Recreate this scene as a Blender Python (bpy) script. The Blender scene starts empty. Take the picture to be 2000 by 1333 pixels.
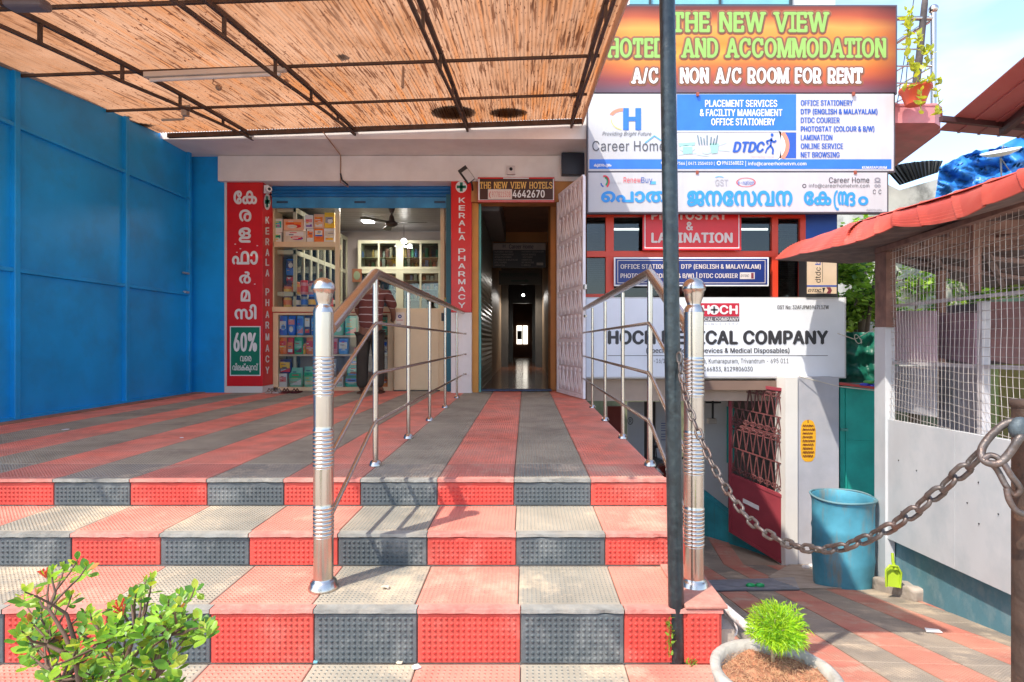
import bpy, bmesh, math, random
import numpy as np
from mathutils import Vector, Matrix, noise
from mathutils.geometry import delaunay_2d_cdt
random.seed(7)
SC = bpy.context.scene
COL = SC.collection
R = math.radians
# ---------------------------------------------------------------- camera
F = 1100.0; CX = 1027.0; CY = 667.0; CZ = 1.26
cam = bpy.data.objects.new("camera", bpy.data.cameras.new("camera"))
COL.objects.link(cam); SC.camera = cam
cam.location = (0, 0, CZ); cam.rotation_euler = (R(90), 0, 0)
cam.data.sensor_width = 36; cam.data.lens = F / 2000 * 36
cam.data.shift_x = -27 / 2000; cam.data.clip_start = 0.05; cam.data.clip_end = 2000
# ---------------------------------------------------------------- sky, sun, exposure
w = bpy.data.worlds.new("World"); SC.world = w; w.use_nodes = True
nt = w.node_tree; nt.nodes.clear()
out = nt.nodes.new("ShaderNodeOutputWorld"); bg = nt.nodes.new("ShaderNodeBackground")
sky = nt.nodes.new("ShaderNodeTexSky"); sky.sky_type = 'NISHITA'; sky.sun_disc = False
SUN_EL = 55; SUN_AZ = 226
sky.sun_elevation = R(SUN_EL); sky.sun_rotation = R(SUN_AZ); sky.dust_density = 1.0; sky.ozone_density = 1.4; sky.air_density = 1.0
tc = nt.nodes.new("ShaderNodeTexCoord"); mp = nt.nodes.new("ShaderNodeMapping")
mp.inputs['Scale'].default_value = (1.5, 1.5, 4.5)
nz = nt.nodes.new("ShaderNodeTexNoise"); nz.inputs['Scale'].default_value = 2.2; nz.inputs['Detail'].default_value = 7
cr = nt.nodes.new("ShaderNodeValToRGB"); cr.color_ramp.elements[0].position = .54; cr.color_ramp.elements[1].position = .85
mx = nt.nodes.new("ShaderNodeMixRGB"); mx.inputs[2].default_value = (3.3, 3.5, 3.8, 1)
mu = nt.nodes.new("ShaderNodeMath"); mu.operation = 'MULTIPLY_ADD'; mu.inputs[1].default_value = .62; mu.inputs[2].default_value = .04
L = nt.links.new
L(tc.outputs['Generated'], mp.inputs[0]); L(mp.outputs[0], nz.inputs[0]); L(nz.outputs['Fac'], cr.inputs[0])
L(cr.outputs[0], mu.inputs[0]); L(mu.outputs[0], mx.inputs[0]); L(sky.outputs[0], mx.inputs[1])
L(mx.outputs[0], bg.inputs[0]); bg.inputs[1].default_value = 0.15; L(bg.outputs[0], out.inputs[0])
sun = bpy.data.objects.new("sun", bpy.data.lights.new("sun", 'SUN')); COL.objects.link(sun)
sun.data.energy = 2.0; sun.data.angle = R(.6); sun.data.color = (1, .93, .81)
el = R(SUN_EL); az = R(46)
sd = Vector((math.sin(az) * math.cos(el), math.cos(az) * math.cos(el), -math.sin(el)))
sun.rotation_euler = sd.to_track_quat('-Z', 'Y').to_euler(); sun.location = (-6, -6, 9)
SC.view_settings.view_transform = 'Standard'; SC.view_settings.look = 'None'
SC.view_settings.exposure = 1.62; SC.view_settings.gamma = 1; SC.view_settings.use_curve_mapping = False
SC.cycles.max_bounces = 8; SC.cycles.transparent_max_bounces = 12; SC.cycles.use_denoising = True

# ---------------------------------------------------------------- materials
MC = {}
def M(name, col, rough=.6, metal=0., var=.12, scale=4., bump=0., bscale=40., dirt=0., dcol=(.25, .2, .15), dscale=2.5,
      emit=0, alpha=None, coat=0, streak=0., spec=None):
    if name in MC: return MC[name]
    m = bpy.data.materials.new(name); m.use_nodes = True; MC[name] = m
    t = m.node_tree; n = t.nodes; b = n['Principled BSDF']; l = t.links.new
    col = tuple(col) + (1,)
    tc = n.new("ShaderNodeTexCoord")
    geo = n.new("ShaderNodeNewGeometry")
    src = geo.outputs['Position']
    cur = None
    if var > 0:
        nz = n.new("ShaderNodeTexNoise"); nz.inputs['Scale'].default_value = scale; nz.inputs['Detail'].default_value = 6
        l(src, nz.inputs['Vector'])
        mr = n.new("ShaderNodeMapRange"); mr.inputs[1].default_value = .3; mr.inputs[2].default_value = .7
        mr.inputs[3].default_value = 1 - var; mr.inputs[4].default_value = 1 + var
        l(nz.outputs['Fac'], mr.inputs[0])
        mm = n.new("ShaderNodeVectorMath"); mm.operation = 'SCALE'; mm.inputs[0].default_value = col[:3]
        l(mr.outputs[0], mm.inputs['Scale']); cur = mm.outputs[0]
    if dirt > 0:
        d = n.new("ShaderNodeTexNoise"); d.inputs['Scale'].default_value = dscale; d.inputs['Detail'].default_value = 9; d.inputs['Roughness'].default_value = .68
        if streak:
            mp = n.new("ShaderNodeMapping"); mp.inputs['Scale'].default_value = (streak, streak, .35); l(src, mp.inputs[0]); l(mp.outputs[0], d.inputs['Vector'])
        else: l(src, d.inputs['Vector'])
        r = n.new("ShaderNodeMapRange"); r.inputs[1].default_value = .48; r.inputs[2].default_value = .72; r.inputs[3].default_value = 0; r.inputs[4].default_value = dirt
        l(d.outputs['Fac'], r.inputs[0])
        x = n.new("ShaderNodeMixRGB"); l(r.outputs[0], x.inputs[0]); x.inputs[2].default_value = tuple(dcol) + (1,)
        if cur is None: x.inputs[1].default_value = col
        else: l(cur, x.inputs[1])
        cur = x.outputs[0]
    if cur is None: b.inputs['Base Color'].default_value = col
    else: l(cur, b.inputs['Base Color'])
    b.inputs['Roughness'].default_value = rough; b.inputs['Metallic'].default_value = metal
    if spec is not None: b.inputs['Specular IOR Level'].default_value = spec
    if coat: b.inputs['Coat Weight'].default_value = coat
    if emit: b.inputs['Emission Color'].default_value = col; b.inputs['Emission Strength'].default_value = emit
    if bump:
        z = n.new("ShaderNodeTexNoise"); z.inputs['Scale'].default_value = bscale; z.inputs['Detail'].default_value = 5; l(src, z.inputs['Vector'])
        bm = n.new("ShaderNodeBump"); bm.inputs['Strength'].default_value = bump; bm.inputs['Distance'].default_value = .01
        l(z.outputs['Fac'], bm.inputs['Height']); l(bm.outputs[0], b.inputs['Normal'])
    return m
def glass(name, tint=(.9, .95, .95), alpha=.12, rough=.03):
    if name in MC: return MC[name]
    m = bpy.data.materials.new(name); m.use_nodes = True; MC[name] = m
    t = m.node_tree; n = t.nodes; n.clear(); l = t.links.new
    o = n.new("ShaderNodeOutputMaterial"); tr = n.new("ShaderNodeBsdfTransparent"); gl = n.new("ShaderNodeBsdfGlossy")
    tr.inputs[0].default_value = tuple(tint) + (1,); gl.inputs['Roughness'].default_value = rough
    mx = n.new("ShaderNodeMixShader"); fr = n.new("ShaderNodeFresnel"); fr.inputs[0].default_value = 1.5
    ad = n.new("ShaderNodeMath"); ad.operation = 'ADD'; ad.inputs[1].default_value = alpha - .04; ad.use_clamp = True
    l(fr.outputs[0], ad.inputs[0]); l(ad.outputs[0], mx.inputs[0]); l(tr.outputs[0], mx.inputs[1]); l(gl.outputs[0], mx.inputs[2]); l(mx.outputs[0], o.inputs[0])
    return m
def flat(name, col, rough=.45, **k): return M(name, col, rough, var=.06, scale=6, **k)

# ---------------------------------------------------------------- geometry helpers
class MB:
    def __init__(s): s.v = []; s.f = []; s.sm = []
    def add(s, vs, fs, smooth=False):
        o = len(s.v); s.v += [tuple(v) for v in vs]; s.f += [tuple(i + o for i in f) for f in fs]; s.sm += [smooth] * len(fs); return s
    def box(s, x0, x1, y0, y1, z0, z1, b=0.):
        if x0 > x1: x0, x1 = x1, x0
        if y0 > y1: y0, y1 = y1, y0
        if z0 > z1: z0, z1 = z1, z0
        if b <= 0:
            v = [(x, y, z) for x in (x0, x1) for y in (y0, y1) for z in (z0, z1)]
            return s.add(v, [(0, 1, 3, 2), (4, 6, 7, 5), (0, 4, 5, 1), (2, 3, 7, 6), (0, 2, 6, 4), (1, 5, 7, 3)])
        bm = bmesh.new()
        vs = [bm.verts.new((x, y, z)) for x in (x0, x1) for y in (y0, y1) for z in (z0, z1)]
        for q in [(0, 1, 3, 2), (4, 6, 7, 5), (0, 4, 5, 1), (2, 3, 7, 6), (0, 2, 6, 4), (1, 5, 7, 3)]: bm.faces.new([vs[i] for i in q])
        bmesh.ops.bevel(bm, geom=bm.edges[:], offset=b, segments=2, affect='EDGES', profile=.5)
        bm.verts.index_update()
        s.add([v.co[:] for v in bm.verts], [[v.index for v in f.verts] for f in bm.faces]); bm.free(); return s
    def quad(s, a, b, c, d): return s.add([a, b, c, d], [(0, 1, 2, 3)])
    def beam(s, a, b, w, h, up=(0, 0, 1)):
        a = Vector(a); b = Vector(b); d = (b - a).normalized(); u = Vector(up)
        r = d.cross(u); r = r.normalized() if r.length > 1e-5 else Vector((1, 0, 0)); u = r.cross(d).normalized()
        v = []
        for p in (a, b):
            for i, j in ((-1, -1), (1, -1), (1, 1), (-1, 1)): v.append(p + r * (i * w / 2) + u * (j * h / 2))
        return s.add(v, [(0, 1, 2, 3), (7, 6, 5, 4), (0, 4, 5, 1), (1, 5, 6, 2), (2, 6, 7, 3), (3, 7, 4, 0)])
    def tube(s, pts, r, n=10, cap=True, smooth=True):
        pts = [Vector(p) for p in pts]; rr = r if isinstance(r, (list, tuple)) else [r] * len(pts)
        rings = []; prev = None
        for i, p in enumerate(pts):
            if i == 0: d = pts[1] - p
            elif i == len(pts) - 1: d = p - pts[i - 1]
            else: d = (pts[i + 1] - p).normalized() + (p - pts[i - 1]).normalized()
            if d.length < 1e-9: d = Vector((0, 0, 1))
            d.normalize()
            if prev is None:
                a = Vector((0, 0, 1)) if abs(d.z) < .9 else Vector((1, 0, 0)); u = d.cross(a).normalized()
            else: u = (prev - d * prev.dot(d)).normalized()
            prev = u; v = d.cross(u)
            k = 1
            if 0 < i < len(pts) - 1:
                c = max(.5, abs(d.dot((p - pts[i - 1]).normalized()))); k = 1
            rings.append([p + (u * math.cos(2 * math.pi * j / n) + v * math.sin(2 * math.pi * j / n)) * rr[i] * k for j in range(n)])
        vs = [q for ring in rings for q in ring]; fs = []
        for i in range(len(pts) - 1):
            for j in range(n):
                k = (j + 1) % n; fs.append((i * n + j, i * n + k, (i + 1) * n + k, (i + 1) * n + j))
        s.add(vs, fs, smooth)
        if cap:
            s.add(rings[0], [tuple(range(n))[::-1]]); s.add(rings[-1], [tuple(range(n))])
        return s
    def lathe(s, prof, c, n=24, smooth=True, ax=None):
        c = Vector(c); vs = []; fs = []
        for r, z in prof:
            for j in range(n):
                a = 2 * math.pi * j / n; vs.append(c + Vector((r * math.cos(a), r * math.sin(a), z)))
        for i in range(len(prof) - 1):
            for j in range(n):
                k = (j + 1) % n; fs.append((i * n + j, i * n + k, (i + 1) * n + k, (i + 1) * n + j))
        s.add(vs, fs, smooth)
        if prof[0][0] > 1e-4: s.add(vs[:n], [tuple(range(n))[::-1]])
        if prof[-1][0] > 1e-4: s.add(vs[-n:], [tuple(range(n))])
        return s
    def prism(s, poly, off):
        """poly: list of 3-D points, off: vector of thickness"""
        n = len(poly); off = Vector(off); a = [Vector(p) for p in poly]; b = [p + off for p in a]
        s.add(a + b, [tuple(range(n)), tuple(range(2 * n - 1, n - 1, -1))] + [(i, i + n, (i + 1) % n + n, (i + 1) % n) for i in range(n)])
        return s
    def sphere(s, c, r, n=14, m=9, sq=(1, 1, 1)):
        prof = [(r * math.sin(math.pi * i / m), -r * math.cos(math.pi * i / m)) for i in range(m + 1)]
        prof[0] = (1e-5, -r); prof[-1] = (1e-5, r)
        k = len(s.v); s.lathe(prof, (0, 0, 0), n)
        for i in range(k, len(s.v)): v = s.v[i]; s.v[i] = (v[0] * sq[0] + c[0], v[1] * sq[1] + c[1], v[2] * sq[2] + c[2])
        return s
WL = {}
def link(name, me, mat, parent=None, origin=None):
    o = bpy.data.objects.new(name, me); COL.objects.link(o)
    if mat is not None and not me.materials: me.materials.append(mat)
    if parent is not None: o.parent = parent
    return o
def build(name, mb, mat, parent=None, origin=None):
    """world-space MB -> one mesh object; origin = where the object's own zero is"""
    if parent is not None: org = WL.get(parent.name, Vector((0, 0, 0)))
    elif origin is not None: org = Vector(origin)
    else: org = Vector((0, 0, 0))
    me = bpy.data.meshes.new(name)
    me.from_pydata([(v[0] - org.x, v[1] - org.y, v[2] - org.z) for v in mb.v], [], mb.f)
    if any(mb.sm): me.polygons.foreach_set("use_smooth", mb.sm)
    me.update()
    o = link(name, me, mat, parent)
    if parent is None: o.location = org
    WL[o.name] = org
    return o
def thing(name, label, cat, loc, group=None):
    o = bpy.data.objects.new(name, None); COL.objects.link(o); o.empty_display_size = .1
    o.location = loc; WL[o.name] = Vector(loc); o['label'] = label; o['category'] = cat
    if group: o['group'] = group
    return o
def tag(o, label, cat, group=None):
    o['label'] = label; o['category'] = cat
    if group: o['group'] = group
    return o
def struct(name, mb, mat):
    o = build(name, mb, mat); o['kind'] = 'structure'; return o
def W(px, py, Y): return Vector(((px - CX) * Y / F, Y, CZ - (py - CY) * Y / F))
def X_(px, Y): return (px - CX) * Y / F
def Z_(py, Y): return CZ - (py - CY) * Y / F
def ray(px, py, P, N):
    d = Vector(((px - CX) / F, 1, -(py - CY) / F)); C = Vector((0, 0, CZ)); P = Vector(P); N = Vector(N)
    t = (P - C).dot(N) / d.dot(N); return C + d * t
def RG(px, py): return ray(px, py, (0, 0, .35), (0, .272, 1))       # the ramp's plane
def boxpx(mb, x0, y0, x1, y1, Y, d, b=0): return mb.box(X_(x0, Y), X_(x1, Y), Y, Y + d, Z_(y0, Y), Z_(y1, Y), b)
# ---------------------------------------------------------------- lettering
TC = {}
FONT = None
try:
    import os
    FONT = bpy.data.fonts.load(os.path.join(bpy.utils.resource_path('LOCAL'), 'datafiles', 'fonts', 'Inter.woff2'))   # Blender's own interface font
except Exception: FONT = None
def glyphs(s, bold=0.):
    k = (s, bold)
    if k in TC: return TC[k]
    cu = bpy.data.curves.new("t", 'FONT'); cu.body = s; cu.size = 1; cu.space_character = 1.04; cu.resolution_u = 3; cu.offset = bold; cu.fill_mode = 'NONE'
    if FONT and all(ord(c_) < 256 for c_ in s): cu.font = FONT
    o = bpy.data.objects.new("t", cu); COL.objects.link(o)
    dg = bpy.context.evaluated_depsgraph_get(); me = bpy.data.meshes.new_from_object(o.evaluated_get(dg))
    vv = [Vector((p.co.x, p.co.y)) for p in me.vertices]; ee = [tuple(e.vertices) for e in me.edges]
    v, f = [], []
    if vv:      # triangulate the outlines and keep what lies inside by winding number
        r_ = delaunay_2d_cdt(vv, ee, [], 0, 1e-6); cv, cf = r_[0], r_[2]; used = {}
        P_ = np.array([v_[:] for v_ in vv]); E_ = np.array(ee); A, B = P_[E_[:, 0]], P_[E_[:, 1]]; dy_ = B[:, 1] - A[:, 1]; dy_[dy_ == 0] = 1e-12
        C_ = np.array([v_[:] for v_ in cv])[np.array(cf)].mean(1)
        cross = ((A[None, :, 1] <= C_[:, None, 1]) != (B[None, :, 1] <= C_[:, None, 1])) & (A[:, 0] + (C_[:, None, 1] - A[:, 1]) / dy_ * (B[:, 0] - A[:, 0]) > C_[:, None, 0])
        WN_ = (cross * np.sign(dy_)).sum(1)
        for t_, wn in zip(cf, WN_):
            if abs(wn) > .5: f.append(tuple(used.setdefault(i, len(used)) for i in t_))
        v = [None] * len(used)
        for i, k_ in used.items(): v[k_] = (cv[i].x, cv[i].y)
    bpy.data.objects.remove(o); bpy.data.curves.remove(cu); bpy.data.meshes.remove(me)
    TC[k] = (v, f); return TC[k]
SER = {'H': [(0, 0), (1, 0), (0, 1), (1, 1)], 'N': [(0, 0), (0, 1), (1, 1)], 'E': [(0, 0), (0, 1)], 'T': [(.5, 0)], 'V': [(0, 1), (1, 1)], 'W': [(0, 1), (1, 1)],
       'I': [(.5, 0), (.5, 1)], 'L': [(0, 0), (0, 1)], 'A': [(0, 0), (1, 0)], 'D': [(0, 0), (0, 1)], 'M': [(0, 0), (1, 0), (0, 1), (1, 1)], 'R': [(0, 0), (0, 1), (1, 0)], 'F': [(0, 0), (0, 1)], 'S': [], 'O': [], 'C': []}
def serif_text(s, bold=.02):
    """slab-serif capitals: returns verts, faces in unit-height space"""
    V = []; Fc = []; x = 0
    def rect(a, b, c, d):
        o = len(V); q = .03 + .012 * (len(V) // 4 % 3); V.extend([(a, b, q), (c, b, q), (c, d, q), (a, d, q)]); Fc.append((o, o + 1, o + 2, o + 3))
    for ch in s:
        inn = .06 if ch in 'HNM' else .115
        if ch == ' ': x += .42; continue
        v, f = glyphs(ch, bold)
        if not v: x += .3; continue
        x0 = min(p[0] for p in v); x1 = max(p[0] for p in v); y0 = min(p[1] for p in v); y1 = max(p[1] for p in v)
        wd = (x1 - x0) / .73
        if ch in 'I': wd = .2
        H = y1 - y0; yb = y0 if ch not in ',' else y0
        if ch not in '/&,': yb = y0
        o = len(V)
        for p in v: V.append((x + (p[0] - x0) / (x1 - x0) * wd, (p[1] - yb) / H if ch != '/' else (p[1] - y0) / H))
        for q in f: Fc.append(tuple(i + o for i in q))
        for a, b in SER.get(ch, []):
            st = .11 if ch not in 'AVWM' else .05
            cx = x + (a * (wd - 2 * st) + st if ch not in 'IT' else wd / 2)
            hw = .165 if ch in 'IT' else .115
            xa, xb = (cx - hw, cx + hw) if ch in 'IT' or a == .5 else (cx - hw, cx + inn) if a == 0 else (cx - inn, cx + hw)
            if b == 0: rect(xa, 0, xb, .1)
            else: rect(xa, .9, xb, 1)
        if ch in 'ELF': rect(x + wd - .07, .85 if ch != 'L' else 0, x + wd, 1 if ch != 'L' else .3); 
        if ch in 'EF': rect(x + wd - .07, .72, x + wd, 1)
        if ch == 'E': rect(x + wd - .05, 0, x + wd + .02, .3)
        if ch == 'T': rect(x, .7, x + .07, 1); rect(x + wd - .07, .7, x + wd, 1)
        if ch == 'C': rect(x + wd - .1, .66, x + wd - .02, .98)
        x += wd + .14
    return V, Fc
class Sign:
    """flat printed board; everything is given in photograph pixels and projected on the board's own plane"""
    def __init__(s, root, P, N):
        s.root = root; s.line_ = 0; s.P = Vector(P); s.N = Vector(N).normalized(); s.b = {}; s.lay = 0
    def mb(s, part, mat, lay):
        k = (part, mat.name, lay if part != 'lettering' else s.line_)
        if k not in s.b: s.b[k] = (MB(), mat)
        return s.b[k][0]
    def pt(s, px, py, lay): return ray(px, py, s.P + s.N * (.0018 * lay), s.N)
    def over(s, v, f, x0, y0, x1, y1, mat, b, lay, part, shear=0):
        # thicken by overprinting: the same outline printed again a little to each side, each 0.1 mm further out
        k = max(0, b) * (y1 - y0)
        offs = ((0, 0),) if k <= .08 else ((k, 0), (-k, 0), (0, k * .7), (0, -k * .7), (0, 0)) if k > .45 else ((k, 0), (-k, 0), (0, 0))
        for i, (dx, dy) in enumerate(offs): s.raw(v, f, x0 + dx + k, y0 + dy + k * .7, x1 + dx - k, y1 + dy - k * .7, mat, lay + i * .09, part, shear)
    def raw(s, V, Fc, x0, y0, x1, y1, mat, lay, part, shear=0):
        if not V: return
        a = min(p[0] for p in V); b = max(p[0] for p in V); c = min(p[1] for p in V); d = max(p[1] for p in V)
        vs = []
        for p in V:
            u = (p[0] - a) / (b - a); t = (p[1] - c) / (d - c)
            vs.append(s.pt(x0 + u * (x1 - x0) + shear * (t - .5) * (y1 - y0), y1 - t * (y1 - y0), lay + (p[2] if len(p) > 2 else 0)))
        s.mb(part, mat, lay).add(vs, Fc)
    def text(s, st, x0, y0, x1, y1, mat, bold=.02, lay=3, shear=0, part='lettering'):
        s.line_ += 1
        if any(ord(c_) > 0xD00 for c_ in st):        # Malayalam: thicken by overprinting, the outlines are too curly to offset
            v, f = glyphs(st, 0.); b = bold * (y1 - y0) * 1.1
            for i, (dx, dy) in enumerate(((0, 0), (b, 0), (-b, 0), (0, b), (0, -b), (b * .7, b * .7), (-b * .7, -b * .7))):
                s.raw(v, f, x0 + dx + b, y0 + dy + b, x1 + dx - b, y1 + dy - b, mat, lay + i * .06, part)
            return
        v, f = glyphs(st, 0.); s.over(v, f, x0, y0, x1, y1, mat, bold * 1.25, lay, part, shear)
    def serif(s, st, x0, y0, x1, y1, mat, bold=.02, lay=3, part='lettering', dx=0, dy=0):
        s.line_ += 1; v, f = serif_text(st, 0.); s.over(v, f, x0 + dx, y0 + dy, x1 + dx, y1 + dy, mat, bold * 1.9, lay, part)
    def rect(s, x0, y0, x1, y1, mat, lay=1, part='print'):
        s.mb(part, mat, lay).quad(s.pt(x0, y1, lay), s.pt(x1, y1, lay), s.pt(x1, y0, lay), s.pt(x0, y0, lay))
    def poly(s, pts, mat, lay=2, part='print'):
        s.mb(part, mat, lay).add([s.pt(x, y, lay) for x, y in pts], [tuple(range(len(pts)))[::-1]])
    def oval(s, cx, cy, rx, ry, mat, lay=2, part='print', n=28, inner=None):
        if inner is None: s.poly([(cx + rx * math.cos(2 * math.pi * i / n), cy + ry * math.sin(2 * math.pi * i / n)) for i in range(n)], mat, lay, part)
        else: s.arc(cx, cy, rx, ry, rx * inner, ry * inner, 0, 360, mat, lay, part)
    def arc(s, cx, cy, rx, ry, ix, iy, a0, a1, mat, lay=2, part='print', n=24):
        for i in range(n):
            a = R(a0 + (a1 - a0) * i / n); b = R(a0 + (a1 - a0) * (i + 1) / n)
            s.poly([(cx + rx * math.cos(a), cy - ry * math.sin(a)), (cx + rx * math.cos(b), cy - ry * math.sin(b)), (cx + ix * math.cos(b), cy - iy * math.sin(b)), (cx + ix * math.cos(a), cy - iy * math.sin(a))], mat, lay, part)
    def line(s, pts, wd, mat, lay=2, part='print'):
        for (a, b), (c, d) in zip(pts[:-1], pts[1:]):
            L_ = math.hypot(c - a, d - b) or 1; nx = -(d - b) / L_ * wd / 2; ny = (c - a) / L_ * wd / 2
            s.poly([(a + nx, b + ny), (c + nx, d + ny), (c - nx, d - ny), (a - nx, b - ny)], mat, lay, part)
    def frame(s, x0, y0, x1, y1, wd, mat, lay=2, part='print'):
        for q in ((x0, y0, x1, y0 + wd), (x0, y1 - wd, x1, y1), (x0, y0 + wd, x0 + wd, y1 - wd), (x1 - wd, y0 + wd, x1, y1 - wd)): s.rect(*q, mat, lay, part)
    def done(s):
        for (part, _, lay), (mb, mat) in s.b.items(): build(part, mb, mat, s.root)
def front_board(name, label, x0, y0, x1, y1, Y, d, mat, cat='sign', group=None, rim=None, b=.004):
    r = thing(name, label, cat, W((x0 + x1) / 2, y1, Y), group)
    mb = MB(); boxpx(mb, x0, y0, x1, y1, Y, d, b); build('panel', mb, mat, r)
    if rim is not None:
        m2 = MB(); t = .018
        X0, X1, Z0, Z1 = X_(x0, Y), X_(x1, Y), Z_(y1, Y), Z_(y0, Y)
        m2.box(X0 - t, X1 + t, Y + .004, Y + d + .01, Z1, Z1 + t); m2.box(X0 - t, X1 + t, Y + .004, Y + d + .01, Z0 - t, Z0)
        m2.box(X0 - t, X0, Y + .004, Y + d + .01, Z0, Z1); m2.box(X1, X1 + t, Y + .004, Y + d + .01, Z0, Z1)
        build('frame', m2, rim, r)
    return Sign(r, (0, Y, 0), (0, -1, 0))
# ================================================================ common materials
STEEL = M('stainless steel', (.56, .50, .44), .25, 1, var=.05, scale=9, bump=.02, bscale=60)
BLACKP = M('black pole paint', (.012, .02, .024), .28, 0, var=.4, scale=18, dirt=.3, dcol=(.09, .12, .12), dscale=30, bump=.25, bscale=70)
RUST = M('rusty dark steel', (.07, .042, .03), .75, .3, var=.4, scale=14, dirt=.6, dcol=(.2, .085, .04), dscale=9, bump=.4, bscale=60)
CONC = M('worn concrete', (.33, .28, .23), .9, var=.22, scale=7, dirt=.4, dcol=(.16, .13, .1), dscale=14, bump=.5, bscale=45)
BLUE = M('blue gate paint', (.006, .33, .78), .42, var=.14, scale=1.6, dirt=.5, dcol=(.02, .2, .42), dscale=1.7, bump=.35, bscale=1.3)
BLUE_SH = M('blue shutter paint', (.008, .16, .42), .4, var=.15, scale=5, dirt=.3, dcol=(.02, .09, .22), dscale=6)
BLUE_LT = M('faded blue shutter paint', (.03, .25, .5), .45, var=.2, scale=5, dirt=.35, dcol=(.05, .35, .5), dscale=5)
PLAST = M('cream pink plaster', (.86, .79, .74), .85, var=.06, scale=2.5, dirt=.22, dcol=(.55, .42, .36), dscale=2.2, bump=.12, bscale=25)
WHITEW = M('white wall paint', (.72, .69, .65), .8, var=.06, scale=3, dirt=.2, dcol=(.5, .45, .4), dscale=3, bump=.1, bscale=25)
CREAM = M('cream laminate', (.74, .56, .34), .5, var=.05, scale=6)
CREAM2 = M('pale cabinet frame', (.56, .54, .38), .5, var=.05, scale=6)
REDS = flat('red sign vinyl', (.66, .008, .012), .35)
WHITEP = flat('white print', (.8, .78, .76), .45)
GREENP = flat('green print', (.0, .18, .1), .45)
BLACK = flat('black print', (.02, .02, .022), .5)
TEAL = M('teal paint', (.02, .40, .33), .5, var=.18, scale=3, dirt=.3, dcol=(.02, .16, .16), dscale=4, bump=.1, bscale=20)
def tile_mat(name, paint, dust, amt, wear=(.5, .45, .4)):
    m = bpy.data.materials.new(name); m.use_nodes = True; MC[name] = m
    t = m.node_tree; n = t.nodes; b = n['Principled BSDF']; l = t.links.new
    geo = n.new("ShaderNodeNewGeometry"); tc = n.new("ShaderNodeTexCoord"); sx = n.new("ShaderNodeSeparateXYZ"); l(tc.outputs['Object'], sx.inputs[0])
    low = n.new("ShaderNodeMapRange"); low.inputs[1].default_value = .0005; low.inputs[2].default_value = .0028; low.inputs[3].default_value = 1; low.inputs[4].default_value = .12
    l(sx.outputs['Z'], low.inputs[0])
    nz = n.new("ShaderNodeTexNoise"); nz.inputs['Scale'].default_value = 1.7; nz.inputs['Detail'].default_value = 8; nz.inputs['Roughness'].default_value = .6; l(geo.outputs['Position'], nz.inputs['Vector'])
    r = n.new("ShaderNodeMapRange"); r.inputs[1].default_value = .36; r.inputs[2].default_value = .62; r.inputs[3].default_value = amt * .4; r.inputs[4].default_value = amt
    l(nz.outputs['Fac'], r.inputs[0])
    mu = n.new("ShaderNodeMath"); mu.operation = 'MULTIPLY'; l(low.outputs[0], mu.inputs[0]); l(r.outputs[0], mu.inputs[1])
    n2 = n.new("ShaderNodeTexNoise"); n2.inputs['Scale'].default_value = 5; n2.inputs['Detail'].default_value = 7; l(geo.outputs['Position'], n2.inputs['Vector'])
    r2 = n.new("ShaderNodeMapRange"); r2.inputs[1].default_value = .3; r2.inputs[2].default_value = .7; r2.inputs[3].default_value = .62; r2.inputs[4].default_value = 1.2; l(n2.outputs['Fac'], r2.inputs[0])
    sc = n.new("ShaderNodeVectorMath"); sc.operation = 'SCALE'; sc.inputs[0].default_value = paint; l(r2.outputs[0], sc.inputs['Scale'])
    x = n.new("ShaderNodeMixRGB"); l(mu.outputs[0], x.inputs[0]); l(sc.outputs[0], x.inputs[1]); x.inputs[2].default_value = tuple(dust) + (1,)
    n3 = n.new("ShaderNodeTexNoise"); n3.inputs['Scale'].default_value = 2.6; n3.inputs['Detail'].default_value = 10; n3.inputs['Roughness'].default_value = .72; l(geo.outputs['Position'], n3.inputs['Vector'])
    r3 = n.new("ShaderNodeMapRange"); r3.inputs[1].default_value = .52; r3.inputs[2].default_value = .64; r3.inputs[3].default_value = 0; r3.inputs[4].default_value = amt * .95; l(n3.outputs['Fac'], r3.inputs[0])
    y = n.new("ShaderNodeMixRGB"); l(r3.outputs[0], y.inputs[0]); l(x.outputs[0], y.inputs[1]); y.inputs[2].default_value = tuple(wear) + (1,)
    l(y.outputs[0], b.inputs['Base Color']); b.inputs['Roughness'].default_value = .72
    bu = n.new("ShaderNodeTexNoise"); bu.inputs['Scale'].default_value = 90; l(geo.outputs['Position'], bu.inputs['Vector'])
    bm = n.new("ShaderNodeBump"); bm.inputs['Strength'].default_value = .25; bm.inputs['Distance'].default_value = .004; l(bu.outputs['Fac'], bm.inputs['Height']); l(bm.outputs[0], b.inputs['Normal'])
    return m
RISER = [tile_mat('riser paint black', (.045, .058, .064), (.16, .17, .17), .55, (.26, .26, .24)), tile_mat('riser paint red', (.56, .03, .022), (.58, .12, .08), .6, (.52, .17, .13))]
TREAD = [tile_mat('tread paint grey', (.13, .14, .13), (.47, .40, .30), .85, (.58, .46, .32)), tile_mat('tread paint red', (.56, .13, .095), (.62, .30, .22), .75, (.56, .36, .26))]
PLAT = [tile_mat('platform paint grey', (.24, .215, .155), (.50, .43, .31), .8, (.24, .2, .15)), tile_mat('platform paint red', (.78, .17, .10), (.78, .38, .28), .7, (.5, .2, .14))]
RAMPM = [tile_mat('ramp paint grey', (.12, .11, .1), (.36, .29, .22), .9, (.46, .36, .26)), tile_mat('ramp paint red', (.44, .10, .075), (.50, .25, .17), .85, (.46, .34, .25))]
GRAVEL = M('ground surface', (.24, .19, .15), .95, var=.2, scale=2, dirt=.3, bump=.4, bscale=30)
JOINT = M('joint mortar', (.42, .36, .29), .95, var=.2, scale=12, bump=.3, bscale=60)

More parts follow.
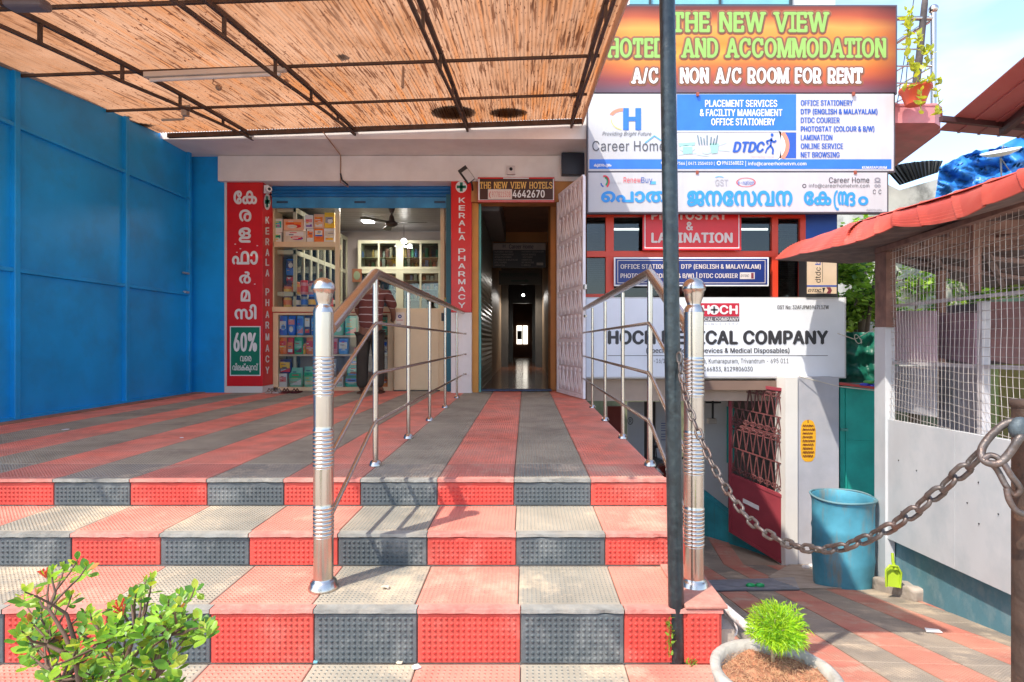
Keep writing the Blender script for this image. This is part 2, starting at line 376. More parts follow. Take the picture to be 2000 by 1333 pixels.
TILE = {}
def tile_mesh(w, d, pitch, r, h, mat, th=.012, key=None, sides=4):
    """tile in its own XY plane (0..w, 0..d), top at z=0, studs up to h, body down to -th"""
    k = (round(w, 3), round(d, 3), mat.name, key)
    if k in TILE: return TILE[k]
    g = .002 if key is None else key; e = .003
    mb = MB()
    o = [(g, g), (w - g, g), (w - g, d - g), (g, d - g)]; i_ = [(g + e, g + e), (w - g - e, g + e), (w - g - e, d - g - e), (g + e, d - g - e)]
    mb.add([(x, y, -th) for x, y in o] + [(x, y, -e) for x, y in o] + [(x, y, 0) for x, y in i_],
           [(8, 9, 10, 11)] + [(a, (a + 1) % 4, (a + 1) % 4 + 4, a + 4) for a in range(4)] + [(a + 4, (a + 1) % 4 + 4, (a + 1) % 4 + 8, a + 8) for a in range(4)])
    nx = max(1, int((w - .016) / pitch)); ny = max(1, int((d - .016) / pitch))
    ox = (w - (nx - 1) * pitch) / 2; oy = (d - (ny - 1) * pitch) / 2
    for a in range(nx):
        for c in range(ny):
            x = ox + a * pitch; y = oy + c * pitch
            vs = []
            for rr, z in ((r, 0), (r * .5, h)):
                for q in range(sides):
                    an = 2 * math.pi * (q + .5) / sides; vs.append((x + rr * math.cos(an), y + rr * math.sin(an), z))
            fs = [tuple(range(sides, 2 * sides))] + [(q, (q + 1) % sides, (q + 1) % sides + sides, q + sides) for q in range(sides)]
            mb.add(vs, fs, sides > 4)
    me = bpy.data.meshes.new('tile'); me.from_pydata(mb.v, [], mb.f); me.polygons.foreach_set("use_smooth", mb.sm); me.materials.append(mat); me.update()
    TILE[k] = me; return me
def put_tile(name, me, parent, loc, rot=(0, 0, 0)):
    o = bpy.data.objects.new(name, me); COL.objects.link(o); o.parent = parent
    o.location = Vector(loc) - WL.get(parent.name, Vector((0, 0, 0))); o.rotation_euler = rot
    return o
# ================================================================ ground
H1, H2, H3 = .51, .365, .214          # platform, second tread, third tread
YP, Y2, Y3 = 3.06, 2.62, 2.20         # front edges
XR = .768; XL = -4.805
mb = MB(); mb.quad((-60, -60, -.012), (.93, -60, -.012), (.93, 2.3, -.012), (-60, 2.3, -.012)); mb.quad((.93, -60, -.012), (60, -60, -.012), (60, 1.33, -.012), (.93, 1.33, -.012))
mb.quad((.93, 1.33, -.012), (.93, 1.33, -.3), (.93, 2.3, -.3), (.93, 2.3, -.012))
street = struct('street_ground', mb, M('road paled for bounce light', (.50, .44, .36), .9, var=.12, scale=1.5, dirt=.3, dcol=(.36, .31, .25), bump=.3, bscale=25))  # road coloured pale to bounce sunlight under the canopy, mostly out of view
mb = MB(); mb.quad((-400, -400, -2.6), (400, -400, -2.6), (400, 900, -2.6), (-400, 900, -2.6)); struct('terrain', mb, GRAVEL)
mb = MB(); mb.quad((-.5, 7.3, -1.652), (9, 7.3, -1.652), (9, 14, -1.652), (-.5, 14, -1.652)); mb.quad((-.5, 7.3, -1.652), (9, 7.3, -1.652), (9, 7.3, -2.6), (-.5, 7.3, -2.6)); lower_floor = struct('lower_floor', mb, M('lower floor surface', (.33, .25, .18), .8, var=.2, scale=3, dirt=.4, dcol=(.2, .14, .1), bump=.2))
# steps: solid core, then tiles
mb = MB()
mb.box(XL, XR - .012, YP + .014, 8.5, -2.55, H1 - .014)
mb.box(XL, XR - .012, Y2 + .014, YP + .013, -2.55, H2 - .014)
mb.box(XL, XR - .012, Y3 + .014, Y2 + .013, -2.55, H3 - .014)
steps = struct('steps', mb, JOINT)
WL[steps.name] = Vector((0, 0, 0))
nose = MB()
def nosing(y, z, x0, x1, seed):
    rnd = random.Random(seed); x = x0
    top = []; n = int((x1 - x0) / .035)
    vs = []; fs = []
    for i in range(n + 1):
        xx = x0 + (x1 - x0) * i / n
        j = rnd.uniform(-.0012, .0012) - (.006 if rnd.random() < .06 else 0)
        k = rnd.uniform(-.0012, .0012)
        vs += [(xx, y + .035, z + .0012), (xx, y - .008 - j * .6, z + .0006 + j * .3), (xx, y - .009 - j, z - .015 + k), (xx, y + .035, z - .017)]
    for i in range(n):
        a = i * 4; b = a + 4
        for q in range(3): fs.append((a + q, b + q, b + q + 1, a + q + 1))
    nose.add(vs, fs)
NOSE = [M('worn grey edge', (.25, .245, .22), .9, var=.25, scale=12, dirt=.55, dcol=(.43, .37, .29), dscale=9, bump=.5, bscale=45), M('worn red edge', (.56, .2, .16), .9, var=.2, scale=12, dirt=.6, dcol=(.5, .38, .3), dscale=9, bump=.5, bscale=45)]
for yy_, zz_, xo_, wd_, sd_n in ((YP, H1, -.064, .417, 1), (Y2, H2, -.045, .414, 40), (Y3, H3, -.02, .404, 80)):
    for k_ in range(-12, 2):
        a_, b_ = max(XL, xo_ + wd_ * k_ + .002), min(XR, xo_ + wd_ * (k_ + 1) - .002)
        if b_ - a_ < .04: continue
        nose = MB(); nosing(yy_, zz_, a_, b_, sd_n + k_); build('nosing', nose, NOSE[k_ % 2], steps)
def row(x_org, w, y, z0, z1, seed):
    k = -1
    rnd = random.Random(seed)
    x = x_org + w
    ks = list(range(-12, 2))
    for k in ks:
        a = x_org + w * k; b = a + w
        if b < XL - .3: continue
        b = min(b, XR); 
        if b - a < .05: continue
        a = max(a, XL)
        col = 0 if k % 2 == 0 else 1
        yield k, a, b, col, rnd
for (xo, wd, y, za, zb, s) in ((-.064, .417, YP, H2, H1, 1), (-.045, .414, Y2, H3, H2, 2), (-.02, .404, Y3, -.002, H3, 3)):
    for k, a, b, col, rnd in row(xo, wd, y, za, zb, s):
        hgt = zb - za - .02
        me = tile_mesh(b - a, hgt, .0222, .0078, .0046, RISER[col], sides=6)
        put_tile('riser_tile', me, steps, (a, y + rnd.uniform(-.002, .002), za + .001), (R(90), 0, rnd.uniform(-.003, .003)))
for (xo, wd, y0, y1, z, s) in ((-.05, .416, Y2 + .03, YP - .002, H2, 4), (-.03, .41, Y3 + .03, Y2 - .002, H3, 5), (-.064, .417, YP + .03, 3.435, H1, 6)):
    for k, a, b, col, rnd in row(xo, wd, 0, 0, 0, s):
        me = tile_mesh(b - a, y1 - y0, .0178, .0058, .0028, TREAD[col])
        put_tile('tread_tile', me, steps, (a, y0, z + rnd.uniform(-.001, .001)))
yy = 3.437; i = 0
while yy < 8.46:
    ln = min(.4175, 8.5 - yy)
    for k, a, b, col, rnd in row(-.064, .417, 0, 0, 0, 20 + i):
        if k <= -12: continue
        me = tile_mesh(b - a, ln, .0178, .0057, .0026, PLAT[col])
        put_tile('paving_tile', me, steps, (a, yy, H1 + rnd.uniform(-.0012, .0012)))
    yy += .4185; i += 1
for j in range(3):
    for k, a, b, col, rnd in row(-.02, .404, 0, 0, 0, 40 + j):
        if a < -2.7: continue
        me = tile_mesh(b - a, .404, .0222, .0068, .003, TREAD[col])
        put_tile('paving_tile', me, steps, (a, 2.195 - .405 * (j + 1), .002))
# pedestal under right newel
ped = MB(); ped.box(.64, .762, 2.212, 2.62, -.6, H3 - .006); ped.box(XR + .001, .83, 2.24, 2.8, -.7, H3 - .1)
po = struct('newel_pedestal', ped, CONC)
WL[po.name] = Vector((0, 0, 0))
me = tile_mesh(.13, .205, .0222, .0078, .0046, RISER[1], sides=6); put_tile('riser_tile', me, po, (.628, 2.193, .0), (R(90), 0, 0))
slab = MB(); slab.box(.62, .785, 2.185, 2.6, H3 + .0045, H3 + .018, .004); build('top_slab', slab, M('worn pink concrete', (.46, .20, .15), .9, var=.2, scale=9, dirt=.6, dcol=(.45, .36, .27), dscale=6, bump=.5), po)
# side ochre strip along the gate
mb = MB(); mb.box(XL + .002, XL + .16, 3.1, 8.16, H1 + .002, H1 + .012); struct('floor_edging', mb, M('ochre dusty edging', (.36, .2, .13), .9, var=.3, scale=5, dirt=.5, dcol=(.16, .1, .07)))
# ramp
def rz(Y): return .35 - .272 * Y
mb = MB(); mb.add([(XR, 1.33, rz(1.33) - .016), (12, 1.33, rz(1.33) - .016), (12, 7.3, rz(7.3) - .016), (XR, 7.3, rz(7.3) - .016), (XR, 1.33, -2.5), (12, 1.33, -2.5), (12, 7.3, -2.5), (XR, 7.3, -2.5)], [(0, 1, 2, 3), (0, 4, 5, 1)])
ramp = struct('ramp', mb, JOINT); WL[ramp.name] = Vector((0, 0, 0))
tilt = Matrix.Rotation(math.atan(-.272), 4, 'X'); yaw = Matrix.Rotation(-math.atan(.1164), 4, 'Z')
P0 = RG(1742.6, 1333); P1 = RG(1848, 1333); tw = (P1 - P0).length * math.cos(.116)
ud = Vector((.1164, 1, -.272)); vd = Vector((1, -.1164, .1164 * .272)).normalized(); udn = ud.normalized()
nd = vd.cross(udn).normalized()
BM_ = Matrix((vd, udn, nd)).transposed()
tl = .37
for a in range(-9, 9):
    for c in range(-6, 15):
        o3 = P0 + vd * (tw * a) + udn * (tl * c - .02)
        cen = o3 + vd * tw / 2 + udn * tl / 2
        if cen.y < 1.5 or cen.y > 7.28 or cen.x < XR + .08 or cen.x > 3.9 - .23 * (5.79 - cen.y): continue
        if 4.7 < cen.y < 5.35: pass
        me = tile_mesh(tw, tl, .0205, .0066, .002, RAMPM[a % 2], th=.01, key=.0035)
        o = bpy.data.objects.new('paving_tile', me); COL.objects.link(o); o.parent = ramp
        M4 = BM_.to_4x4(); M4.translation = o3; o.matrix_local = M4
# the same stripes run on over the level floor inside the gate
ub = Vector((.1156, .9933, 0)); vb = Vector((.9933, -.1156, 0)); o0 = P0 + ud * ((7.3 - P0.y) / 1.0)
MB3 = Matrix((vb, ub, Vector((0, 0, 1)))).transposed()
for a in range(-9, 2):
    for c in range(0, 7):
        o3 = Vector((o0.x, 7.3, -1.641)) + vb * (tw * a) + ub * (tl * c); cen = o3 + vb * tw / 2 + ub * tl / 2
        if cen.y < 7.35 or cen.x < .9 or cen.x > 3.35: continue
        o = bpy.data.objects.new('paving_tile', tile_mesh(tw, tl, .0205, .0066, .002, RAMPM[a % 2], th=.009, key=.0035)); COL.objects.link(o); o.parent = lower_floor
        M4 = MB3.to_4x4(); M4.translation = o3; o.matrix_local = M4
# cement screed around the drum
g = MB(); pts = [RG(*p) for p in ((1553, 1098), (1640, 1092), (1716, 1098), (1722, 1150), (1640, 1152), (1560, 1152), (1500, 1130))]
g.prism([p + Vector((0, 0, .006)) for p in pts], (0, 0, .008)); struct('cement_patch', g, M('cement patch', (.42, .34, .27), .95, var=.2, scale=6, dirt=.4, dcol=(.3, .2, .15), bump=.4))
# drain grate
a, b_, c, d = RG(1383, 1137), RG(1552, 1132), RG(1562, 1155), RG(1397, 1157)
gr = thing('drain_grate', 'long grey ribbed metal drain grate across the foot of the ramp', 'grate', (a + c) / 2)
up = Vector((0, 0, .012))
m2 = MB(); m2.prism([a + up * .3, b_ + up * .3, c + up * .3, d + up * .3], up * .4); build('tray', m2, M('dark grate steel', (.11, .12, .14), .6, .3, var=.2), gr)
for i in range(9):
    t0 = (i + .15) / 9; m2 = MB(); p = a.lerp(d, t0) + up * 1.0; q = b_.lerp(c, t0) + up * 1.0
    m2.beam(p, q, .022, .006); build('bar', m2, M('grate steel', (.26, .28, .32), .5, .4, var=.2, scale=9, dirt=.3), gr)
# ================================================================ blue sheet gate on the left
gate = thing('sheet_metal_gate', 'tall blue painted sheet metal gate along the left side of the platform', 'gate', (XL, 6, H1))
yb = [2.2, 5.28, 6.74, 8.0]; zb = [H1 + .02, 1.924, 3.28, 3.95]
for i in range(3):
    for j in range(3):
        m = MB(); m.box(XL - .02, XL + random.uniform(-.002, .002), yb[i] + .02, yb[i + 1] - .02, zb[j] + .02, zb[j + 1] - .02); build('gate_panel', m, BLUE, gate)
for y in yb: m = MB(); m.box(XL - .03, XL + .045, y - .03, y + .03, H1 + .02, 4.0, .006); build('upright', m, BLUE, gate)
for z in zb[:3]:
    m = MB(); m.box(XL - .03, XL + .038, 2.2, 8.0, z - .02, z + .02, .005); build('rail', m, BLUE, gate)
m = MB(); m.box(XL + .02, XL + .06, 7.86, 7.95, 1.93, 1.96, .004); m.box(XL + .02, XL + .05, 7.84, 7.97, 2.2, 2.225, .004); build('latch', m, M('latch steel', (.35, .4, .45), .5, .4), gate)
bw = MB(); bw.box(XL - .3, XL - .04, 1.5, 8.17, -.2, 4.02); build('gate_wall', bw, BLUE).update_tag()
tag(bpy.data.objects['gate_wall'], 'blue painted wall carrying the sheet metal gate', 'wall')
# blue column beside the red sign, with white strip
c = thing('blue_column', 'flat blue painted column between the gate and the red pharmacy sign', 'column', (X_(410, 8.17), 8.17, H1))
m = MB(); m.box(XL - .1, X_(438, 8.17), 8.17, 8.6, H1, Z_(312, 8.17)); m.box(XL - .1, X_(430, 8.17), 8.171, 8.6, Z_(312, 8.17), Z_(300, 8.17)); build('column_body', m, BLUE, c)
m = MB(); m.box(X_(438.2, 8.17), X_(443, 8.17), 8.172, 8.6, H1, Z_(357, 8.17)); build('white_edge', m, WHITEW, c)
# ================================================================ main building: slab, beam, walls
bld = thing('main_building', 'pink cream plastered building front with deep beam and slab over the shops', 'building', (-1.5, 8.3, H1))
m = MB(); m.box(-6, X_(1145, 8.17), 7.46, 12, 3.935, 4.3); build('slab', m, PLAST, bld)
m = MB(); m.box(X_(430, 8.17), X_(1143, 8.17), 8.1, 8.5, Z_(357, 8.17), 3.93, .01); build('beam', m, PLAST, bld)
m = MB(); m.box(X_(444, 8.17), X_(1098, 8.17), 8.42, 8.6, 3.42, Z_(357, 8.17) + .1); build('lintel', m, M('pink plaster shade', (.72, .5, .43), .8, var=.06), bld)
m = MB(); m.box(-6, 1.0, 8.3, 8.5, 4.16, 9); build('upper_wall', m, PLAST, bld)
# wiring conduit on the slab and beam
cp = thing('wall_conduit', 'thin brown conduit running diagonally down the beam above the pharmacy', 'conduit', W(663, 350, 8.08))
m = MB(); m.tube([(X_(620, 7.0) , 7.2, 3.93), (X_(665, 8.08), 8.085, 3.925), (X_(665, 8.08), 8.085, Z_(357, 8.08)), (X_(680, 8.3), 8.3, Z_(366, 8.3))], .008, 6); build('pipe', m, M('conduit brown', (.5, .3, .2), .7), cp)
m = MB(); m.tube([W(665, 340, 8.07), W(668, 352, 8.07), W(680, 363, 8.2)], .011, 6); build('cable_end', m, BLACK, cp)
# ================================================================ pharmacy: red pillars
XA = X_(443, 8.17); XB = X_(513, 8.17)
sg = front_board('pharmacy_pillar_sign', 'tall red pillar sign with white Malayalam letters and green 60% panel left of the pharmacy', 443, 357, 513, 755, 8.165, .33, REDS, 'sign')
P, N = (XB, 8.2, 0), (1, 0, 0)
root = sg.root
for t_, y0, y1, x0, x1 in (("േക", 373, 400, 456, 502), ("ര", 410, 434, 467, 491), ("ള", 445, 475, 466, 490), ("ഫാ", 491, 518, 453, 504), ("ർ", 531, 555, 467, 490), ("മ", 567, 590, 470, 489), ("സി", 595, 625, 458, 501)):
    sg.text(t_, x0, y0, x1, y1, WHITEP, .035)
sg.rect(449, 638, 509, 735, WHITEP, 1); sg.rect(451, 640, 507, 733, GREENP, 2)
sg.text('60%', 456, 650, 502, 688, WHITEP, .03, 3); sg.text('വെര', 469, 696, 491, 707, WHITEP, .015, 3); sg.text('വിലക്കുറവ്', 454, 710, 504, 728, WHITEP, .012, 3)
for q in ((458, 477), (468, 486), (461, 493), (501, 480), (496, 555)): sg.rect(q[0], q[1], q[0] + 3, q[1] + 1.6, WHITEP, 2, 'scuff')
sg.done()
s2 = Sign(root, P, N)
yl = [427, 454, 482, 510, 538, 562, 0, 0]
let = [('K', 432), ('E', 457), ('R', 480), ('A', 504), ('L', 525), ('A', 549 - 5), ('P', 574), ('H', 596), ('A', 616), ('R', 636), ('M', 657), ('A', 676), ('C', 697), ('Y', 716)]
let = [(c_, y_ - 7) for c_, y_ in (('K', 431), ('E', 452), ('R', 473), ('A', 494), ('L', 513), ('A', 534), ('P', 571), ('H', 592), ('A', 615), ('R', 636), ('M', 659), ('A', 681), ('C', 702), ('Y', 724))]
for ch, y in let: s2.text(ch, 518.5, y, 526, y + 14, WHITEP, .03)
s2.oval(522, 395, 6.5, 16, WHITEP, 2); s2.rect(519.8, 384, 524, 406, GREENP, 3); s2.rect(517.5, 391, 527, 399, GREENP, 3); s2.done()
m = MB(); m.box(XA, X_(514, 8.17), 8.15, 8.5, H1, Z_(755.5, 8.15)); build('plinth', m, WHITEW, root)
sg = front_board('pharmacy_pillar_sign', 'narrow red vertical sign reading KERALA PHARMACY right of the pharmacy opening', 881, 351, 921, 611, 8.12, .36, REDS, 'sign')
for (ch, y) in zip('KERALA', (392, 407, 422, 436.5, 451, 465)): sg.text(ch, 896, y - 5.2, 908.5, y + 5.2, WHITEP, .035)
for (ch, y) in zip('PHARMACY', (491.5, 505.5, 520.5, 536, 551, 566, 581, 597)): sg.text(ch, 895, y - 5.2, 909, y + 5.2, WHITEP, .035)
sg.oval(901, 366, 11, 11.5, WHITEP, 2); sg.rect(898.2, 357, 903.8, 375, GREENP, 3); sg.rect(892, 363.2, 910, 368.8, GREENP, 3); sg.done()
pl = thing('shop_pillar', 'cream plastered pillar foot under the narrow red sign', 'pillar', (X_(900, 8.13), 8.2, H1))
m = MB(); m.box(X_(881, 8.13), X_(921, 8.13), 8.13, 8.5, H1, Z_(611.5, 8.13)); m.box(X_(880, 8.13), X_(922, 8.13), 8.14, 8.5, H1, H1 + .02); build('pillar_body', m, PLAST, pl)
m = MB(); m.box(X_(921.2, 8.13), X_(934, 8.17), 8.2, 8.6, H1, 3.6); build('ochre_side', m, M('ochre paint', (.62, .28, .06), .7, var=.1, dirt=.2), pl)
# ---- roller shutter of the pharmacy
sh = thing('roller_shutter', 'raised blue roller shutter with pale bottom bar over the pharmacy opening', 'shutter', (X_(705, 8.35), 8.35, 3.1))
for i in range(3):
    y0 = 364 + i * 7; m = MB(); z0 = Z_(y0 + 7.5, 8.36); z1 = Z_(y0, 8.36)
    n = 6; vs = []; xx = (X_(531, 8.36), X_(880, 8.36))
    for k in range(n + 1):
        t_ = k / n; y = 8.37 - .018 * math.sin(math.pi * t_)
        vs += [(xx[0], y, z0 + (z1 - z0) * t_), (xx[1], y, z0 + (z1 - z0) * t_)]
    m.add(vs, [(2 * k, 2 * k + 1, 2 * k + 3, 2 * k + 2) for k in range(n)], True); build('slat', m, BLUE_SH, sh)
m = MB(); boxpx(m, 531, 386, 880, 407, 8.345, .03, .004); build('bottom_bar', m, BLUE_LT, sh)
for px in (551, 703, 859): m = MB(); boxpx(m, px - 11, 393.5, px + 11, 397.5, 8.335, .008, .002); build('handle_slot', m, M('slot shade', (.02, .06, .12), .5), sh)
m = MB(); boxpx(m, 871.5, 380, 880.5, 768, 8.34, .06); build('guide_rail', m, M('teal guide rail', (.01, .15, .22), .5, var=.1), sh)
# ---- shop room
YG = 8.5
m = MB(); xl, xr, zt, yb_ = -4.2, -1.02, 3.42, 11.1
room = thing('pharmacy_room', 'pale room inside the pharmacy with plank ceiling seen through the open front', 'room', (-2.5, 9.8, H1))
m = MB(); m.box(xl - .1, xl, 8.6, yb_, H1, zt); m.box(xr, xr + .1, 8.51, yb_, H1, zt); m.box(xl, xr, yb_, yb_ + .1, H1, zt); build('wall', m, M('shop wall paint', (.42, .36, .34), .7, var=.05), room)
m = MB(); m.box(xl, xr, 8.51, yb_, H1 - .05, H1 + .004); build('floor', m, M('shop floor', (.4, .35, .3), .4), room)
for i in range(16):
    m = MB(); y0 = 8.45 + i * .166; m.box(xl, xr, y0 + .004, y0 + .162, zt, zt + .02, .003); build('ceiling_plank', m, M('grey ceiling plank', (.3, .29, .3), .35, var=.08), room)
m = MB(); m.box(xl, xr, 8.4, yb_, zt + .02, zt + .04); build('ceiling_backing', m, BLACK, room)
def emis(name, col, st):
    return M(name, col, .5, var=0, emit=st)
LAMP = emis('lamp glow', (1, .97, .92), 9)
def lampthing(nm, lab, mbf, loc, power, size=.25, col=(1, .95, .88), body=None):
    r = thing(nm, lab, 'lamp', loc); build('glowing_panel', mbf, LAMP, r)
    li = bpy.data.objects.new('lamp_light', bpy.data.lights.new('lamp_light', 'AREA')); COL.objects.link(li); li.parent = r
    li.data.energy = power; li.data.size = size; li.data.color = col; li.location = (0, 0, -.03)
    return r
m = MB(); p = W(685, 408.5, 8.95); m.lathe([(.0, 0), (.075, 0), (.085, .012), (.085, .02)], (p.x, p.y, zt - .021), 20); lampthing('ceiling_light', 'round white downlight glowing just inside the pharmacy shutter', m, (p.x, p.y, zt - .021), 5)
p = W(719, 436, 10.15); m = MB(); m.box(p.x - .09, p.x + .09, p.y - .09, p.y + .09, zt - .02, zt - .002, .004); lampthing('ceiling_light', 'square white ceiling light glowing in the middle of the pharmacy ceiling', m, (p.x, p.y, zt - .021), 5)
p = W(789, 472, 10.5); m = MB(); m.sphere(p, .05); r = lampthing('light_bulb', 'glowing round bulb hanging before the back cabinets of the pharmacy', m, p, 2.5, .1)
m = MB(); m.tube([p + Vector((0, 0, .05)), (p.x, p.y, zt)], .005, 6); build('cord', m, BLACK, r)
# fan
p = W(765, 436, 9.1); fan = thing('ceiling_fan', 'dark three blade ceiling fan inside the pharmacy', 'fan', p)
DK = M('dark brown enamel', (.035, .02, .016), .35)
m = MB(); m.lathe([(.001, -.07), (.06, -.065), (.1, -.03), (.095, .0), (.05, .03), (.035, .1), (.018, .13)], p, 20); build('motor', m, DK, fan)
m = MB(); m.tube([p + Vector((0, 0, .12)), (p.x, p.y, zt)], .016, 8); m.lathe([(.06, 0), (.03, -.09)], (p.x, p.y, zt - .001), 12); build('rod', m, DK, fan)
for a in (-8, 112, 232):
    m = MB(); d = Vector((math.cos(R(a)), math.sin(R(a)), -.03)); s_ = Vector((-math.sin(R(a)), math.cos(R(a)), .12))
    m.prism([p + d * .08 + s_ * .03, p + d * .55 + s_ * .07, p + d * .6, p + d * .55 - s_ * .07, p + d * .08 - s_ * .03], (0, 0, .006)); build('blade', m, DK, fan)
# back cabinets
def cabinet(name, label, px0, py0, px1, py1, Y, cols, rows, base):
    r = thing(name, label, 'cabinet', W((px0 + px1) / 2, py1, Y))
    X0, X1, Z0, Z1 = X_(px0, Y), X_(px1, Y), Z_(py1, Y), Z_(py0, Y)
    m = MB(); t = .06; m.box(X0, X0 + t, Y, Y + .3, Z0, Z1); m.box(X1 - t, X1, Y, Y + .3, Z0, Z1); m.box(X0, X1, Y + .001, Y + .3, Z1 - t, Z1 - .001); m.box(X0, X1, Y + .001, Y + .3, Z0 + .001, Z0 + t)
    m.box(X0, X1, Y + .3, Y + .32, Z0, Z1); m.box((X0 + X1) / 2 - .07, (X0 + X1) / 2 + .07, Y - .002, Y + .3, Z0, Z1); build('cabinet_frame', m, CREAM2, r)
    for i in (.25, .75):
        x = X0 + (X1 - X0) * i; m = MB(); m.box(x - .018, x + .018, Y - .001, Y + .03, Z0 + t, Z1 - t); build('door_stile', m, CREAM2, r)
    m = MB(); m.box(X0 + t, X1 - t, Y + .26, Y + .29, Z0 + t, Z1 - t); build('back_panel', m, M('cabinet inside', (.16, .11, .08), .7), r)
    for z in rows: m = MB(); m.box(X0 + t, X1 - t, Y + .03, Y + .26, Z_(z, Y) - .012, Z_(z, Y)); build('shelf', m, CREAM2, r)
    m = MB(); m.box(X0 + t, X1 - t, Y + .012, Y + .016, Z0 + t, Z1 - t); build('glass_door', m, glass('cabinet glass', (.8, .85, .82), .06), r)
    return r
YC = 10.75
cabinet('wall_cabinet', 'upper cream glass cabinet on the back wall of the pharmacy', 699, 470, 862, 528, YC, 2, (503,), 0)
cabinet('wall_cabinet', 'lower cream glass cabinet with drug boxes on the back wall of the pharmacy', 699, 528.5, 862, 640, YC, 2, (548, 566, 585, 604), 0)
BC = [(.55, .55, .5), (.6, .12, .08), (.1, .2, .5), (.7, .7, .66), (.6, .35, .08), (.1, .3, .16), (.3, .1, .07), (.7, .55, .4)]
rb = random.Random(3)
for py, pxs in ((503, range(708, 857, 7)), (525, range(708, 857, 7)), (548, range(708, 857, 8)), (566, range(708, 857, 8)), (585, range(708, 857, 8))):
    for px in pxs:
        if abs(px - 780) < 7 or rb.random() < .12: continue
        c = rb.choice(BC); h = rb.uniform(.09, .2) if py < 530 else rb.uniform(.07, .13); wd = rb.uniform(.022, .033)
        mm = M('medicine %d' % BC.index(c), c, .45, var=.1)
        x = X_(px, YC + .1); z = Z_(py, YC) + .001
        m = MB()
        if rb.random() < .5: m.box(x - wd, x + wd, YC + .06, YC + .12, z, z + h, .002)
        else: m.lathe([(wd, 0), (wd, h * .7), (wd * .5, h * .8), (wd * .5, h)], (x, YC + .1, z), 8)
        up_ = py < 530; cn_ = ('pale grey', 'red', 'blue', 'white', 'amber', 'green', 'maroon', 'tan')[BC.index(c)]
        tag(build('medicine_pack', m, mm), 'small %s pack on shelf %s behind the %s door of the %s back cabinet' % (cn_, {503: 'one', 525: 'two', 548: 'one', 566: 'two', 585: 'three'}[py], 'leftmost left-centre right-centre rightmost'.split()[min(3, int((px - 699) / 41))], 'upper' if up_ else 'lower'), 'medicine', 'medicine packs in the %s back cabinet' % ('upper' if up_ else 'lower'))
# left wall cabinets (receding)
lw = thing('side_cabinet', 'long cream glass fronted cabinet along the left wall of the pharmacy', 'cabinet', (-3.55, 10, H1))
XC = -3.52
m = MB(); m.box(XC - .5, XC - .3, 8.62, 11.09, H1, 3.3); build('cabinet_back', m, M('side cabinet inside', (.13, .1, .09), .6), lw)
for z in (3.27, 2.62, 1.98, 1.75, 1.1, H1 + .05): m = MB(); m.box(XC - .3, XC, 8.62, 11.09, z - .035, z + .035); build('shelf_rail', m, CREAM2, lw)
for i in range(9): y = 8.62 + i * .307; m = MB(); m.box(XC - .04, XC + .006, y, y + .035, H1, 3.3); build('door_stile', m, CREAM2, lw)
m = MB(); m.box(XC - .02, XC - .016, 8.66, 11.07, H1, 3.25); build('glass_door', m, glass('cabinet glass dark', (.6, .6, .6), .1), lw)
# front display: frames
dc = thing('display_counter', 'cream framed display counter with glass and three product shelves at the pharmacy front', 'display case', (X_(650, YG), YG, H1))
def fr(x0, y0, x1, y1, d=.06, Y=YG, nm='frame_bar', mt=CREAM): m = MB(); boxpx(m, x0, y0, x1, y1, Y, d, .003); return build(nm, m, mt, dc)
fr(533, 610.5, 543, 764, .3); fr(533, 757, 768, 764.5, .25); fr(543, 612, 768, 616, .3); fr(757, 616, 768, 757, .3)
for y in (656, 693): fr(543.3, y, 756.8, y + 3.5, .28, YG + .03, 'shelf'); 
m = MB(); m.box(X_(543, YG), X_(757, YG), YG + .33, YG + .35, H1, Z_(612, YG)); build('back_panel', m, M('display back', (.3, .22, .17), .7), dc)
fr(531, 600, 768, 609.8, .5, YG - .03, 'counter_top'); fr(533, 610, 768, 611.8, .4, YG - .01, 'red_edge', flat('red edge', (.5, .06, .03)))
fr(654.5, 405, 662.5, 600, .06); fr(533, 473, 654.3, 483, .3, YG, 'shelf'); fr(531, 405, 535, 600, .3); fr(860, 405, 868, 605, .06)
m = MB(); boxpx(m, 535.2, 484, 654, 599, YG + .02, .005); boxpx(m, 535.2, 409, 654, 472, YG + .3, .005); build('glass_pane', m, glass('shop glass', (.97, .98, .98), .045), dc)
m = MB(); boxpx(m, 543.5, 617, 756.5, 756, YG + .012, .004); build('glass_pane', m, glass('shop glass', (.97, .98, .98), .045), dc)
cb = thing('cream_cabinet', 'plain cream cupboard standing beside the display counter', 'cabinet', (X_(818, 8.4), 8.4, H1))
m = MB(); boxpx(m, 768.5, 603, 869, 767, 8.42, .5, .006); build('cabinet_body', m, CREAM, cb)
m = MB(); boxpx(m, 771, 608, 857, 762, 8.405, .014, .004); build('cabinet_door', m, CREAM, cb)
m = MB(); boxpx(m, 859, 608, 867.5, 762, 8.408, .011, .003); build('side_trim', m, CREAM, cb)
m = MB(); boxpx(m, 769, 763, 859, 765.5, 8.408, .01); build('toe_gap', m, BLACK, cb)
s = Sign(cb, (0, 8.404, 0), (0, -1, 0)); s.rect(773, 611, 790, 636, flat('pale sticker', (.72, .6, .5)), 1, 'sticker'); s.oval(781, 619, 3.6, 3.6, flat('navy print', (.03, .04, .2)), 2, 'sticker_mark', inner=.4); s.rect(775, 625.5, 787, 626.8, flat('red print', (.5, .03, .03)), 2, 'sticker_mark'); s.rect(775, 633, 783, 635.5, flat('grey print', (.3, .3, .3)), 2, 'sticker_mark')
s.rect(862, 612, 867, 628, BLACK, 3, 'sticker'); s.done()
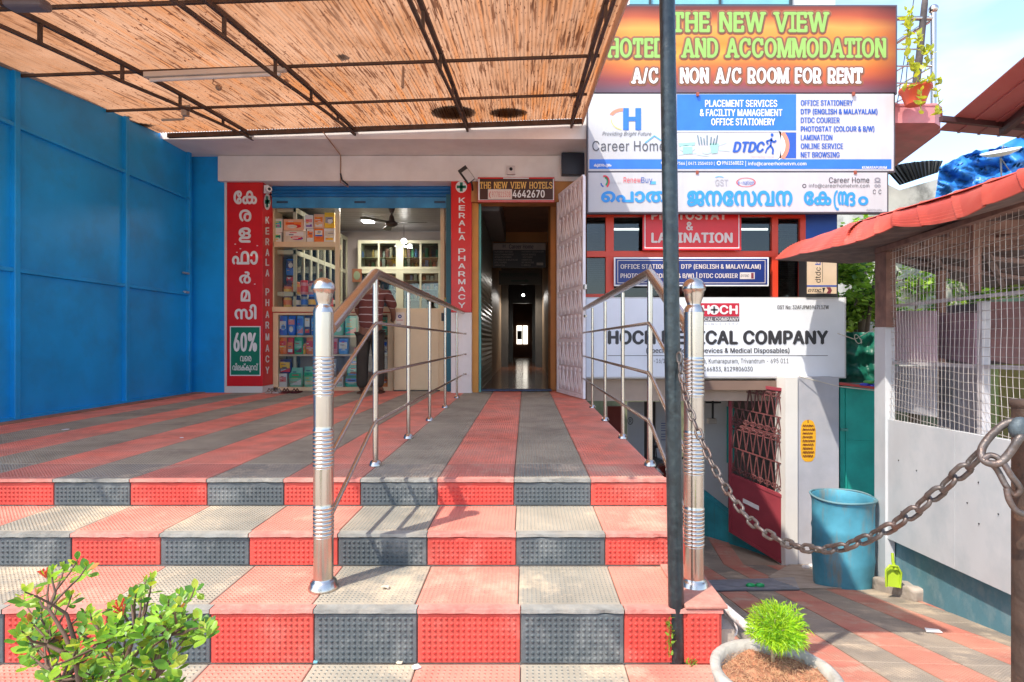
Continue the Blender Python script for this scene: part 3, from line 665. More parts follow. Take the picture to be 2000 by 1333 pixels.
# right-hand narrow shelf seen in the slot
rs = thing('narrow_shelf', 'narrow shelf of small items at the right edge of the pharmacy front', 'shelf', (X_(869, 8.6), 8.6, H1))
for i, y in enumerate((430, 462, 495, 528, 560, 592)):
    m = MB(); m.box(xr - .16, xr - .001, 8.55, 9.2, Z_(y, 8.6) - .008, Z_(y, 8.6)); build('shelf', m, CREAM, rs)
    for j in range(3): m = MB(); c = rb.choice(BC); x = xr - .13 + j * .045; z = Z_(y, 8.6) + .001; m.box(x, x + .035, 8.57, 8.63, z, z + rb.uniform(.08, .16)); tag(build('medicine_pack', m, M('medicine %d' % BC.index(c), c, .45, var=.1)), 'small %s pack on level %s of the narrow shelf right of the pharmacy front' % (('pale grey', 'red', 'blue', 'white', 'amber', 'green', 'maroon', 'tan')[BC.index(c)], 'one two three four five six'.split()[i]), 'medicine', 'packs on the narrow right shelf')
# ---- products
def colr(n, c): return flat(n, c, .35)
PC = dict(white=(.75, .72, .68), green=(.02, .5, .2), teal=(.02, .5, .38), red=(.72, .02, .02), orange=(.85, .2, .02), yellow=(.85, .5, .03), blue=(.02, .16, .68), navy=(.02, .03, .16), pink=(.75, .25, .25), peach=(.78, .42, .26), purple=(.18, .05, .35), cream=(.7, .6, .45), grey=(.3, .3, .32), sky=(.12, .38, .78), maroon=(.18, .03, .05), mint=(.25, .6, .42))
def cm(k): return colr('pack ' + k, PC[k])
def product(kind, label, x0, y0, x1, y1, base, accents, Y=8.6, d=.09, cat='box'):
    r = thing({'box': 'carton', 'pouch': 'packet', 'jar': 'jar'}[kind], label, cat, W((x0 + x1) / 2, y1, Y))
    X0, X1, Z0, Z1 = X_(x0, Y), X_(x1, Y), Z_(y1, Y), Z_(y0, Y)
    m = MB(); cx = (X0 + X1) / 2; hw = (X1 - X0) / 2
    if kind == 'box': m.box(X0 + .001, X1 - .001, Y, Y + d, Z0, Z1, .0025)
    elif kind == 'pouch':
        n = 8; vs = []; h = Z1 - Z0
        prof = [(.0, .85, .7), (.12, .97, 1), (.4, 1, 1), (.7, .98, .75), (.88, .92, .35), (.95, .95, .08), (1, .95, .06)]
        for t_, a, b_ in prof:
            for k in range(n):
                an = 2 * math.pi * (k + .5) / n; ex = abs(math.cos(an)) ** .5 * (1 if math.cos(an) > 0 else -1); ey = abs(math.sin(an)) ** .6 * (1 if math.sin(an) > 0 else -1)
                vs.append((cx + hw * a * ex, Y + .035 + .034 * b_ * ey, Z0 + h * t_))
        fs = [(i * n + k, i * n + (k + 1) % n, (i + 1) * n + (k + 1) % n, (i + 1) * n + k) for i in range(len(prof) - 1) for k in range(n)]
        m.add(vs, fs, True); m.add(vs[:n], [tuple(range(n))[::-1]]); m.add(vs[-n:], [tuple(range(n))])
    else:
        h = Z1 - Z0; m.lathe([(hw * .95, 0), (hw, .01), (hw, h * .74), (hw * .86, h * .82), (hw * .86, h * .82 + .001)], (cx, Y + hw, Z0), 18)
    build('body', m, cm(base), r)
    if kind == 'jar':
        m = MB(); h = Z1 - Z0; m.lathe([(hw * .93, h * .83), (hw * .93, h * .98), (hw * .85, h)], (cx, Y + hw, Z0), 18); m.add([(cx, Y + hw, Z0 + h)], []); build('lid', m, cm(accents[0]), r)
        m = MB(); m.lathe([(hw * 1.012, h * .18), (hw * 1.012, h * .6)], (cx, Y + hw, Z0), 18); build('label_band', m, cm(accents[1]), r)
    else:
        YY = Y if kind == 'box' else Y + .0
        s = Sign(r, (0, YY, 0), (0, -1, 0)); rr = random.Random(int(x0 * 7 + y0))
        w_ = x1 - x0; h_ = y1 - y0
        for i, a in enumerate(accents):
            k = rr.choice('abcd') if i else 'a'
            mt = cm(a)
            if k == 'a': s.rect(x0 + w_ * .1, y0 + h_ * rr.uniform(.1, .3), x1 - w_ * .12, y0 + h_ * rr.uniform(.45, .7), mt, 1 + i, 'printed_panel')
            elif k == 'b': s.oval(x0 + w_ * rr.uniform(.35, .65), y0 + h_ * rr.uniform(.4, .7), w_ * .25, h_ * .16, mt, 1 + i, 'printed_panel', 14)
            elif k == 'c': s.poly([(x0 + w_ * .08, y1 - h_ * .1), (x1 - w_ * .1, y1 - h_ * .1), (x1 - w_ * .1, y1 - h_ * .4)], mt, 1 + i, 'printed_panel')
            else: s.rect(x0 + w_ * .15, y1 - h_ * .3, x1 - w_ * .15, y1 - h_ * .12, mt, 1 + i, 'printed_panel')
        for j in range(4):
            yy = y0 + h_ * (.2 + .17 * j) + rr.uniform(-1, 1); xa = x0 + w_ * rr.uniform(.12, .4); s.rect(xa, yy, min(x1 - w_ * .1, xa + w_ * rr.uniform(.2, .5)), yy + rr.uniform(.8, 1.8), cm(rr.choice(['white', 'navy', 'red', 'yellow', 'white'])), 5 + j * .2, 'printed_line')
        s.done()
    return r
B_ = product
# top shelf (boxes), glass behind
B_('box', 'white and green carton, lower left box on the top display shelf', 535.5, 455, 549.5, 473, 'white', ['green'], 8.56)
B_('box', 'white carton with teal print stacked at the upper left of the top display shelf', 535.5, 428, 551.5, 454.6, 'white', ['teal', 'sky'], 8.56)
B_('box', 'wide peach carton with brown stripes lying on the top display shelf', 553.5, 429, 593, 451, 'peach', ['orange', 'red', 'cream'], 8.56)
B_('box', 'wide cream carton with purple base band under the peach carton', 553.5, 451.4, 598, 473, 'cream', ['white', 'purple', 'red'], 8.56)
B_('box', 'white carton with lilac foot at the middle of the top display shelf', 595, 421, 611.5, 447, 'white', ['pink', 'purple'], 8.56)
B_('box', 'white carton with red stripe under the lilac footed carton', 599, 447.6, 612.5, 473, 'white', ['red', 'orange'], 8.56)
B_('box', 'tall peach and orange carton standing on the blue striped carton', 612.8, 419, 632.5, 447, 'peach', ['orange', 'white'], 8.56)
B_('box', 'blue striped white carton with orange corner at the bottom of the top shelf', 613.5, 447.6, 631.8, 473, 'orange', ['blue', 'white'], 8.56)
B_('box', 'grey and yellow carton at the upper right of the top display shelf', 633.5, 416, 652.8, 446, 'yellow', ['grey', 'white'], 8.56)
B_('box', 'white carton with yellow corner at the lower right of the top display shelf', 632.6, 447, 653.5, 473, 'white', ['cream', 'yellow'], 8.56)
# jars on middle deck
J = lambda lab, x0, y0, x1, y1, b_, a, Y=8.62: product('jar', lab, x0, y0, x1, y1, b_, a, Y, cat='jar')
J('orange jar with dark lid, lower jar at the left of the counter', 551, 578, 567, 600, 'yellow', ['maroon', 'orange'])
J('orange jar with dark lid stacked on another orange jar at the left of the counter', 551.5, 556.5, 566.5, 577.6, 'orange', ['maroon', 'yellow'])
J('blue tin with pale label, left of the three blue tins on the counter', 569, 578, 584, 600, 'navy', ['navy', 'cream'])
J('grey blue tin, middle of the three tins on the counter', 585.5, 576, 598, 600, 'grey', ['navy', 'blue'])
J('blue tin with yellow label, right of the three tins on the counter', 600, 576, 614, 600, 'navy', ['blue', 'yellow'])
J('large yellow tub with orange lid standing on the blue tins', 567.5, 551, 583, 575.6, 'yellow', ['orange', 'orange'], 8.66)
J('large pink tub with red lid in the middle of the upper tins', 584.5, 548, 599, 575.6, 'pink', ['red', 'red'], 8.66)
J('pink jar with dark red lid at the right of the upper tins', 600.5, 549, 615, 575.6, 'pink', ['maroon', 'cream'], 8.66)
J('red jar with maroon lid in the right corner of the counter display', 632, 577, 648, 600, 'red', ['maroon', 'pink'])
B_('pouch', 'blue hanging strip of sachets at the back of the counter display', 557, 506, 575, 538, 'blue', ['navy', 'white'], 8.75, cat='packet')
B_('pouch', 'dark red hanging packets under the blue sachets', 558, 538.5, 574, 556, 'maroon', ['red'], 8.8, cat='packet')
# upper row of the counter
b1 = 655.6
for i, (x0, x1, c, a, l_) in enumerate(((544.5, 560.5, 'blue', ['white', 'sky'], 'first blue packet at the left end of the upper counter shelf'), (561.5, 577, 'blue', ['pink', 'white'], 'blue packet with pink print, second on the upper counter shelf'), (578, 593, 'sky', ['blue', 'pink'], 'light blue packet with pink figure, third on the upper counter shelf'), (594, 606, 'navy', ['white', 'red'], 'dark blue packet with white panel, fourth on the upper counter shelf'), (607, 618, 'blue', ['sky'], 'narrow blue packet beside the chrome post on the upper counter shelf'))):
    B_('pouch', l_, x0, 617.5, x1, b1, c, a, 8.535, cat='packet')
B_('pouch', 'mint green packet with white panel left of the standing customer', 645, 618, 671, b1, 'mint', ['green', 'white'], 8.535, cat='packet')
B_('pouch', 'teal green packet with pink print beside the customer, upper counter shelf', 672, 618, 698, b1, 'teal', ['mint', 'pink'], 8.535, cat='packet')
B_('pouch', 'green packet partly hidden behind the customer, upper counter shelf', 744, 620, 757, b1, 'mint', ['teal'], 8.535, cat='packet')
b2 = 692.6
for x0, x1, y0, c, a, l_ in ((544.5, 560, 660, 'orange', ['yellow', 'red'], 'orange packet at the left end of the middle counter shelf'), (560.5, 573, 655.2 + 2, 'red', ['orange', 'white'], 'tall red packet with white figure on the middle counter shelf'), (573.5, 591, 656.5, 'green', ['mint', 'maroon'], 'green packet with dark print on the middle counter shelf'), (591.5, 596, 672, 'yellow', ['orange'], 'thin yellow packet on the middle counter shelf'), (596.5, 613, 660, 'orange', ['white', 'red'], 'orange packet with white oval on the middle counter shelf'), (648, 659, 662, 'pink', ['red'], 'plain salmon red packet right of the chrome post'), (660.5, 680, 659, 'sky', ['blue', 'white', 'cream'], 'blue and white packet on the middle counter shelf left of the customer'), (690, 703, 680, 'red', ['pink'], 'low red packet beside the trousers of the customer'), (746, 757, 664, 'white', ['blue', 'navy'], 'white and blue packet right of the customer on the middle shelf')):
    B_('pouch', l_, x0, y0 + (3 if y0 < 660 else 0), x1, b2, c, a, 8.535, cat='packet')
b3 = 756.6
B_('pouch', 'purple and yellow packet leaning on the pink box at the left of the bottom shelf', 544.5, 703, 569, 730, 'navy', ['yellow', 'white', 'red'], 8.535, cat='packet')
B_('box', 'pale pink carton under the purple packet on the bottom shelf', 544.5, 730.5, 560.5, b3, 'white', ['pink'], 8.535)
B_('pouch', 'white pack with broad green bow print, left of the pair on the bottom shelf', 563, 719, 591, b3, 'mint', ['green', 'white'], 8.535, cat='packet')
B_('pouch', 'white pack with green top, right of the pair on the bottom shelf', 592, 717, 616, b3, 'mint', ['green', 'cream'], 8.535, cat='packet')
B_('pouch', 'grey patterned packet behind the chrome post on the bottom shelf', 645, 702, 657, 734, 'grey', ['white', 'purple'], 8.535, cat='packet')
B_('box', 'white carton with peach print at the foot of the bottom shelf', 652, 737, 670, b3, 'white', ['peach', 'teal'], 8.535)
for i, (x0, y0, x1, y1, l_) in enumerate(((682, 697.5, 703, 716, 'topmost teal and peach packet of the leaning stack beside the customer'), (676, 716.5, 703, 736, 'middle teal packet of the stack beside the customer'), (672, 736.5, 703, b3, 'lowest teal packet of the stack beside the customer'))):
    B_('pouch', l_, x0, y0, x1, y1, 'teal', ['mint', 'cream' if i else 'peach', 'sky'], 8.535, cat='packet')
B_('box', 'dark orange box in the shaded corner of the bottom shelf', 742, 742, 757, b3, 'orange', ['maroon'], 8.56)
B_('box', 'yellow pack on the counter beside the right window frame', 868.5, 582, 871.3, 604, 'yellow', ['green'], 8.45, .05)
# hanging framed picture etc on the back wall
pf = thing('wall_clock', 'round green faced clock in a brown frame on the pharmacy wall', 'clock', W(697, 538, 10.7)); m = MB(); boxpx(m, 688, 526, 706, 552, 10.7, .04, .005); build('case', m, M('brown wood', (.25, .09, .04), .5), pf); s = Sign(pf, (0, 10.7, 0), (0, -1, 0)); s.oval(697, 539, 6.5, 8.5, flat('clock green', (.2, .25, .15)), 1, 'dial'); s.done()
# ================================================================ hotel doorway and corridor
co = thing('hotel_corridor', 'long dark corridor behind the hotel doorway with a bright window at its far end', 'corridor', (0, 10, H1))
CX0, CX1, CZT, CYE = -.70, .47, 3.62, 26
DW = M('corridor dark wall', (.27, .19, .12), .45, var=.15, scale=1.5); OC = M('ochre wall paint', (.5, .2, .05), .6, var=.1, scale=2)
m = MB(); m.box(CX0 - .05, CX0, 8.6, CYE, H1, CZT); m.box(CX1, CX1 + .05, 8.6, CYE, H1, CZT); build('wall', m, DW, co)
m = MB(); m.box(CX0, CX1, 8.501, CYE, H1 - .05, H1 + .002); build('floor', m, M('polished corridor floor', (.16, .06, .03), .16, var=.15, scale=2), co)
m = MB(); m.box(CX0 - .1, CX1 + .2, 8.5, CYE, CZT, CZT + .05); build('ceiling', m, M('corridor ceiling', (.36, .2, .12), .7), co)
m = MB(); m.box(CX0, CX1, 12.2, 12.5, Z_(474, 12.2), CZT); build('ochre_beam', m, OC, co)
m = MB(); m.box(X_(1071, 9.5), CX1 + .01, 8.62, 9.6, H1, 3.5); build('ochre_jamb', m, OC, co)
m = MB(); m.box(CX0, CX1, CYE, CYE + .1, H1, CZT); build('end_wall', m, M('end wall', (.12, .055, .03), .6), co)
for (y_, wdt, zt_) in ((16, .2, 3.0), (20, .24, 2.6)):
    m = MB(); m.box(CX0, CX0 + wdt, y_, y_ + .2, H1, CZT); m.box(CX1 - wdt, CX1, y_, y_ + .2, H1, CZT); m.box(CX0, CX1, y_ - .001, y_ + .19, zt_, CZT); build('door_frame', m, M('dark frame', (.07, .06, .05), .3), co)
m = MB(); m.box(-.42, .08, CYE - .03, CYE - .01, Z_(673, CYE), Z_(637, CYE)); wo = build('end_window', m, emis('bright window', (1, .93, .8), .9), co)
m = MB(); m.box(-.17, -.13, CYE - .05, CYE - .035, Z_(673, CYE), Z_(637, CYE)); m.box(-.40, -.18, CYE - .05, CYE - .035, Z_(664, CYE), Z_(647, CYE)); build('window_bar', m, BLACK, co)
p = W(1022, 577.5, 15.5); m = MB(); m.sphere(p, .035); lampthing('corridor_lamp', 'small white lamp glowing far inside the hotel corridor', m, p, 12, .1)
# threshold mat
m = MB(); m.box(X_(942, 8.4), X_(1077, 8.4), 8.3, 8.5, H1 + .012, H1 + .03, .004); tag(build('door_mat', m, M('blue grey mat', (.06, .09, .16), .8, var=.2, scale=20)), 'blue grey mat lying across the hotel threshold', 'mat')
# shutter on the corridor's left wall
cs = thing('corridor_shutter', 'dark roller shutter with teal guide along the left side of the hotel doorway', 'shutter', (CX0, 8.6, H1))
m = MB(); m.box(X_(935, 8.25), X_(939.5, 8.25), 8.25, 8.3, H1, 3.3); build('guide_rail', m, M('teal guide', (.12, .4, .36), .5), cs)
SL = M('dark shutter slat', (.1, .11, .085), .3, .3, var=.15)
for i in range(34):
    z = H1 + i * .08; m = MB(); m.add([(CX0 + .012, 8.62, z), (CX0 + .012, 11.2, z), (CX0 + .03, 11.2, z + .04), (CX0 + .03, 8.62, z + .04), (CX0 + .012, 11.2, z + .079), (CX0 + .012, 8.62, z + .079)], [(0, 1, 2, 3), (3, 2, 4, 5)]); build('slat', m, SL, cs)
m = MB(); m.box(CX0 + .0, CX0 + .3, 8.62, 11.3, 3.25, 3.6, .02); build('shutter_box', m, M('grey shutter box', (.16, .17, .18), .5), cs)
# corridor signs
YS = 12.0
sg = front_board('corridor_sign', 'dark notice board headed Career Home hanging across the corridor', 960, 475, 1066, 524, YS, .03, flat('sign dark navy', (.05, .045, .06)), 'sign')
GW = flat('dull white', (.5, .42, .38)); sg.rect(960.5, 476, 1065.5, 489, GW, 1); sg.text('Career Home', 994, 478, 1042, 487, flat('dark text', (.1, .07, .1)), .03, 2); sg.text('H', 982, 478, 987, 485, flat('dark text', (.1, .07, .1)), .03, 2)
for t_, x0, y in (('PLACEMENT SERVICES', 966, 491), ('FACILITY MANAGEMENT', 966, 496.4), ('OFFICE STATIONERY', 966, 501.6), ('DTP ENGLISH & MALAYALAM', 966, 506.8), ('DTDC COURIER', 966, 512), ('LAMINATION', 966, 517.3), ('PHOTOSTAT COLOUR & B/W', 1019, 491), ('ONLINE SERVICE', 1019, 496.4), ('STATIONERY', 1021, 501.6), ('LAMINATION', 1019, 506.8), ('NET BROWSING', 1019, 512), ('E-SERVICE', 1019, 517.3)):
    sg.text(t_, x0, y, x0 + len(t_) * 1.95, y + 3.3, GW, .0, 2)
sg.rect(1048, 514, 1061, 519, GW, 2); sg.done()
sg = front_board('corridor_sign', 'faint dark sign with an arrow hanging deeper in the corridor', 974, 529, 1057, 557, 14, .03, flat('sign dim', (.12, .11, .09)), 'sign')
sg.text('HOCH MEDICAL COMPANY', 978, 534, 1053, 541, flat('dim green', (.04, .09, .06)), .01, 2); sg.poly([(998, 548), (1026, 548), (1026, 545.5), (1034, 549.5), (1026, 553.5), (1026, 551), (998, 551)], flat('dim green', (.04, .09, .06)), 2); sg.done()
# sign over the hotel door
sg = front_board('hotel_sign', 'maroon board reading THE NEW VIEW HOTELS with a phone number over the corridor door', 933, 347, 1083, 396, 8.02, .03, flat('sign frame red', (.55, .03, .03)), 'sign')
MAR = flat('maroon board', (.06, .018, .012)); GOLD = flat('gold letters', (.85, .5, .12))
sg.rect(934, 348, 1082, 395, WHITEP, 1, 'border'); sg.rect(937, 350, 1080, 391, MAR, 2, 'board_face'); sg.rect(934, 348, 983, 350, REDS, 2); sg.rect(1033, 348, 1082, 350, REDS, 2); sg.rect(934, 392, 1082, 394.5, REDS, 3)
sg.serif('THE NEW VIEW HOTELS', 937, 356, 1079, 369.5, GOLD, .01, 3); sg.rect(953, 370.5, 1000, 390, flat('pale patch', (.74, .6, .52)), 4, 'taped_patch'); sg.text('977821508', 961, 375, 997, 386, flat('red handwriting', (.6, .12, .1)), -.005, 5); sg.text('(', 955, 375, 959, 388, flat('red handwriting', (.6, .12, .1)), .0, 5)
sg.text('4642670', 1001, 372, 1064, 387, WHITEP, .03, 3); sg.done()
m = MB(); m.box(X_(921.5, 8.2), X_(1150, 8.2), 8.12, 8.4, Z_(395, 8.12), Z_(357, 8.17) - .001); tag(build('door_lintel', m, M('ochre lintel', (.45, .2, .06), .7, var=.2)), 'ochre lintel behind the hotel name board', 'lintel')
m = MB(); m.box(X_(1088, 8.17), X_(1146, 8.17), 8.2, 8.6, -1.6, Z_(395, 8.12) - .002); tag(build('door_pillar', m, OC), 'ochre pillar at the right side of the hotel doorway', 'pillar')
m = MB(); boxpx(m, 1097, 299, 1142, 341, 7.95, .12, .004); tag(build('switch_box', m, M('dark navy box', (.015, .02, .035), .35)), 'dark navy meter box on the wall above the white gate', 'box')
# flood lamp, sensors, cctv
fl = thing('flood_lamp', 'small grey flood lamp on a bracket above the KERALA PHARMACY sign', 'lamp', W(915, 345, 7.9))
A, B2 = W(902, 330, 7.75), W(920, 355, 7.75); d = (B2 - A).normalized(); rt = Vector((d.z, 0, -d.x))
m = MB(); m.beam(A, B2, .06, .13, up=rt); build('housing', m, BLACK, fl)
m = MB(); m.beam(A + d * .05 + Vector((.012, -.032, 0)), B2 + Vector((.012, -.032, 0)), .012, .1, up=rt); build('lens', m, flat('lamp lens', (.55, .53, .52), .2), fl)
m = MB(); m.tube([B2, W(922, 362, 7.95), W(923, 372, 8.1)], .014, 8); build('bracket', m, BLACK, fl)
ca = thing('cctv_camera', 'white round security camera fixed at the top of the left red sign', 'camera', W(523, 372, 8.1))
m = MB(); boxpx(m, 515, 362, 524, 378, 8.12, .05, .006); build('mount', m, WHITEP, ca); m = MB(); c_ = W(527, 371, 8.1); m.tube([c_ + Vector((-.06, .06, 0)), c_ + Vector((.02, -.06, -.01))], .038, 14); build('camera_body', m, WHITEP, ca)
m = MB(); m.tube([c_ + Vector((.02, -.061, -.01)), c_ + Vector((.023, -.066, -.011))], .022, 12); build('lens', m, BLACK, ca)
se = thing('door_sensor', 'square white sensor box with dark round eye above the hotel board', 'sensor', W(998, 340, 8.05)); m = MB(); boxpx(m, 990.5, 324, 1006, 341, 8.05, .06, .008); build('box', m, M('sensor white', (.7, .6, .56), .5), se); m = MB(); m.sphere(W(998, 331, 8.05), .024); build('eye', m, BLACK, se)
# shoes on the threshold
for i, (px, c, l_) in enumerate(((532, (.45, .36, .3), 'pale strappy sandals at the foot of the red pillar sign'), (546, (.45, .4, .36), 'second pair of pale sandals beside the first at the pharmacy step'), (562, (.12, .015, .015), 'dark red slippers at the foot of the display counter'), (581, (.1, .012, .012), 'second dark red slippers right of the first pair'))):
    r = thing('pair_of_sandals', l_, 'sandals', W(px, 768, 8.15))
    for j in (0, 1):
        x = X_(px - 4 + j * 6, 8.1); m = MB(); z = H1 + .006
        m.prism([(x - .02, 7.98, z), (x + .02, 7.98, z), (x + .026, 8.08, z), (x + .02, 8.2, z), (x - .02, 8.2, z), (x - .026, 8.08, z)], (0, 0, .022)); build('sole', m, M('sandal %d' % i, c, .7), r)
        m = MB(); m.tube([(x - .026, 8.06, z + .02), (x, 8.05, z + .065), (x + .026, 8.06, z + .02)], .009, 6); build('strap', m, M('sandal strap %d' % i, tuple(k * .5 for k in c), .6), r)
# ================================================================ canopy
can = thing('canopy', 'translucent corrugated canopy on rusty steel trusses, streaked with brown dirt', 'canopy', (-2, 4.6, 3.7))
def zc(x, y):
    d = 7.4 - y; return 4.12 + .035 * x - .075 * d - .010 * d * d
def canopy_mat():
    m = bpy.data.materials.new('canopy sheet'); m.use_nodes = True; n = m.node_tree.nodes; l = m.node_tree.links.new; n.clear()
    o = n.new("ShaderNodeOutputMaterial"); tr = n.new("ShaderNodeBsdfTranslucent"); df = n.new("ShaderNodeBsdfDiffuse"); mx = n.new("ShaderNodeMixShader"); mx.inputs[0].default_value = .8
    g = n.new("ShaderNodeNewGeometry")
    def nz(sc, scale, det, rough=.6):
        mp = n.new("ShaderNodeMapping"); mp.inputs['Scale'].default_value = sc; l(g.outputs['Position'], mp.inputs[0])
        t = n.new("ShaderNodeTexNoise"); t.inputs['Scale'].default_value = scale; t.inputs['Detail'].default_value = det; t.inputs['Roughness'].default_value = rough; l(mp.outputs[0], t.inputs['Vector']); return t.outputs['Fac']
    def mr(s, a, b, c=0, d=1):
        r = n.new("ShaderNodeMapRange"); r.inputs[1].default_value = a; r.inputs[2].default_value = b; r.inputs[3].default_value = c; r.inputs[4].default_value = d; l(s, r.inputs[0]); return r.outputs[0]
    def mul(a, b):
        r = n.new("ShaderNodeMath"); r.operation = 'MULTIPLY'; l(a, r.inputs[0]); l(b, r.inputs[1]); return r.outputs[0]
    def mix(f, a, col):
        x = n.new("ShaderNodeMixRGB"); l(f, x.inputs[0]); x.inputs[2].default_value = col + (1,)
        if isinstance(a, tuple): x.inputs[1].default_value = a + (1,)
        else: l(a, x.inputs[1])
        return x.outputs[0]
    sx = n.new("ShaderNodeSeparateXYZ"); l(g.outputs['Position'], sx.inputs[0])
    # dirt gathers in the middle bays and towards the wall
    reg = mr(nz((1, .5, 1), .9, 3), 0.30, .55, .45, 1)
    yf = mr(sx.outputs['Y'], 2.5, 7.2, .55, 1.1); xf = mr(sx.outputs['X'], -4.4, -1.6, .5, 1.0)
    reg2 = mul(mul(reg, yf), xf)
    fine = mr(nz((42, 1.7, 1), 1.0, 2.5, .6), .56, .60)
    mid = mr(nz((16, .6, 1), 1.0, 4, .7), .47, .66)
    dots = mr(nz((60, 14, 1), 1.0, 2, .6), .63, .66)
    base = mix(mr(nz((.8, .8, .8), 1.6, 4), .35, .65), (.27, .13, .065), (.37, .20, .115))
    bl = mr(nz((2.4, .45, 1), 1.0, 6, .65), .50, .68, 0, .75)
    base = mix(mul(bl, reg2), base, (.30, .12, .045))
    c1 = mix(mul(mid, reg2), base, (.36, .12, .03))
    c2 = mix(mul(fine, mr(reg2, .1, .6, 0, .85)), c1, (.075, .024, .011))
    c3 = mix(mul(dots, mr(reg2, .1, .6)), c2, (.07, .02, .01))
    l(c3, tr.inputs[0]); l(c3, df.inputs[0]); l(df.outputs[0], mx.inputs[1]); l(tr.outputs[0], mx.inputs[2]); l(mx.outputs[0], o.inputs[0]); return m
mb = MB(); x0, x1, y0, y1 = -4.98, .74, 1.72, 7.42; pitch = .036; nx = int((x1 - x0) / pitch * 6); ny = 22
vs = []
for j in range(ny + 1):
    y = y0 + (y1 - y0) * j / ny
    for i in range(nx + 1):
        x = x0 + (x1 - x0) * i / nx; vs.append((x, y, zc(x, y) + .045 + .0045 * math.sin(2 * math.pi * x / pitch) + .004 * math.sin(y * 1.7 + x)))
fs = [(j * (nx + 1) + i, j * (nx + 1) + i + 1, (j + 1) * (nx + 1) + i + 1, (j + 1) * (nx + 1) + i) for j in range(ny) for i in range(nx)]
mb.add(vs, fs, True); build('corrugated_sheet', mb, canopy_mat(), can)
TS = M('truss steel', (.085, .055, .042), .7, .2, var=.35, scale=8, dirt=.5, dcol=(.2, .1, .06), dscale=10, bump=.2)
for xt in (-3.64, -2.26, -.77, .60):
    ys = [1.75 + i * (7.62 - 1.75) / 16 for i in range(17)]
    m = MB()
    for a, b in zip(ys[:-1], ys[1:]):
        m.beam((xt, a, zc(xt, a) + .0), (xt, b, zc(xt, b) + .0), .036, .036); 
        q = lambda y: zc(xt, y) - (.165 if y < 5.1 else max(.05, .165 - (y - 5.1) * .048))
        m.beam((xt, a, q(a)), (xt, b, q(b)), .026, .026)
    tr_ = build('truss', m, TS, can)
    for y in (2.5, 3.38, 4.22, 5.08, 5.93, 6.77, 7.55):
        m = MB(); m.box(xt - .012, xt + .012, y - .012, y + .012, q(y), zc(xt, y) - .005); build('strut', m, TS, tr_)
for i, y in enumerate((1.8, 2.75, 4.05, 5.35, 6.45)):
    m = MB(); m.beam((-4.8, y, zc(-4.8, y) + .022), (.70, y, zc(.7, y) + .022), .024, .024); build('purlin', m, TS, can)
m = MB(); m.beam((-4.7, 7.4, zc(-4.7, 7.4) + .0), (.74, 7.4, zc(.74, 7.4) + .0), .05, .055); build('wall_purlin', m, TS, can)
m = MB(); vs = []
for j in range(17):
    y = 1.75 + j * 5.67 / 16; z = zc(.75, y)
    vs += [(.735, y, z + .06), (.75, y, z + .06), (.75, y, z - .05), (.735, y, z - .05)]
m.add(vs, [(j * 4 + q, j * 4 + (q + 1) % 4, j * 4 + 4 + (q + 1) % 4, j * 4 + 4 + q) for j in range(16) for q in range(4)]); build('edge_flashing', m, M('pale flashing', (.66, .42, .28), .5, var=.1), can)
# debris lying on the sheet (shows as dark shapes through it)
DB = M('dark debris', (.05, .025, .015), .9)
def debris(lab, pts, nm='debris'):
    out_ = []
    for px, py in pts:
        t = Vector(((px - CX) / F, 1, -(py - CY) / F)); y = 7.38
        while y > 2 and CZ + t.z * y > zc(t.x * y, y) + .07: y -= .01
        p = Vector((t.x * y, y, zc(t.x * y, y) + .078))
        out_.append(p)
    m = MB(); m.prism(out_, (0, 0, .012)); tag(build(nm, m, DB), lab, 'debris')
el_ = lambda cx, cy, rx, ry, n=16: [(cx + rx * math.cos(2 * math.pi * i / n), cy + ry * math.sin(2 * math.pi * i / n)) for i in range(n)]
debris('dark oval debris lying on the canopy, the left of the pair near the wall', el_(882, 216, 44, 14)); debris('dark oval debris lying on the canopy, the right of the pair near the wall', el_(990, 217, 37, 10))
debris('small dark square scrap lying on the canopy above the pharmacy', [(652, 103), (668, 101), (679, 110), (664, 115)]); debris('dark leaf shaped scrap on the canopy beside the blue gate', [(236, 237), (262, 236), (300, 242), (275, 250), (250, 246)])
debris('small dark scrap on the canopy near its right edge', [(1108, 186), (1118, 176), (1133, 177), (1124, 187)])
# tube light hanging under the canopy
A, B2 = W(283, 148, 5.3), W(558, 136, 5.3)
tl_ = thing('tube_light', 'white fluorescent tube fitting fixed under the canopy', 'lamp', (A + B2) / 2); m = MB(); m.beam(A, B2, .05, .045); build('housing', m, M('tube fitting', (.66, .58, .5), .5, var=.08), tl_)
m = MB(); m.tube([A + Vector((.05, 0, -.045)), B2 + Vector((-.05, 0, -.045))], .018, 10); build('tube', m, M('tube glass', (.75, .7, .64), .3), tl_)
cb_ = thing('ceiling_box', 'grey wiring box and bent bracket under the canopy near the gate', 'box', W(362, 222, 6.3)); m = MB(); m.tube([W(316, 235, 6.3), W(358, 234, 6.3), W(361, 208, 6.3), W(371, 208, 6.3)], .014, 6); build('bracket', m, M('grey conduit', (.4, .33, .27), .6), cb_); m = MB(); m.box(*sum(([v - .03, v + .03] for v in W(362, 222, 6.28)), [])); build('box', m, M('grey conduit', (.4, .33, .27), .6), cb_)
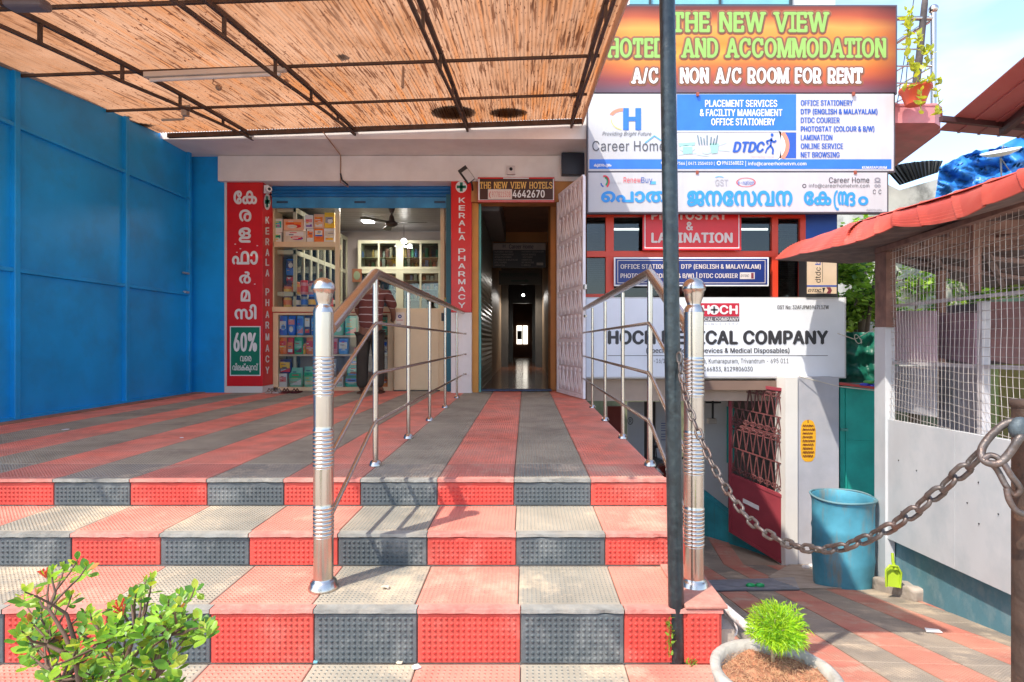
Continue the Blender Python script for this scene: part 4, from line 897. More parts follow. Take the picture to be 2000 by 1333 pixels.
for i, (px, py, Y, l_) in enumerate(((427, 172, 5.6, 'small dangling lamp holder under the canopy left of the second truss'), (788, 150, 5.2, 'pale strip bracket hanging from a purlin above the hotel door'), (1118, 145, 5.2, 'pale wooden peg hanging near the right edge of the canopy'), (558, 162, 5.6, 'dark plug hanging from the second truss of the canopy'))):
    m = MB()
    if i == 0 or i == 3: m.tube([W(px - 8, py - 20, Y), W(px - 12, py - 8, Y), W(px, py, Y)], .005, 5); m.sphere(W(px, py, Y), .03)
    else: m.beam(W(px, py - 18, Y), W(px - 2, py + 22, Y), .045, .015)
    tag(build('hanging_fitting', m, M('dull fitting', (.4, .26, .17), .7)), l_, 'fitting')
cord = MB(); cord.box(X_(0, 3.4), X_(78, 3.4), 3.4, 3.5, Z_(10, 3.4), Z_(-10, 3.4), .02); cord_ = build('ceiling_box', cord, M('grey lamp body', (.12, .1, .11), .5)); tag(cord_, 'dark grey rounded lamp body at the top left under the canopy', 'lamp')
# ================================================================ black pole at the front right
pole = thing('canopy_pole', 'leaning black steel pole holding up the front right of the canopy', 'pole', (X_(1322, 2.22), 2.22, 0))
m = MB(); m.tube([(X_(1322, 2.22), 2.22, -.005), (X_(1302, 2.22), 2.22, Z_(-60, 2.22)), (X_(1296, 2.2), 2.2, 3.3)], .0305, 20); build('shaft', m, BLACKP, pole)
# ================================================================ stainless railings
def railing(label, X, newel_px, xs_lbl, s):
    """s=-1 left railing, +1 right railing"""
    xn = newel_px; r = thing('stair_railing', label, 'railing', (xn, 2.38, H3))
    # newel post
    n = MB(); c = (xn, 2.38, H3 + .002); R0 = .041
    prof = [(.062, 0), (.062, .012), (.056, .02), (.054, .03), (.048, .036), (R0, .045)]
    n.lathe(prof + [(R0, .046), (R0, .05), (R0, .15)], c, 28); build('base_flange', n, STEEL, r)
    n = MB(); pf_ = [(R0, .15), (R0, .151)]
    bands = [(.22, .365), (.51, .69), (.815, .98)] if s < 0 else [(.18, .355), (.485, .67), (.81, .98)]
    for a, b in bands:
        pf_ += [(R0, a - .004), (R0, a - .0005), (R0, a)]; k = int((b - a) / .0165)
        for i in range(k):
            z = a + i * .0165
            for q in range(5): pf_.append((R0 - .0005 + .0032 * math.sin(math.pi * q / 4), z + .0165 * q / 4))
        pf_ += [(R0, b), (R0, b + .0005), (R0, b + .004)]
    pf_ += [(R0, 1.160), (R0, 1.165)]
    n.lathe(pf_, c, 32); build('newel_column', n, STEEL, r)
    n = MB(); n.lathe([(R0 + .002, 1.165), (R0 - .002, 1.18), (.034, 1.19), (.029, 1.194), (.028, 1.2), (.034, 1.215), (.040, 1.24), (.043, 1.256), (.048, 1.258), (.049, 1.262)], c, 28); build('neck_cup', n, STEEL, r)
    n = MB(); n.lathe([(.049 * math.cos(R(a)), 1.263 + .049 * math.sin(R(a))) for a in range(0, 89, 8)] + [(.0005, 1.312)], c, 28); build('dome_cap', n, STEEL, r)
    # posts
    for i, y in enumerate((3.39, 4.34, 5.30, 6.32, 7.4)):
        zt = 1.652 - .02
        n = MB(); n.tube([(X, y, H1), (X, y, zt)], .0165 if i == 0 else .0145, 14); po_ = build('post', n, STEEL, r)
        n = MB(); n.lathe([(.038, 0), (.036, .01), (.028, .026), (.019, .032)], (X, y, H1 + .003), 18); build('foot_cup', n, STEEL, po_)
    yf = 8.13 if s < 0 else 7.42
    n = MB(); n.tube([(xn + (.01 if s < 0 else -.01), 2.42, 1.315), (X, 3.37, 1.66), (X, 3.40, 1.668), (X, yf, 1.672)], [.03, .03, .03, .026], 18); build('handrail', n, STEEL, r)
    for za, zb in ((1.365, 1.065), (1.07, .79), (.785, .535)):
        n = MB(); xo = .02 if s < 0 else -.02
        n.tube([(xn + xo * 1.6, 2.40, zb), (X + xo * .6, 3.28, za - .025), (X + xo, 3.33, za), (X + xo, yf + (.0 if s < 0 else .0), za)], .0105, 12); build('mid_rail', n, STEEL, r)
    if s < 0:
        for z in (1.365, 1.07, .785):
            n = MB(); n.tube([(X - .0, 8.13, z), (X + .05, 8.13, z)], .012, 8); build('wall_end', n, STEEL, r)
    return r
railing('stainless steel stair railing left of the middle steps, running to the pharmacy wall', -.905, -.855, 0, -1)
railing('stainless steel stair railing along the right edge of the platform behind the black pole', .747, .71, 0, 1)
# ================================================================ customer
def skin_body(name, verts, edges, radii, mat, parent, root=0, sub=2):
    me = bpy.data.meshes.new(name); org = WL[parent.name]
    me.from_pydata([Vector(v) - org for v in verts], edges, []); o = bpy.data.objects.new(name, me); COL.objects.link(o); o.parent = parent
    md = o.modifiers.new('skin', 'SKIN')
    sv = me.skin_vertices[0].data
    for i, r_ in enumerate(radii): sv[i].radius = (r_, r_) if not isinstance(r_, tuple) else r_
    sv[root].use_root = True
    ms = o.modifiers.new('sub', 'SUBSURF'); ms.levels = sub; ms.render_levels = sub
    me.materials.append(mat); dg = bpy.context.evaluated_depsgraph_get(); dg.update()
    m2 = bpy.data.meshes.new_from_object(o.evaluated_get(dg)); o.modifiers.clear(); o.data = m2
    for p in m2.polygons: p.use_smooth = True
    if not m2.materials: m2.materials.append(mat)
    WL[o.name] = org; return o
def striped():
    m = bpy.data.materials.new('striped shirt cloth'); m.use_nodes = True; n = m.node_tree.nodes; l = m.node_tree.links.new; b = n['Principled BSDF']
    g = n.new("ShaderNodeNewGeometry"); sx = n.new("ShaderNodeSeparateXYZ"); l(g.outputs['Position'], sx.inputs[0])
    nz = n.new("ShaderNodeTexNoise"); nz.inputs['Scale'].default_value = 5; l(g.outputs['Position'], nz.inputs['Vector'])
    a = n.new("ShaderNodeMath"); a.operation = 'MULTIPLY_ADD'; a.inputs[1].default_value = .06; l(nz.outputs['Fac'], a.inputs[0]); l(sx.outputs['Z'], a.inputs[2])
    mo = n.new("ShaderNodeMath"); mo.operation = 'PINGPONG'; mo.inputs[1].default_value = .052; l(a.outputs[0], mo.inputs[0])
    lt = n.new("ShaderNodeMath"); lt.operation = 'LESS_THAN'; lt.inputs[1].default_value = .0055; l(mo.outputs[0], lt.inputs[0])
    x = n.new("ShaderNodeMixRGB"); x.inputs[1].default_value = (.16, .045, .035, 1); x.inputs[2].default_value = (.55, .45, .42, 1); l(lt.outputs[0], x.inputs[0]); l(x.outputs[0], b.inputs['Base Color']); b.inputs['Roughness'].default_value = .85; return m
per = thing('person', 'customer in maroon striped shirt and dark trousers leaning on the pharmacy counter, seen from behind', 'person', (-2.2, 8.1, H1))
SK = M('brown skin', (.23, .10, .06), .6, var=.08); px_ = -2.22; py_ = 8.05; z0 = H1
def pv(x, y, z): return (px_ + x, py_ + y, z0 + z)
# body: pelvis root, spine, neck, head, arms, legs
V = [pv(0, 0, .95), pv(0, .02, 1.15), pv(0, .06, 1.34), pv(0, .12, 1.47), pv(.0, .2, 1.56), pv(.0, .28, 1.63), pv(.0, .30, 1.70),
     pv(-.19, .12, 1.42), pv(-.25, .2, 1.2), pv(-.2, .36, 1.06), pv(-.14, .42, 1.07),
     pv(.19, .12, 1.42), pv(.27, .22, 1.2), pv(.24, .38, 1.06), pv(.2, .46, 1.07),
     pv(-.1, 0, .88), pv(-.12, .0, .5), pv(-.13, -.01, .09), pv(-.14, .12, .035), pv(.1, 0, .88), pv(.11, .02, .5), pv(.12, .0, .09), pv(.14, .12, .035)]
E = [(0, 1), (1, 2), (2, 3), (3, 4), (4, 5), (5, 6), (3, 7), (7, 8), (8, 9), (9, 10), (3, 11), (11, 12), (12, 13), (13, 14), (0, 15), (15, 16), (16, 17), (17, 18), (0, 19), (19, 20), (20, 21), (21, 22)]
RR = [(.15, .1), (.14, .1), (.16, .11), (.13, .09), .055, .085, .075, .06, .045, .034, .035, .06, .045, .034, .035, .085, .06, .042, .035, .085, .06, .042, .035]
skin_body('body', V, E, RR, SK, per)
# shirt and trousers as looser shells of their own
V = [pv(0, 0, .86), pv(0, .02, 1.12), pv(0, .06, 1.34), pv(0, .12, 1.47), pv(-.2, .12, 1.43), pv(-.27, .2, 1.22), pv(.2, .12, 1.43), pv(.29, .22, 1.22)]
skin_body('shirt', V, [(0, 1), (1, 2), (2, 3), (3, 4), (4, 5), (3, 6), (6, 7)], [(.2, .14), (.18, .125), (.195, .13), (.15, .105), .085, .075, .085, .075], striped(), per)
V = [pv(0, 0, .93), pv(-.095, 0, .83), pv(-.115, .0, .48), pv(-.12, -.01, .07), pv(.095, 0, .83), pv(.11, .02, .48), pv(.115, 0, .07)]
skin_body('trousers', V, [(0, 1), (1, 2), (2, 3), (0, 4), (4, 5), (5, 6)], [(.16, .12), .115, .09, .085, .115, .09, .085], M('dark olive trousers', (.05, .04, .03), .9, var=.2, scale=8), per)
m = MB(); m.sphere(pv(0, .285, 1.68), .1, 16, 10, (.95, 1.05, 1.12)); build('hair', m, M('black hair', (.012, .01, .01), .6), per)
for sx_ in (-1, 1): m = MB(); m.prism([pv(sx_ * .13 - .045, -.07, .004), pv(sx_ * .13 + .045, -.07, .004), pv(sx_ * .13 + .05, .12, .004), pv(sx_ * .13, .18, .004), pv(sx_ * .13 - .05, .12, .004)], (0, 0, .022)); build('sandal', m, M('slipper brown', (.1, .04, .02), .8), per)
# ================================================================ white folding gate leaf of the hotel
A = Vector((X_(1090, 8.17), 8.17, H1 + .015)); B2 = Vector((.737, 7.17, H1 + .015)); HG = 2.83
lf = thing('white_steel_gate', 'white steel gate leaf with pressed triangle pattern standing open beside the hotel door', 'gate', A)
PW = M('pinkish white gate paint', (.88, .84, .86), .5, var=.06, scale=5, dirt=.18, dcol=(.45, .2, .16), dscale=16)
u = (B2 - A); Lg = u.length; u.normalize(); nrm = Vector((-u.y, u.x, 0)); nrm = nrm if nrm.x < 0 else -nrm
def gp(s, z, o=0): return A + u * s + Vector((0, 0, z)) + nrm * o
for s in (0, Lg): m = MB(); m.beam(gp(s, 0), gp(s, HG + .0), .035, .04, up=u); build('gate_stile', m, PW, lf)
for z in (.02, .74, 1.42, 2.1, HG): m = MB(); m.beam(gp(0, z), gp(Lg, z), .03, .045); build('gate_rail', m, PW, lf)
m = MB(); m.prism([gp(.02, .02, -.012), gp(Lg - .02, .02, -.012), gp(Lg - .02, HG, -.012), gp(.02, HG, -.012)], nrm * .006); build('backing_sheet', m, M('gate backing', (.8, .68, .68), .6, var=.15), lf)
nc = 6
for zi, (za, zb) in enumerate(((.04, .72), (.76, 1.40), (1.44, 2.08), (2.12, HG - .02))):
    for k in range(2):
        zl = za + (zb - za) * k / 2; zh = za + (zb - za) * (k + 1) / 2
        for i in range(nc):
            s0 = .03 + (Lg - .06) * i / nc; s1 = .03 + (Lg - .06) * (i + 1) / nc; sm = (s0 + s1) / 2
            m = MB(); m.beam(gp(s0, zl + .03, .012), gp(sm, zh - .04, .012), .014, .014, up=nrm); m.beam(gp(s1, zl + .03, .012), gp(sm, zh - .04, .012), .014, .014, up=nrm)
            a, b, c_ = gp(s0 + .02, zl + .02, 0), gp(s1 - .02, zl + .02, 0), gp(sm, zh - .05, 0); p = (a + b + c_) / 3 + nrm * .02
            m.add([a, b, c_, p], [(0, 1, 3), (1, 2, 3), (2, 0, 3)]); build('pressed_triangle', m, PW, lf)
            m = MB(); q = gp(sm, zh - .025, .014); m.lathe([(.03, -.01), (.03, .01)], (0, 0, 0), 10); m.v = [tuple(q + u * v[0] + Vector((0, 0, v[1])) + nrm * v[2]) for v in m.v]; build('rosette', m, PW, lf)
m = MB(); m.beam(gp(Lg + .02, 1.42, .0), gp(Lg + .07, 1.42, .0), .03, .06); m.beam(gp(Lg + .02, 1.05, .0), gp(Lg + .08, 1.05, .0), .02, .03); build('bolt', m, STEEL, lf)
# ================================================================ right building (sign shop)
YB = 7.62
rbld = thing('shop_building', 'two storey building behind the big signboards with red framed windows', 'building', (2.4, YB, -1.65))
RF = M('red window frame', (.66, .045, .012), .4, var=.08, scale=5, dirt=.25, dcol=(.35, .04, .02)); WALLB = M('blue wall paint', (.01, .07, .32), .6, var=.1)
XE = X_(1635, YB)
m = MB(); m.box(X_(1146, YB), XE, YB + .05, YB + .3, Z_(412, YB), 6.6); build('upper_wall', m, WHITEW, rbld)
m = MB(); boxpx(m, 1573, 412, 1635, 582, YB + .03, .3); build('blue_wall', m, WALLB, rbld)
m = MB(); m.box(X_(1146, YB), XE, YB + .03, YB + .5, Z_(742, YB), Z_(586, YB)); build('sill_wall', m, WHITEW, rbld)
m = MB(); m.box(X_(1146, YB), XE, YB + .02, YB + 3, Z_(784, YB + .02), Z_(742, YB)); m.box(.80, XE, YB + .6, YB + 3.6, Z_(742, YB), Z_(742, YB) + .15); build('beige_beam', m, M('beige beam', (.50, .37, .29), .8, var=.08, dirt=.2), rbld)
for q in ((1146, 411, 1573, 424), (1146, 491, 1515, 503), (1183, 424, 1199, 590), (1508, 424, 1520, 590), (1563, 424, 1574, 590), (1143, 575, 1183, 590), (1520, 411, 1563, 427)):
    m = MB(); boxpx(m, *q, YB + (.0 if q[2] - q[0] > 60 else .003), .08, .004); build('window_frame', m, RF, rbld)
for q in ((1146, 424, 1183, 491), (1199, 424, 1256, 491), (1440, 424, 1508, 491), (1146, 503, 1183, 575), (1199, 503, 1508, 590), (1256, 424, 1440, 491), (1520, 427, 1563, 590)):
    m = MB(); boxpx(m, *q, YB + .05, .006); build('window_pane', m, glass('window tint', (.45, .47, .46), .05), rbld)
for y in list(range(430, 489, 4)) + list(range(508, 574, 4)):
    m = MB(); boxpx(m, 1147, y, 1182, y + 2.6, YB + .12, .01); build('blind_slat', m, M('grey blind', (.3, .3, .28), .6), rbld)
for y in range(430, 586, 4): m = MB(); boxpx(m, 1521, y, 1562, y + 2.6, YB + .12, .01); build('blind_slat', m, M('grey blind', (.3, .3, .28), .6), rbld)
m = MB(); m.box(X_(1146, YB), XE, YB + 3.5, YB + 3.6, 1, 3.4); m.box(XE - .05, XE, YB + .3, YB + 3.5, 1, 3.4); m.box(.8, .85, YB + .9, YB + 3.5, 1, 3.4); build('office_wall', m, M('office wall', (.2, .17, .15), .8), rbld)
m = MB(); m.box(.8, XE, YB + .3, YB + 3.6, 3.1, 3.15); build('office_ceiling', m, M('office ceiling', (.25, .23, .21), .8), rbld)
for i, (a, b, l_) in enumerate(((1199, 1248, 'lit strip light inside the red framed office, left window'), (1440, 1500, 'lit strip light inside the red framed office, right window'), (1375, 1408, 'lit strip light seen above the LAMINATION lettering'))):
    m = MB(); boxpx(m, a, 447, b, 450.5, YB + .6, .02); r = thing('strip_light', l_, 'lamp', W((a + b) / 2, 448, YB + .6)); build('glowing_tube', m, emis('strip glow', (1, 1, .98), 2.5), r); m = MB(); boxpx(m, a - 1, 445, b + 1, 446.8, YB + .6, .03); build('housing', m, WHITEP, r)
# upper storey window strip
for (a, b) in ((1230, 1268), (1272, 1405), (1409, 1543)): m = MB(); boxpx(m, a, -60, b, 9, YB + .03, .02); build('window_pane', m, M('pale blue glazing', (.2, .45, .52), .15, var=.1), rbld)
for q in ((1228, 9, 1548, 12.5), (1268, -60, 1272, 9), (1405, -60, 1409, 9), (1543, -60, 1548, 9)): m = MB(); boxpx(m, *q, YB + .0, .06); build('window_frame', m, M('dark aluminium', (.04, .05, .06), .4), rbld)
m = MB(); m.prism([W(1548, -80, YB), W(1650, -80, YB), W(1560, 13, YB)][::1], (0, .3, 0)); 
# ---- signboards
ORM = bpy.data.materials.new('orange sunset print'); ORM.use_nodes = True
n = ORM.node_tree.nodes; l = ORM.node_tree.links.new; b = n['Principled BSDF']; tcx = n.new("ShaderNodeTexCoord"); sp = n.new("ShaderNodeSeparateXYZ"); l(tcx.outputs['Generated'], sp.inputs[0])
nzz = n.new("ShaderNodeTexNoise"); nzz.inputs['Scale'].default_value = 2.2; nzz.inputs['Detail'].default_value = 2; l(tcx.outputs['Generated'], nzz.inputs['Vector'])
ad = n.new("ShaderNodeMath"); ad.operation = 'MULTIPLY_ADD'; ad.inputs[1].default_value = .3; l(nzz.outputs['Fac'], ad.inputs[0]); l(sp.outputs['Z'], ad.inputs[2])
su = n.new("ShaderNodeMath"); su.operation = 'SUBTRACT'; su.inputs[1].default_value = .15; l(ad.outputs[0], su.inputs[0])
rp = n.new("ShaderNodeValToRGB"); l(su.outputs[0], rp.inputs[0]); e = rp.color_ramp.elements; e[0].position = 0; e[0].color = (.16, .10, .13, 1); e[1].position = 1; e[1].color = (.17, .035, .02, 1)
for p_, c_ in ((.14, (.36, .07, .06, 1)), (.3, (.72, .17, .03, 1)), (.45, (.88, .42, .05, 1)), (.58, (.85, .28, .025, 1)), (.72, (.88, .4, .07, 1)), (.88, (.5, .1, .03, 1))): q = e.new(p_); q.color = c_
# darker towards the right and the left edges, as printed
r2 = n.new("ShaderNodeValToRGB"); l(sp.outputs['X'], r2.inputs[0]); e = r2.color_ramp.elements; e[0].position = 0; e[0].color = (.5, .44, .48, 1); e[1].position = 1; e[1].color = (.36, .22, .24, 1)
q = e.new(.12); q.color = (.82, .8, .8, 1); q = e.new(.88); q.color = (.82, .76, .76, 1)
ml = n.new("ShaderNodeMixRGB"); ml.blend_type = 'MULTIPLY'; ml.inputs[0].default_value = 1;  l(rp.outputs[0], ml.inputs[1]); l(r2.outputs[0], ml.inputs[2]); l(ml.outputs[0], b.inputs['Base Color']); b.inputs['Roughness'].default_value = .45
ALU = M('sign edge', (.09, .08, .09), .5, .3)
SW = M('signboard white', (.52, .52, .525), .5, var=.04, dirt=.35, dcol=(.44, .43, .43), dscale=2, streak=4)
YS = 7.36
sg = front_board('hotel_signboard', 'large orange board reading THE NEW VIEW HOTELS AND ACCOMMODATION', 1163, 13, 1750, 182, YS, .08, ORM, 'signboard', rim=ALU)
GT = flat('lime green letters', (.27, .47, .10)); HAL = flat('letter halo brown', (.19, .08, .04)); HL2 = flat('letter halo wide', (.33, .12, .05))
def glow_serif(t, x0, y0, x1, y1, mt, b_):
    for i in range(12): sg.serif(t, x0, y0, x1, y1, HL2, b_, 1 + i * .06, 'letter_shadow', 4.2 * math.cos(i * .5236), 4.2 * math.sin(i * .5236) + .5)
    for i in range(8): sg.serif(t, x0, y0, x1, y1, HAL, b_, 2.5 + i * .06, 'letter_shadow', 2.2 * math.cos(i * .785) + .5, 2.2 * math.sin(i * .785) + .8)
    sg.serif(t, x0, y0, x1, y1, mt, b_, 4)
glow_serif('THE NEW VIEW', 1312, 24, 1620, 64, GT, .022); glow_serif('HOTELS AND ACCOMMODATION', 1187, 75, 1731, 114, GT, .022); glow_serif('A/C & NON A/C ROOM FOR RENT', 1233, 133, 1685, 164, WHITEP, .022)
sg.done()
sg = front_board('career_signboard', 'wide white and blue office services board below the orange hotel board', 1149, 184, 1746, 335, YS, .08, SW, 'signboard', rim=ALU)
BP = flat('blue print', (.03, .17, .62)); BP2 = flat('deep blue print', (.02, .09, .42)); DG = flat('dark grey letters', (.07, .07, .08)); OR = flat('salmon print', (.8, .25, .15)); LB = flat('light blue print', (.1, .4, .7))
sg.rect(1322, 185, 1555, 256, BP, 1)
for t_, x0, x1, y in (('PLACEMENT SERVICES', 1377, 1518, 196), ('& FACILITY MANAGEMENT', 1367, 1528, 214), ('OFFICE STATIONERY', 1389, 1514, 232)): sg.text(t_, x0, y, x1, y + 14, WHITEP, .028)
for i, (t_, x1) in enumerate((('OFFICE STATIONERY', 1666), ('DTP (ENGLISH & MALAYALAM)', 1714), ('DTDC COURIER', 1640), ('PHOTOSTAT (COLOUR & B/W)', 1708), ('LAMINATION', 1626), ('ONLINE SERVICE', 1647), ('NET BROWSING', 1640))):
    y = 196 + i * 16.9; sg.text(t_, 1564, y, x1, y + (11.5 if '(' not in t_ else 13), BP2, .03)
sg.text('H', 1217, 212, 1252, 255, BP, .05); sg.rect(1217, 212, 1228, 255, BP, 2); sg.rect(1241, 212, 1252, 255, BP, 2)
sg.arc(1217, 231, 28, 19, 21, 13, 90, 160, OR, 2); sg.arc(1217, 234, 24, 21, 22.5, 19, 180, 262, flat('yellow print', (.7, .6, .15)), 2)
sg.text('Providing Bright Future', 1177, 258, 1272, 268, DG, -.005, shear=.25); sg.text('Career Home', 1157, 276, 1299, 296, DG, .0)
sg.line([(1260, 280), (1278, 266), (1297, 279)], 2.2, LB, 3)
sg.rect(1151, 312, 1741, 331, BP, 1); sg.text('കുമാരപുരം', 1160, 321, 1194, 328, WHITEP, .02); sg.text('KUMARAPURAM', 1684, 325.5, 1732, 331, WHITEP, .02)
sg.text('7566 | 0471 2554010 (', 1322, 315, 1396, 325, WHITEP, .01); sg.oval(1404, 319.5, 4.2, 4.2, WHITEP, 2, inner=.6); sg.text('9961560032', 1410, 315.5, 1452, 323, WHITEP, .015); sg.text('| info@careerhometvm.com', 1456, 315, 1575, 326, WHITEP, .01); sg.oval(1295, 319, 4, 4, WHITEP, 2, inner=.6)
# desk drawing
TG = flat('teal drawing', (.3, .55, .5)); TG2 = flat('pale teal drawing', (.5, .7, .66)); 
sg.poly([(1325, 281), (1358, 279), (1356, 285), (1327, 287)], TG, 2); sg.oval(1342, 291, 15, 6, TG2, 2); sg.rect(1334, 288, 1352, 301, TG, 3); sg.poly([(1386, 281), (1404, 281), (1401, 300), (1390, 301)], TG, 3); sg.oval(1380, 296, 9, 6, TG2, 2)
for i, x in enumerate((1366, 1371, 1376, 1381, 1388, 1393, 1398)): sg.line([(x, 284), (x + (i - 3) * 1.2, 265 + (i % 3) * 3)], 2, flat('slate drawing', (.12, .2, .24)), 3)
for x0, y0, x1, y1 in ((1325, 303, 1360, 300), (1362, 303, 1385, 306), (1404, 294, 1425, 296), (1400, 286, 1418, 280)): sg.line([(x0, y0), (x1, y1)], 1.2, TG2, 2)
sg.text('DTDC', 1433, 277, 1493, 299, BP2, .05, shear=.22)
# running figure
for p_ in ([(1507, 270), (1505, 285), (1498, 292)], [(1505, 285), (1510, 292), (1509, 302)], [(1506, 274), (1497, 277), (1500, 283)], [(1506, 274), (1512, 279), (1516, 275)]): sg.line(p_, 3.6, BP2, 3)
sg.oval(1508, 264.5, 2.8, 3.3, BP2, 3); sg.line([(1498, 292), (1495, 300)], 2.6, BP2, 3)
sg.rect(1527, 260, 1555, 310, BP2, 1); sg.arc(1480, 285, 58, 46, 46, 60, -29, 29, WHITEP, 2); sg.arc(1480, 285, 62, 48, 54, 40, -34, 34, OR, 3); sg.rect(1519, 259, 1526, 310, SW, 2)
sg.text('Delivering Value', 1466, 304, 1512, 309, flat('pale salmon', (.7, .45, .38)), -.01, shear=.2); sg.rect(1322, 256, 1555, 259.5, SW, 2); sg.done()
sg = front_board('service_signboard', 'lower white board with large blue Malayalam lettering and small logos', 1149, 338, 1733, 415, YS - .02, .07, SW, 'signboard', rim=ALU)
BM2 = flat('bright blue letters', (.03, .28, .72))
sg.text('െപാതു', 1174, 374, 1317, 404, BM2, .045); sg.text('ജനേസവന', 1342, 373, 1548, 404, BM2, .045); sg.text('േക', 1570, 374, 1624, 402, BM2, .045)
sg.text('ന', 1636, 374, 1655, 402, BM2, .045); sg.text('ദ', 1652, 376, 1671, 404, BM2, .045); sg.arc(1636, 392, 8, 20, 4.5, 15, 90, 290, BM2, 3); sg.text('ം', 1676, 384, 1696, 402, BM2, .05)
sg.arc(1181, 356, 10, 13, 6, 9, -60, 110, flat('red logo', (.7, .06, .08)), 2); sg.arc(1182, 355, 6, 9, 3, 5, -80, 100, flat('green logo', (.02, .35, .12)), 2); sg.arc(1180, 357, 7.5, 10, 5, 7, 190, 260, BP2, 2); sg.text('DIGITAL SEVA', 1192, 356, 1213, 360, flat('grey fine print', (.4, .4, .42)), -.01)
sg.text('Renew', 1218, 347, 1252, 358, flat('red logo', (.7, .06, .08)), -.01); sg.text('Buy', 1252.5, 347, 1274, 361, BP2, .0); sg.rect(1270, 355, 1281, 361, LB, 2)
sg.text('GST', 1397, 351, 1422, 364, flat('grey fine print', (.4, .4, .42)), .01); sg.arc(1405, 349, 9, 4, 7, 2.5, 20, 160, LB, 2); sg.oval(1457, 357, 19, 9, flat('red logo', (.7, .06, .08)), 2, inner=.9); sg.text('e-nation', 1441, 353, 1473, 362, BP2, -.005)
sg.text('Career Home', 1619, 347, 1698, 358, DG, .012); sg.text('info@careerhometvm.com', 1580, 359.5, 1698, 369, DG, .0); sg.arc(1571, 364, 4, 4, 2.4, 2.4, 0, 360, DG, 2)
EM = flat('grey emblem', (.25, .25, .28)); sg.oval(1714, 352, 6, 4.5, EM, 2, inner=.5); sg.rect(1708, 356, 1720, 358, EM, 2); sg.oval(1711, 364, 3, 3, EM, 2, inner=.5); sg.oval(1717, 364, 3, 3, EM, 2, inner=.5); sg.text('C', 1705, 371, 1710.5, 380, DG, .01); sg.text('C', 1716, 371, 1721.5, 380, DG, .01)
sg.text('കുമാരപുരം', 1692, 409, 1722, 413, EM, .0); sg.done()
for i, (px, py) in enumerate(((1362, 337), (1671, 337), (1668, 183), (1363, 184))): m = MB(); boxpx(m, px - 2.5, py - 3, px + 2.5, py + 4, YS - .03, .02); tag(build('sign_clamp', m, M('rust clamp', (.3, .07, .04), .7)), ('rusty clamp under the office services board, left one', 'rusty clamp under the office services board, right one', 'rusty clamp between the orange and white boards, right one', 'rusty clamp between the orange and white boards, beside the black pole')[i], 'clamp')
sg = front_board('photostat_sign', 'red board reading PHOTOSTAT & LAMINATION hung behind the window', 1255, 400, 1448, 490, YB - .08, .02, REDS, 'sign')
sg.frame(1259, 380 + 22, 1444, 486, 1.6, WHITEP, 1); sg.text('PHOTOSTAT', 1272, 411, 1420, 430.5, flat('pale letters', (.66, .56, .5)), .05); sg.text('&', 1340, 434, 1354, 451, flat('pale letters', (.66, .56, .5)), .04); sg.text('LAMINATION', 1272, 455, 1431, 475.5, flat('pale letters', (.66, .56, .5)), .05); sg.done()
NV = flat('navy board', (.006, .025, .16)); PL = flat('pale letters', (.66, .56, .5))
sg = front_board('services_sign', 'navy board listing office stationery and courier in pale letters under the red board', 1202, 506, 1499, 557, YB - .09, .02, NV, 'sign', rim=WHITEP)
sg.frame(1206, 509, 1495, 554, 1.2, PL, 1); sg.text('OFFICE STATIONERY | DTP (ENGLISH & MALAYALAM)', 1212, 514, 1486, 529, PL, .02); sg.text('PHOTOSTAT (COLOUR & B/W) | DTDC COURIER', 1212, 532, 1441, 547, PL, .02)
sg.rect(1445, 533, 1474, 546, PL, 2); sg.text('DTDC', 1447, 537, 1463, 542, BLACK, .02, 3, shear=.2); sg.rect(1467, 534, 1472, 545, flat('maroon print', (.2, .03, .05)), 3); sg.done()
sg = front_board('lightbox_sign', 'tall cream lightbox sign with vertical lettering at the right corner of the shop building', 1574, 486, 1637, 581, YB - .2, .2, BLACK, 'sign')
CB = flat('cream face', (.72, .55, .38)); sg.rect(1576, 488, 1634, 558, CB, 1, 'lit_face'); sg.rect(1576, 558, 1634, 561, BP2, 2); sg.rect(1576, 561, 1634, 574.5, CB, 1)
sg.text('DTDC', 1579, 565, 1604, 571.5, BLACK, .04, 2, shear=.25); sg.poly([(1606, 563), (1612, 563), (1608, 573)], BLACK, 2); sg.poly([(1614, 562), (1622, 562), (1625, 568), (1622, 574), (1614, 574), (1618, 568)], flat('maroon print', (.2, .03, .05)), 2)
v, f = glyphs('dtdc', .01); v = [(-p[1], p[0]) for p in v]; sg.raw(v, f, 1592, 523, 1603, 553, BLACK, 2, 'lettering'); v, f = glyphs('blue', .0); v = [(-p[1], p[0]) for p in v]; sg.raw(v, f, 1592, 478, 1603, 518, BP2, 2, 'lettering'); sg.line([(1606.5, 495), (1606.5, 552)], .8, BLACK, 2); sg.done()
# HOCH board
sg = front_board('medical_signboard', 'long white board reading HOCH MEDICAL COMPANY over the basement entrance', 1145, 584, 1650, 737, 7.44, .08, M('sign pale grey', (.78, .80, .85), .5, var=.03), 'signboard', rim=flat('pale edge', (.55, .53, .52)))
HK = flat('charcoal letters', (.035, .033, .038)); CR = flat('crimson print', (.5, .015, .04)); GY = flat('grey plate', (.12, .11, .12))
sg.text('HOCH MEDICAL COMPANY', 1187, 646, 1618, 674, HK, .055); sg.text('(Specialist Medical Devices & Medical Disposables)', 1262, 680, 1542, 693, HK, .02); sg.line([(1187, 695.5), (1617, 695.5)], 1, HK)
sg.text('TC-16/15', 1265, 701, 1304, 711, HK, -.012); sg.text('a, Kumarapuram, Trivandrum - 695 011', 1374, 701, 1540, 713, HK, -.008); sg.text('166833, 8129806030', 1375, 717, 1470, 728, HK, .008)
sg.text('GST No: 32AFJPM5967L1ZW', 1518, 597, 1619, 605, HK, .015)
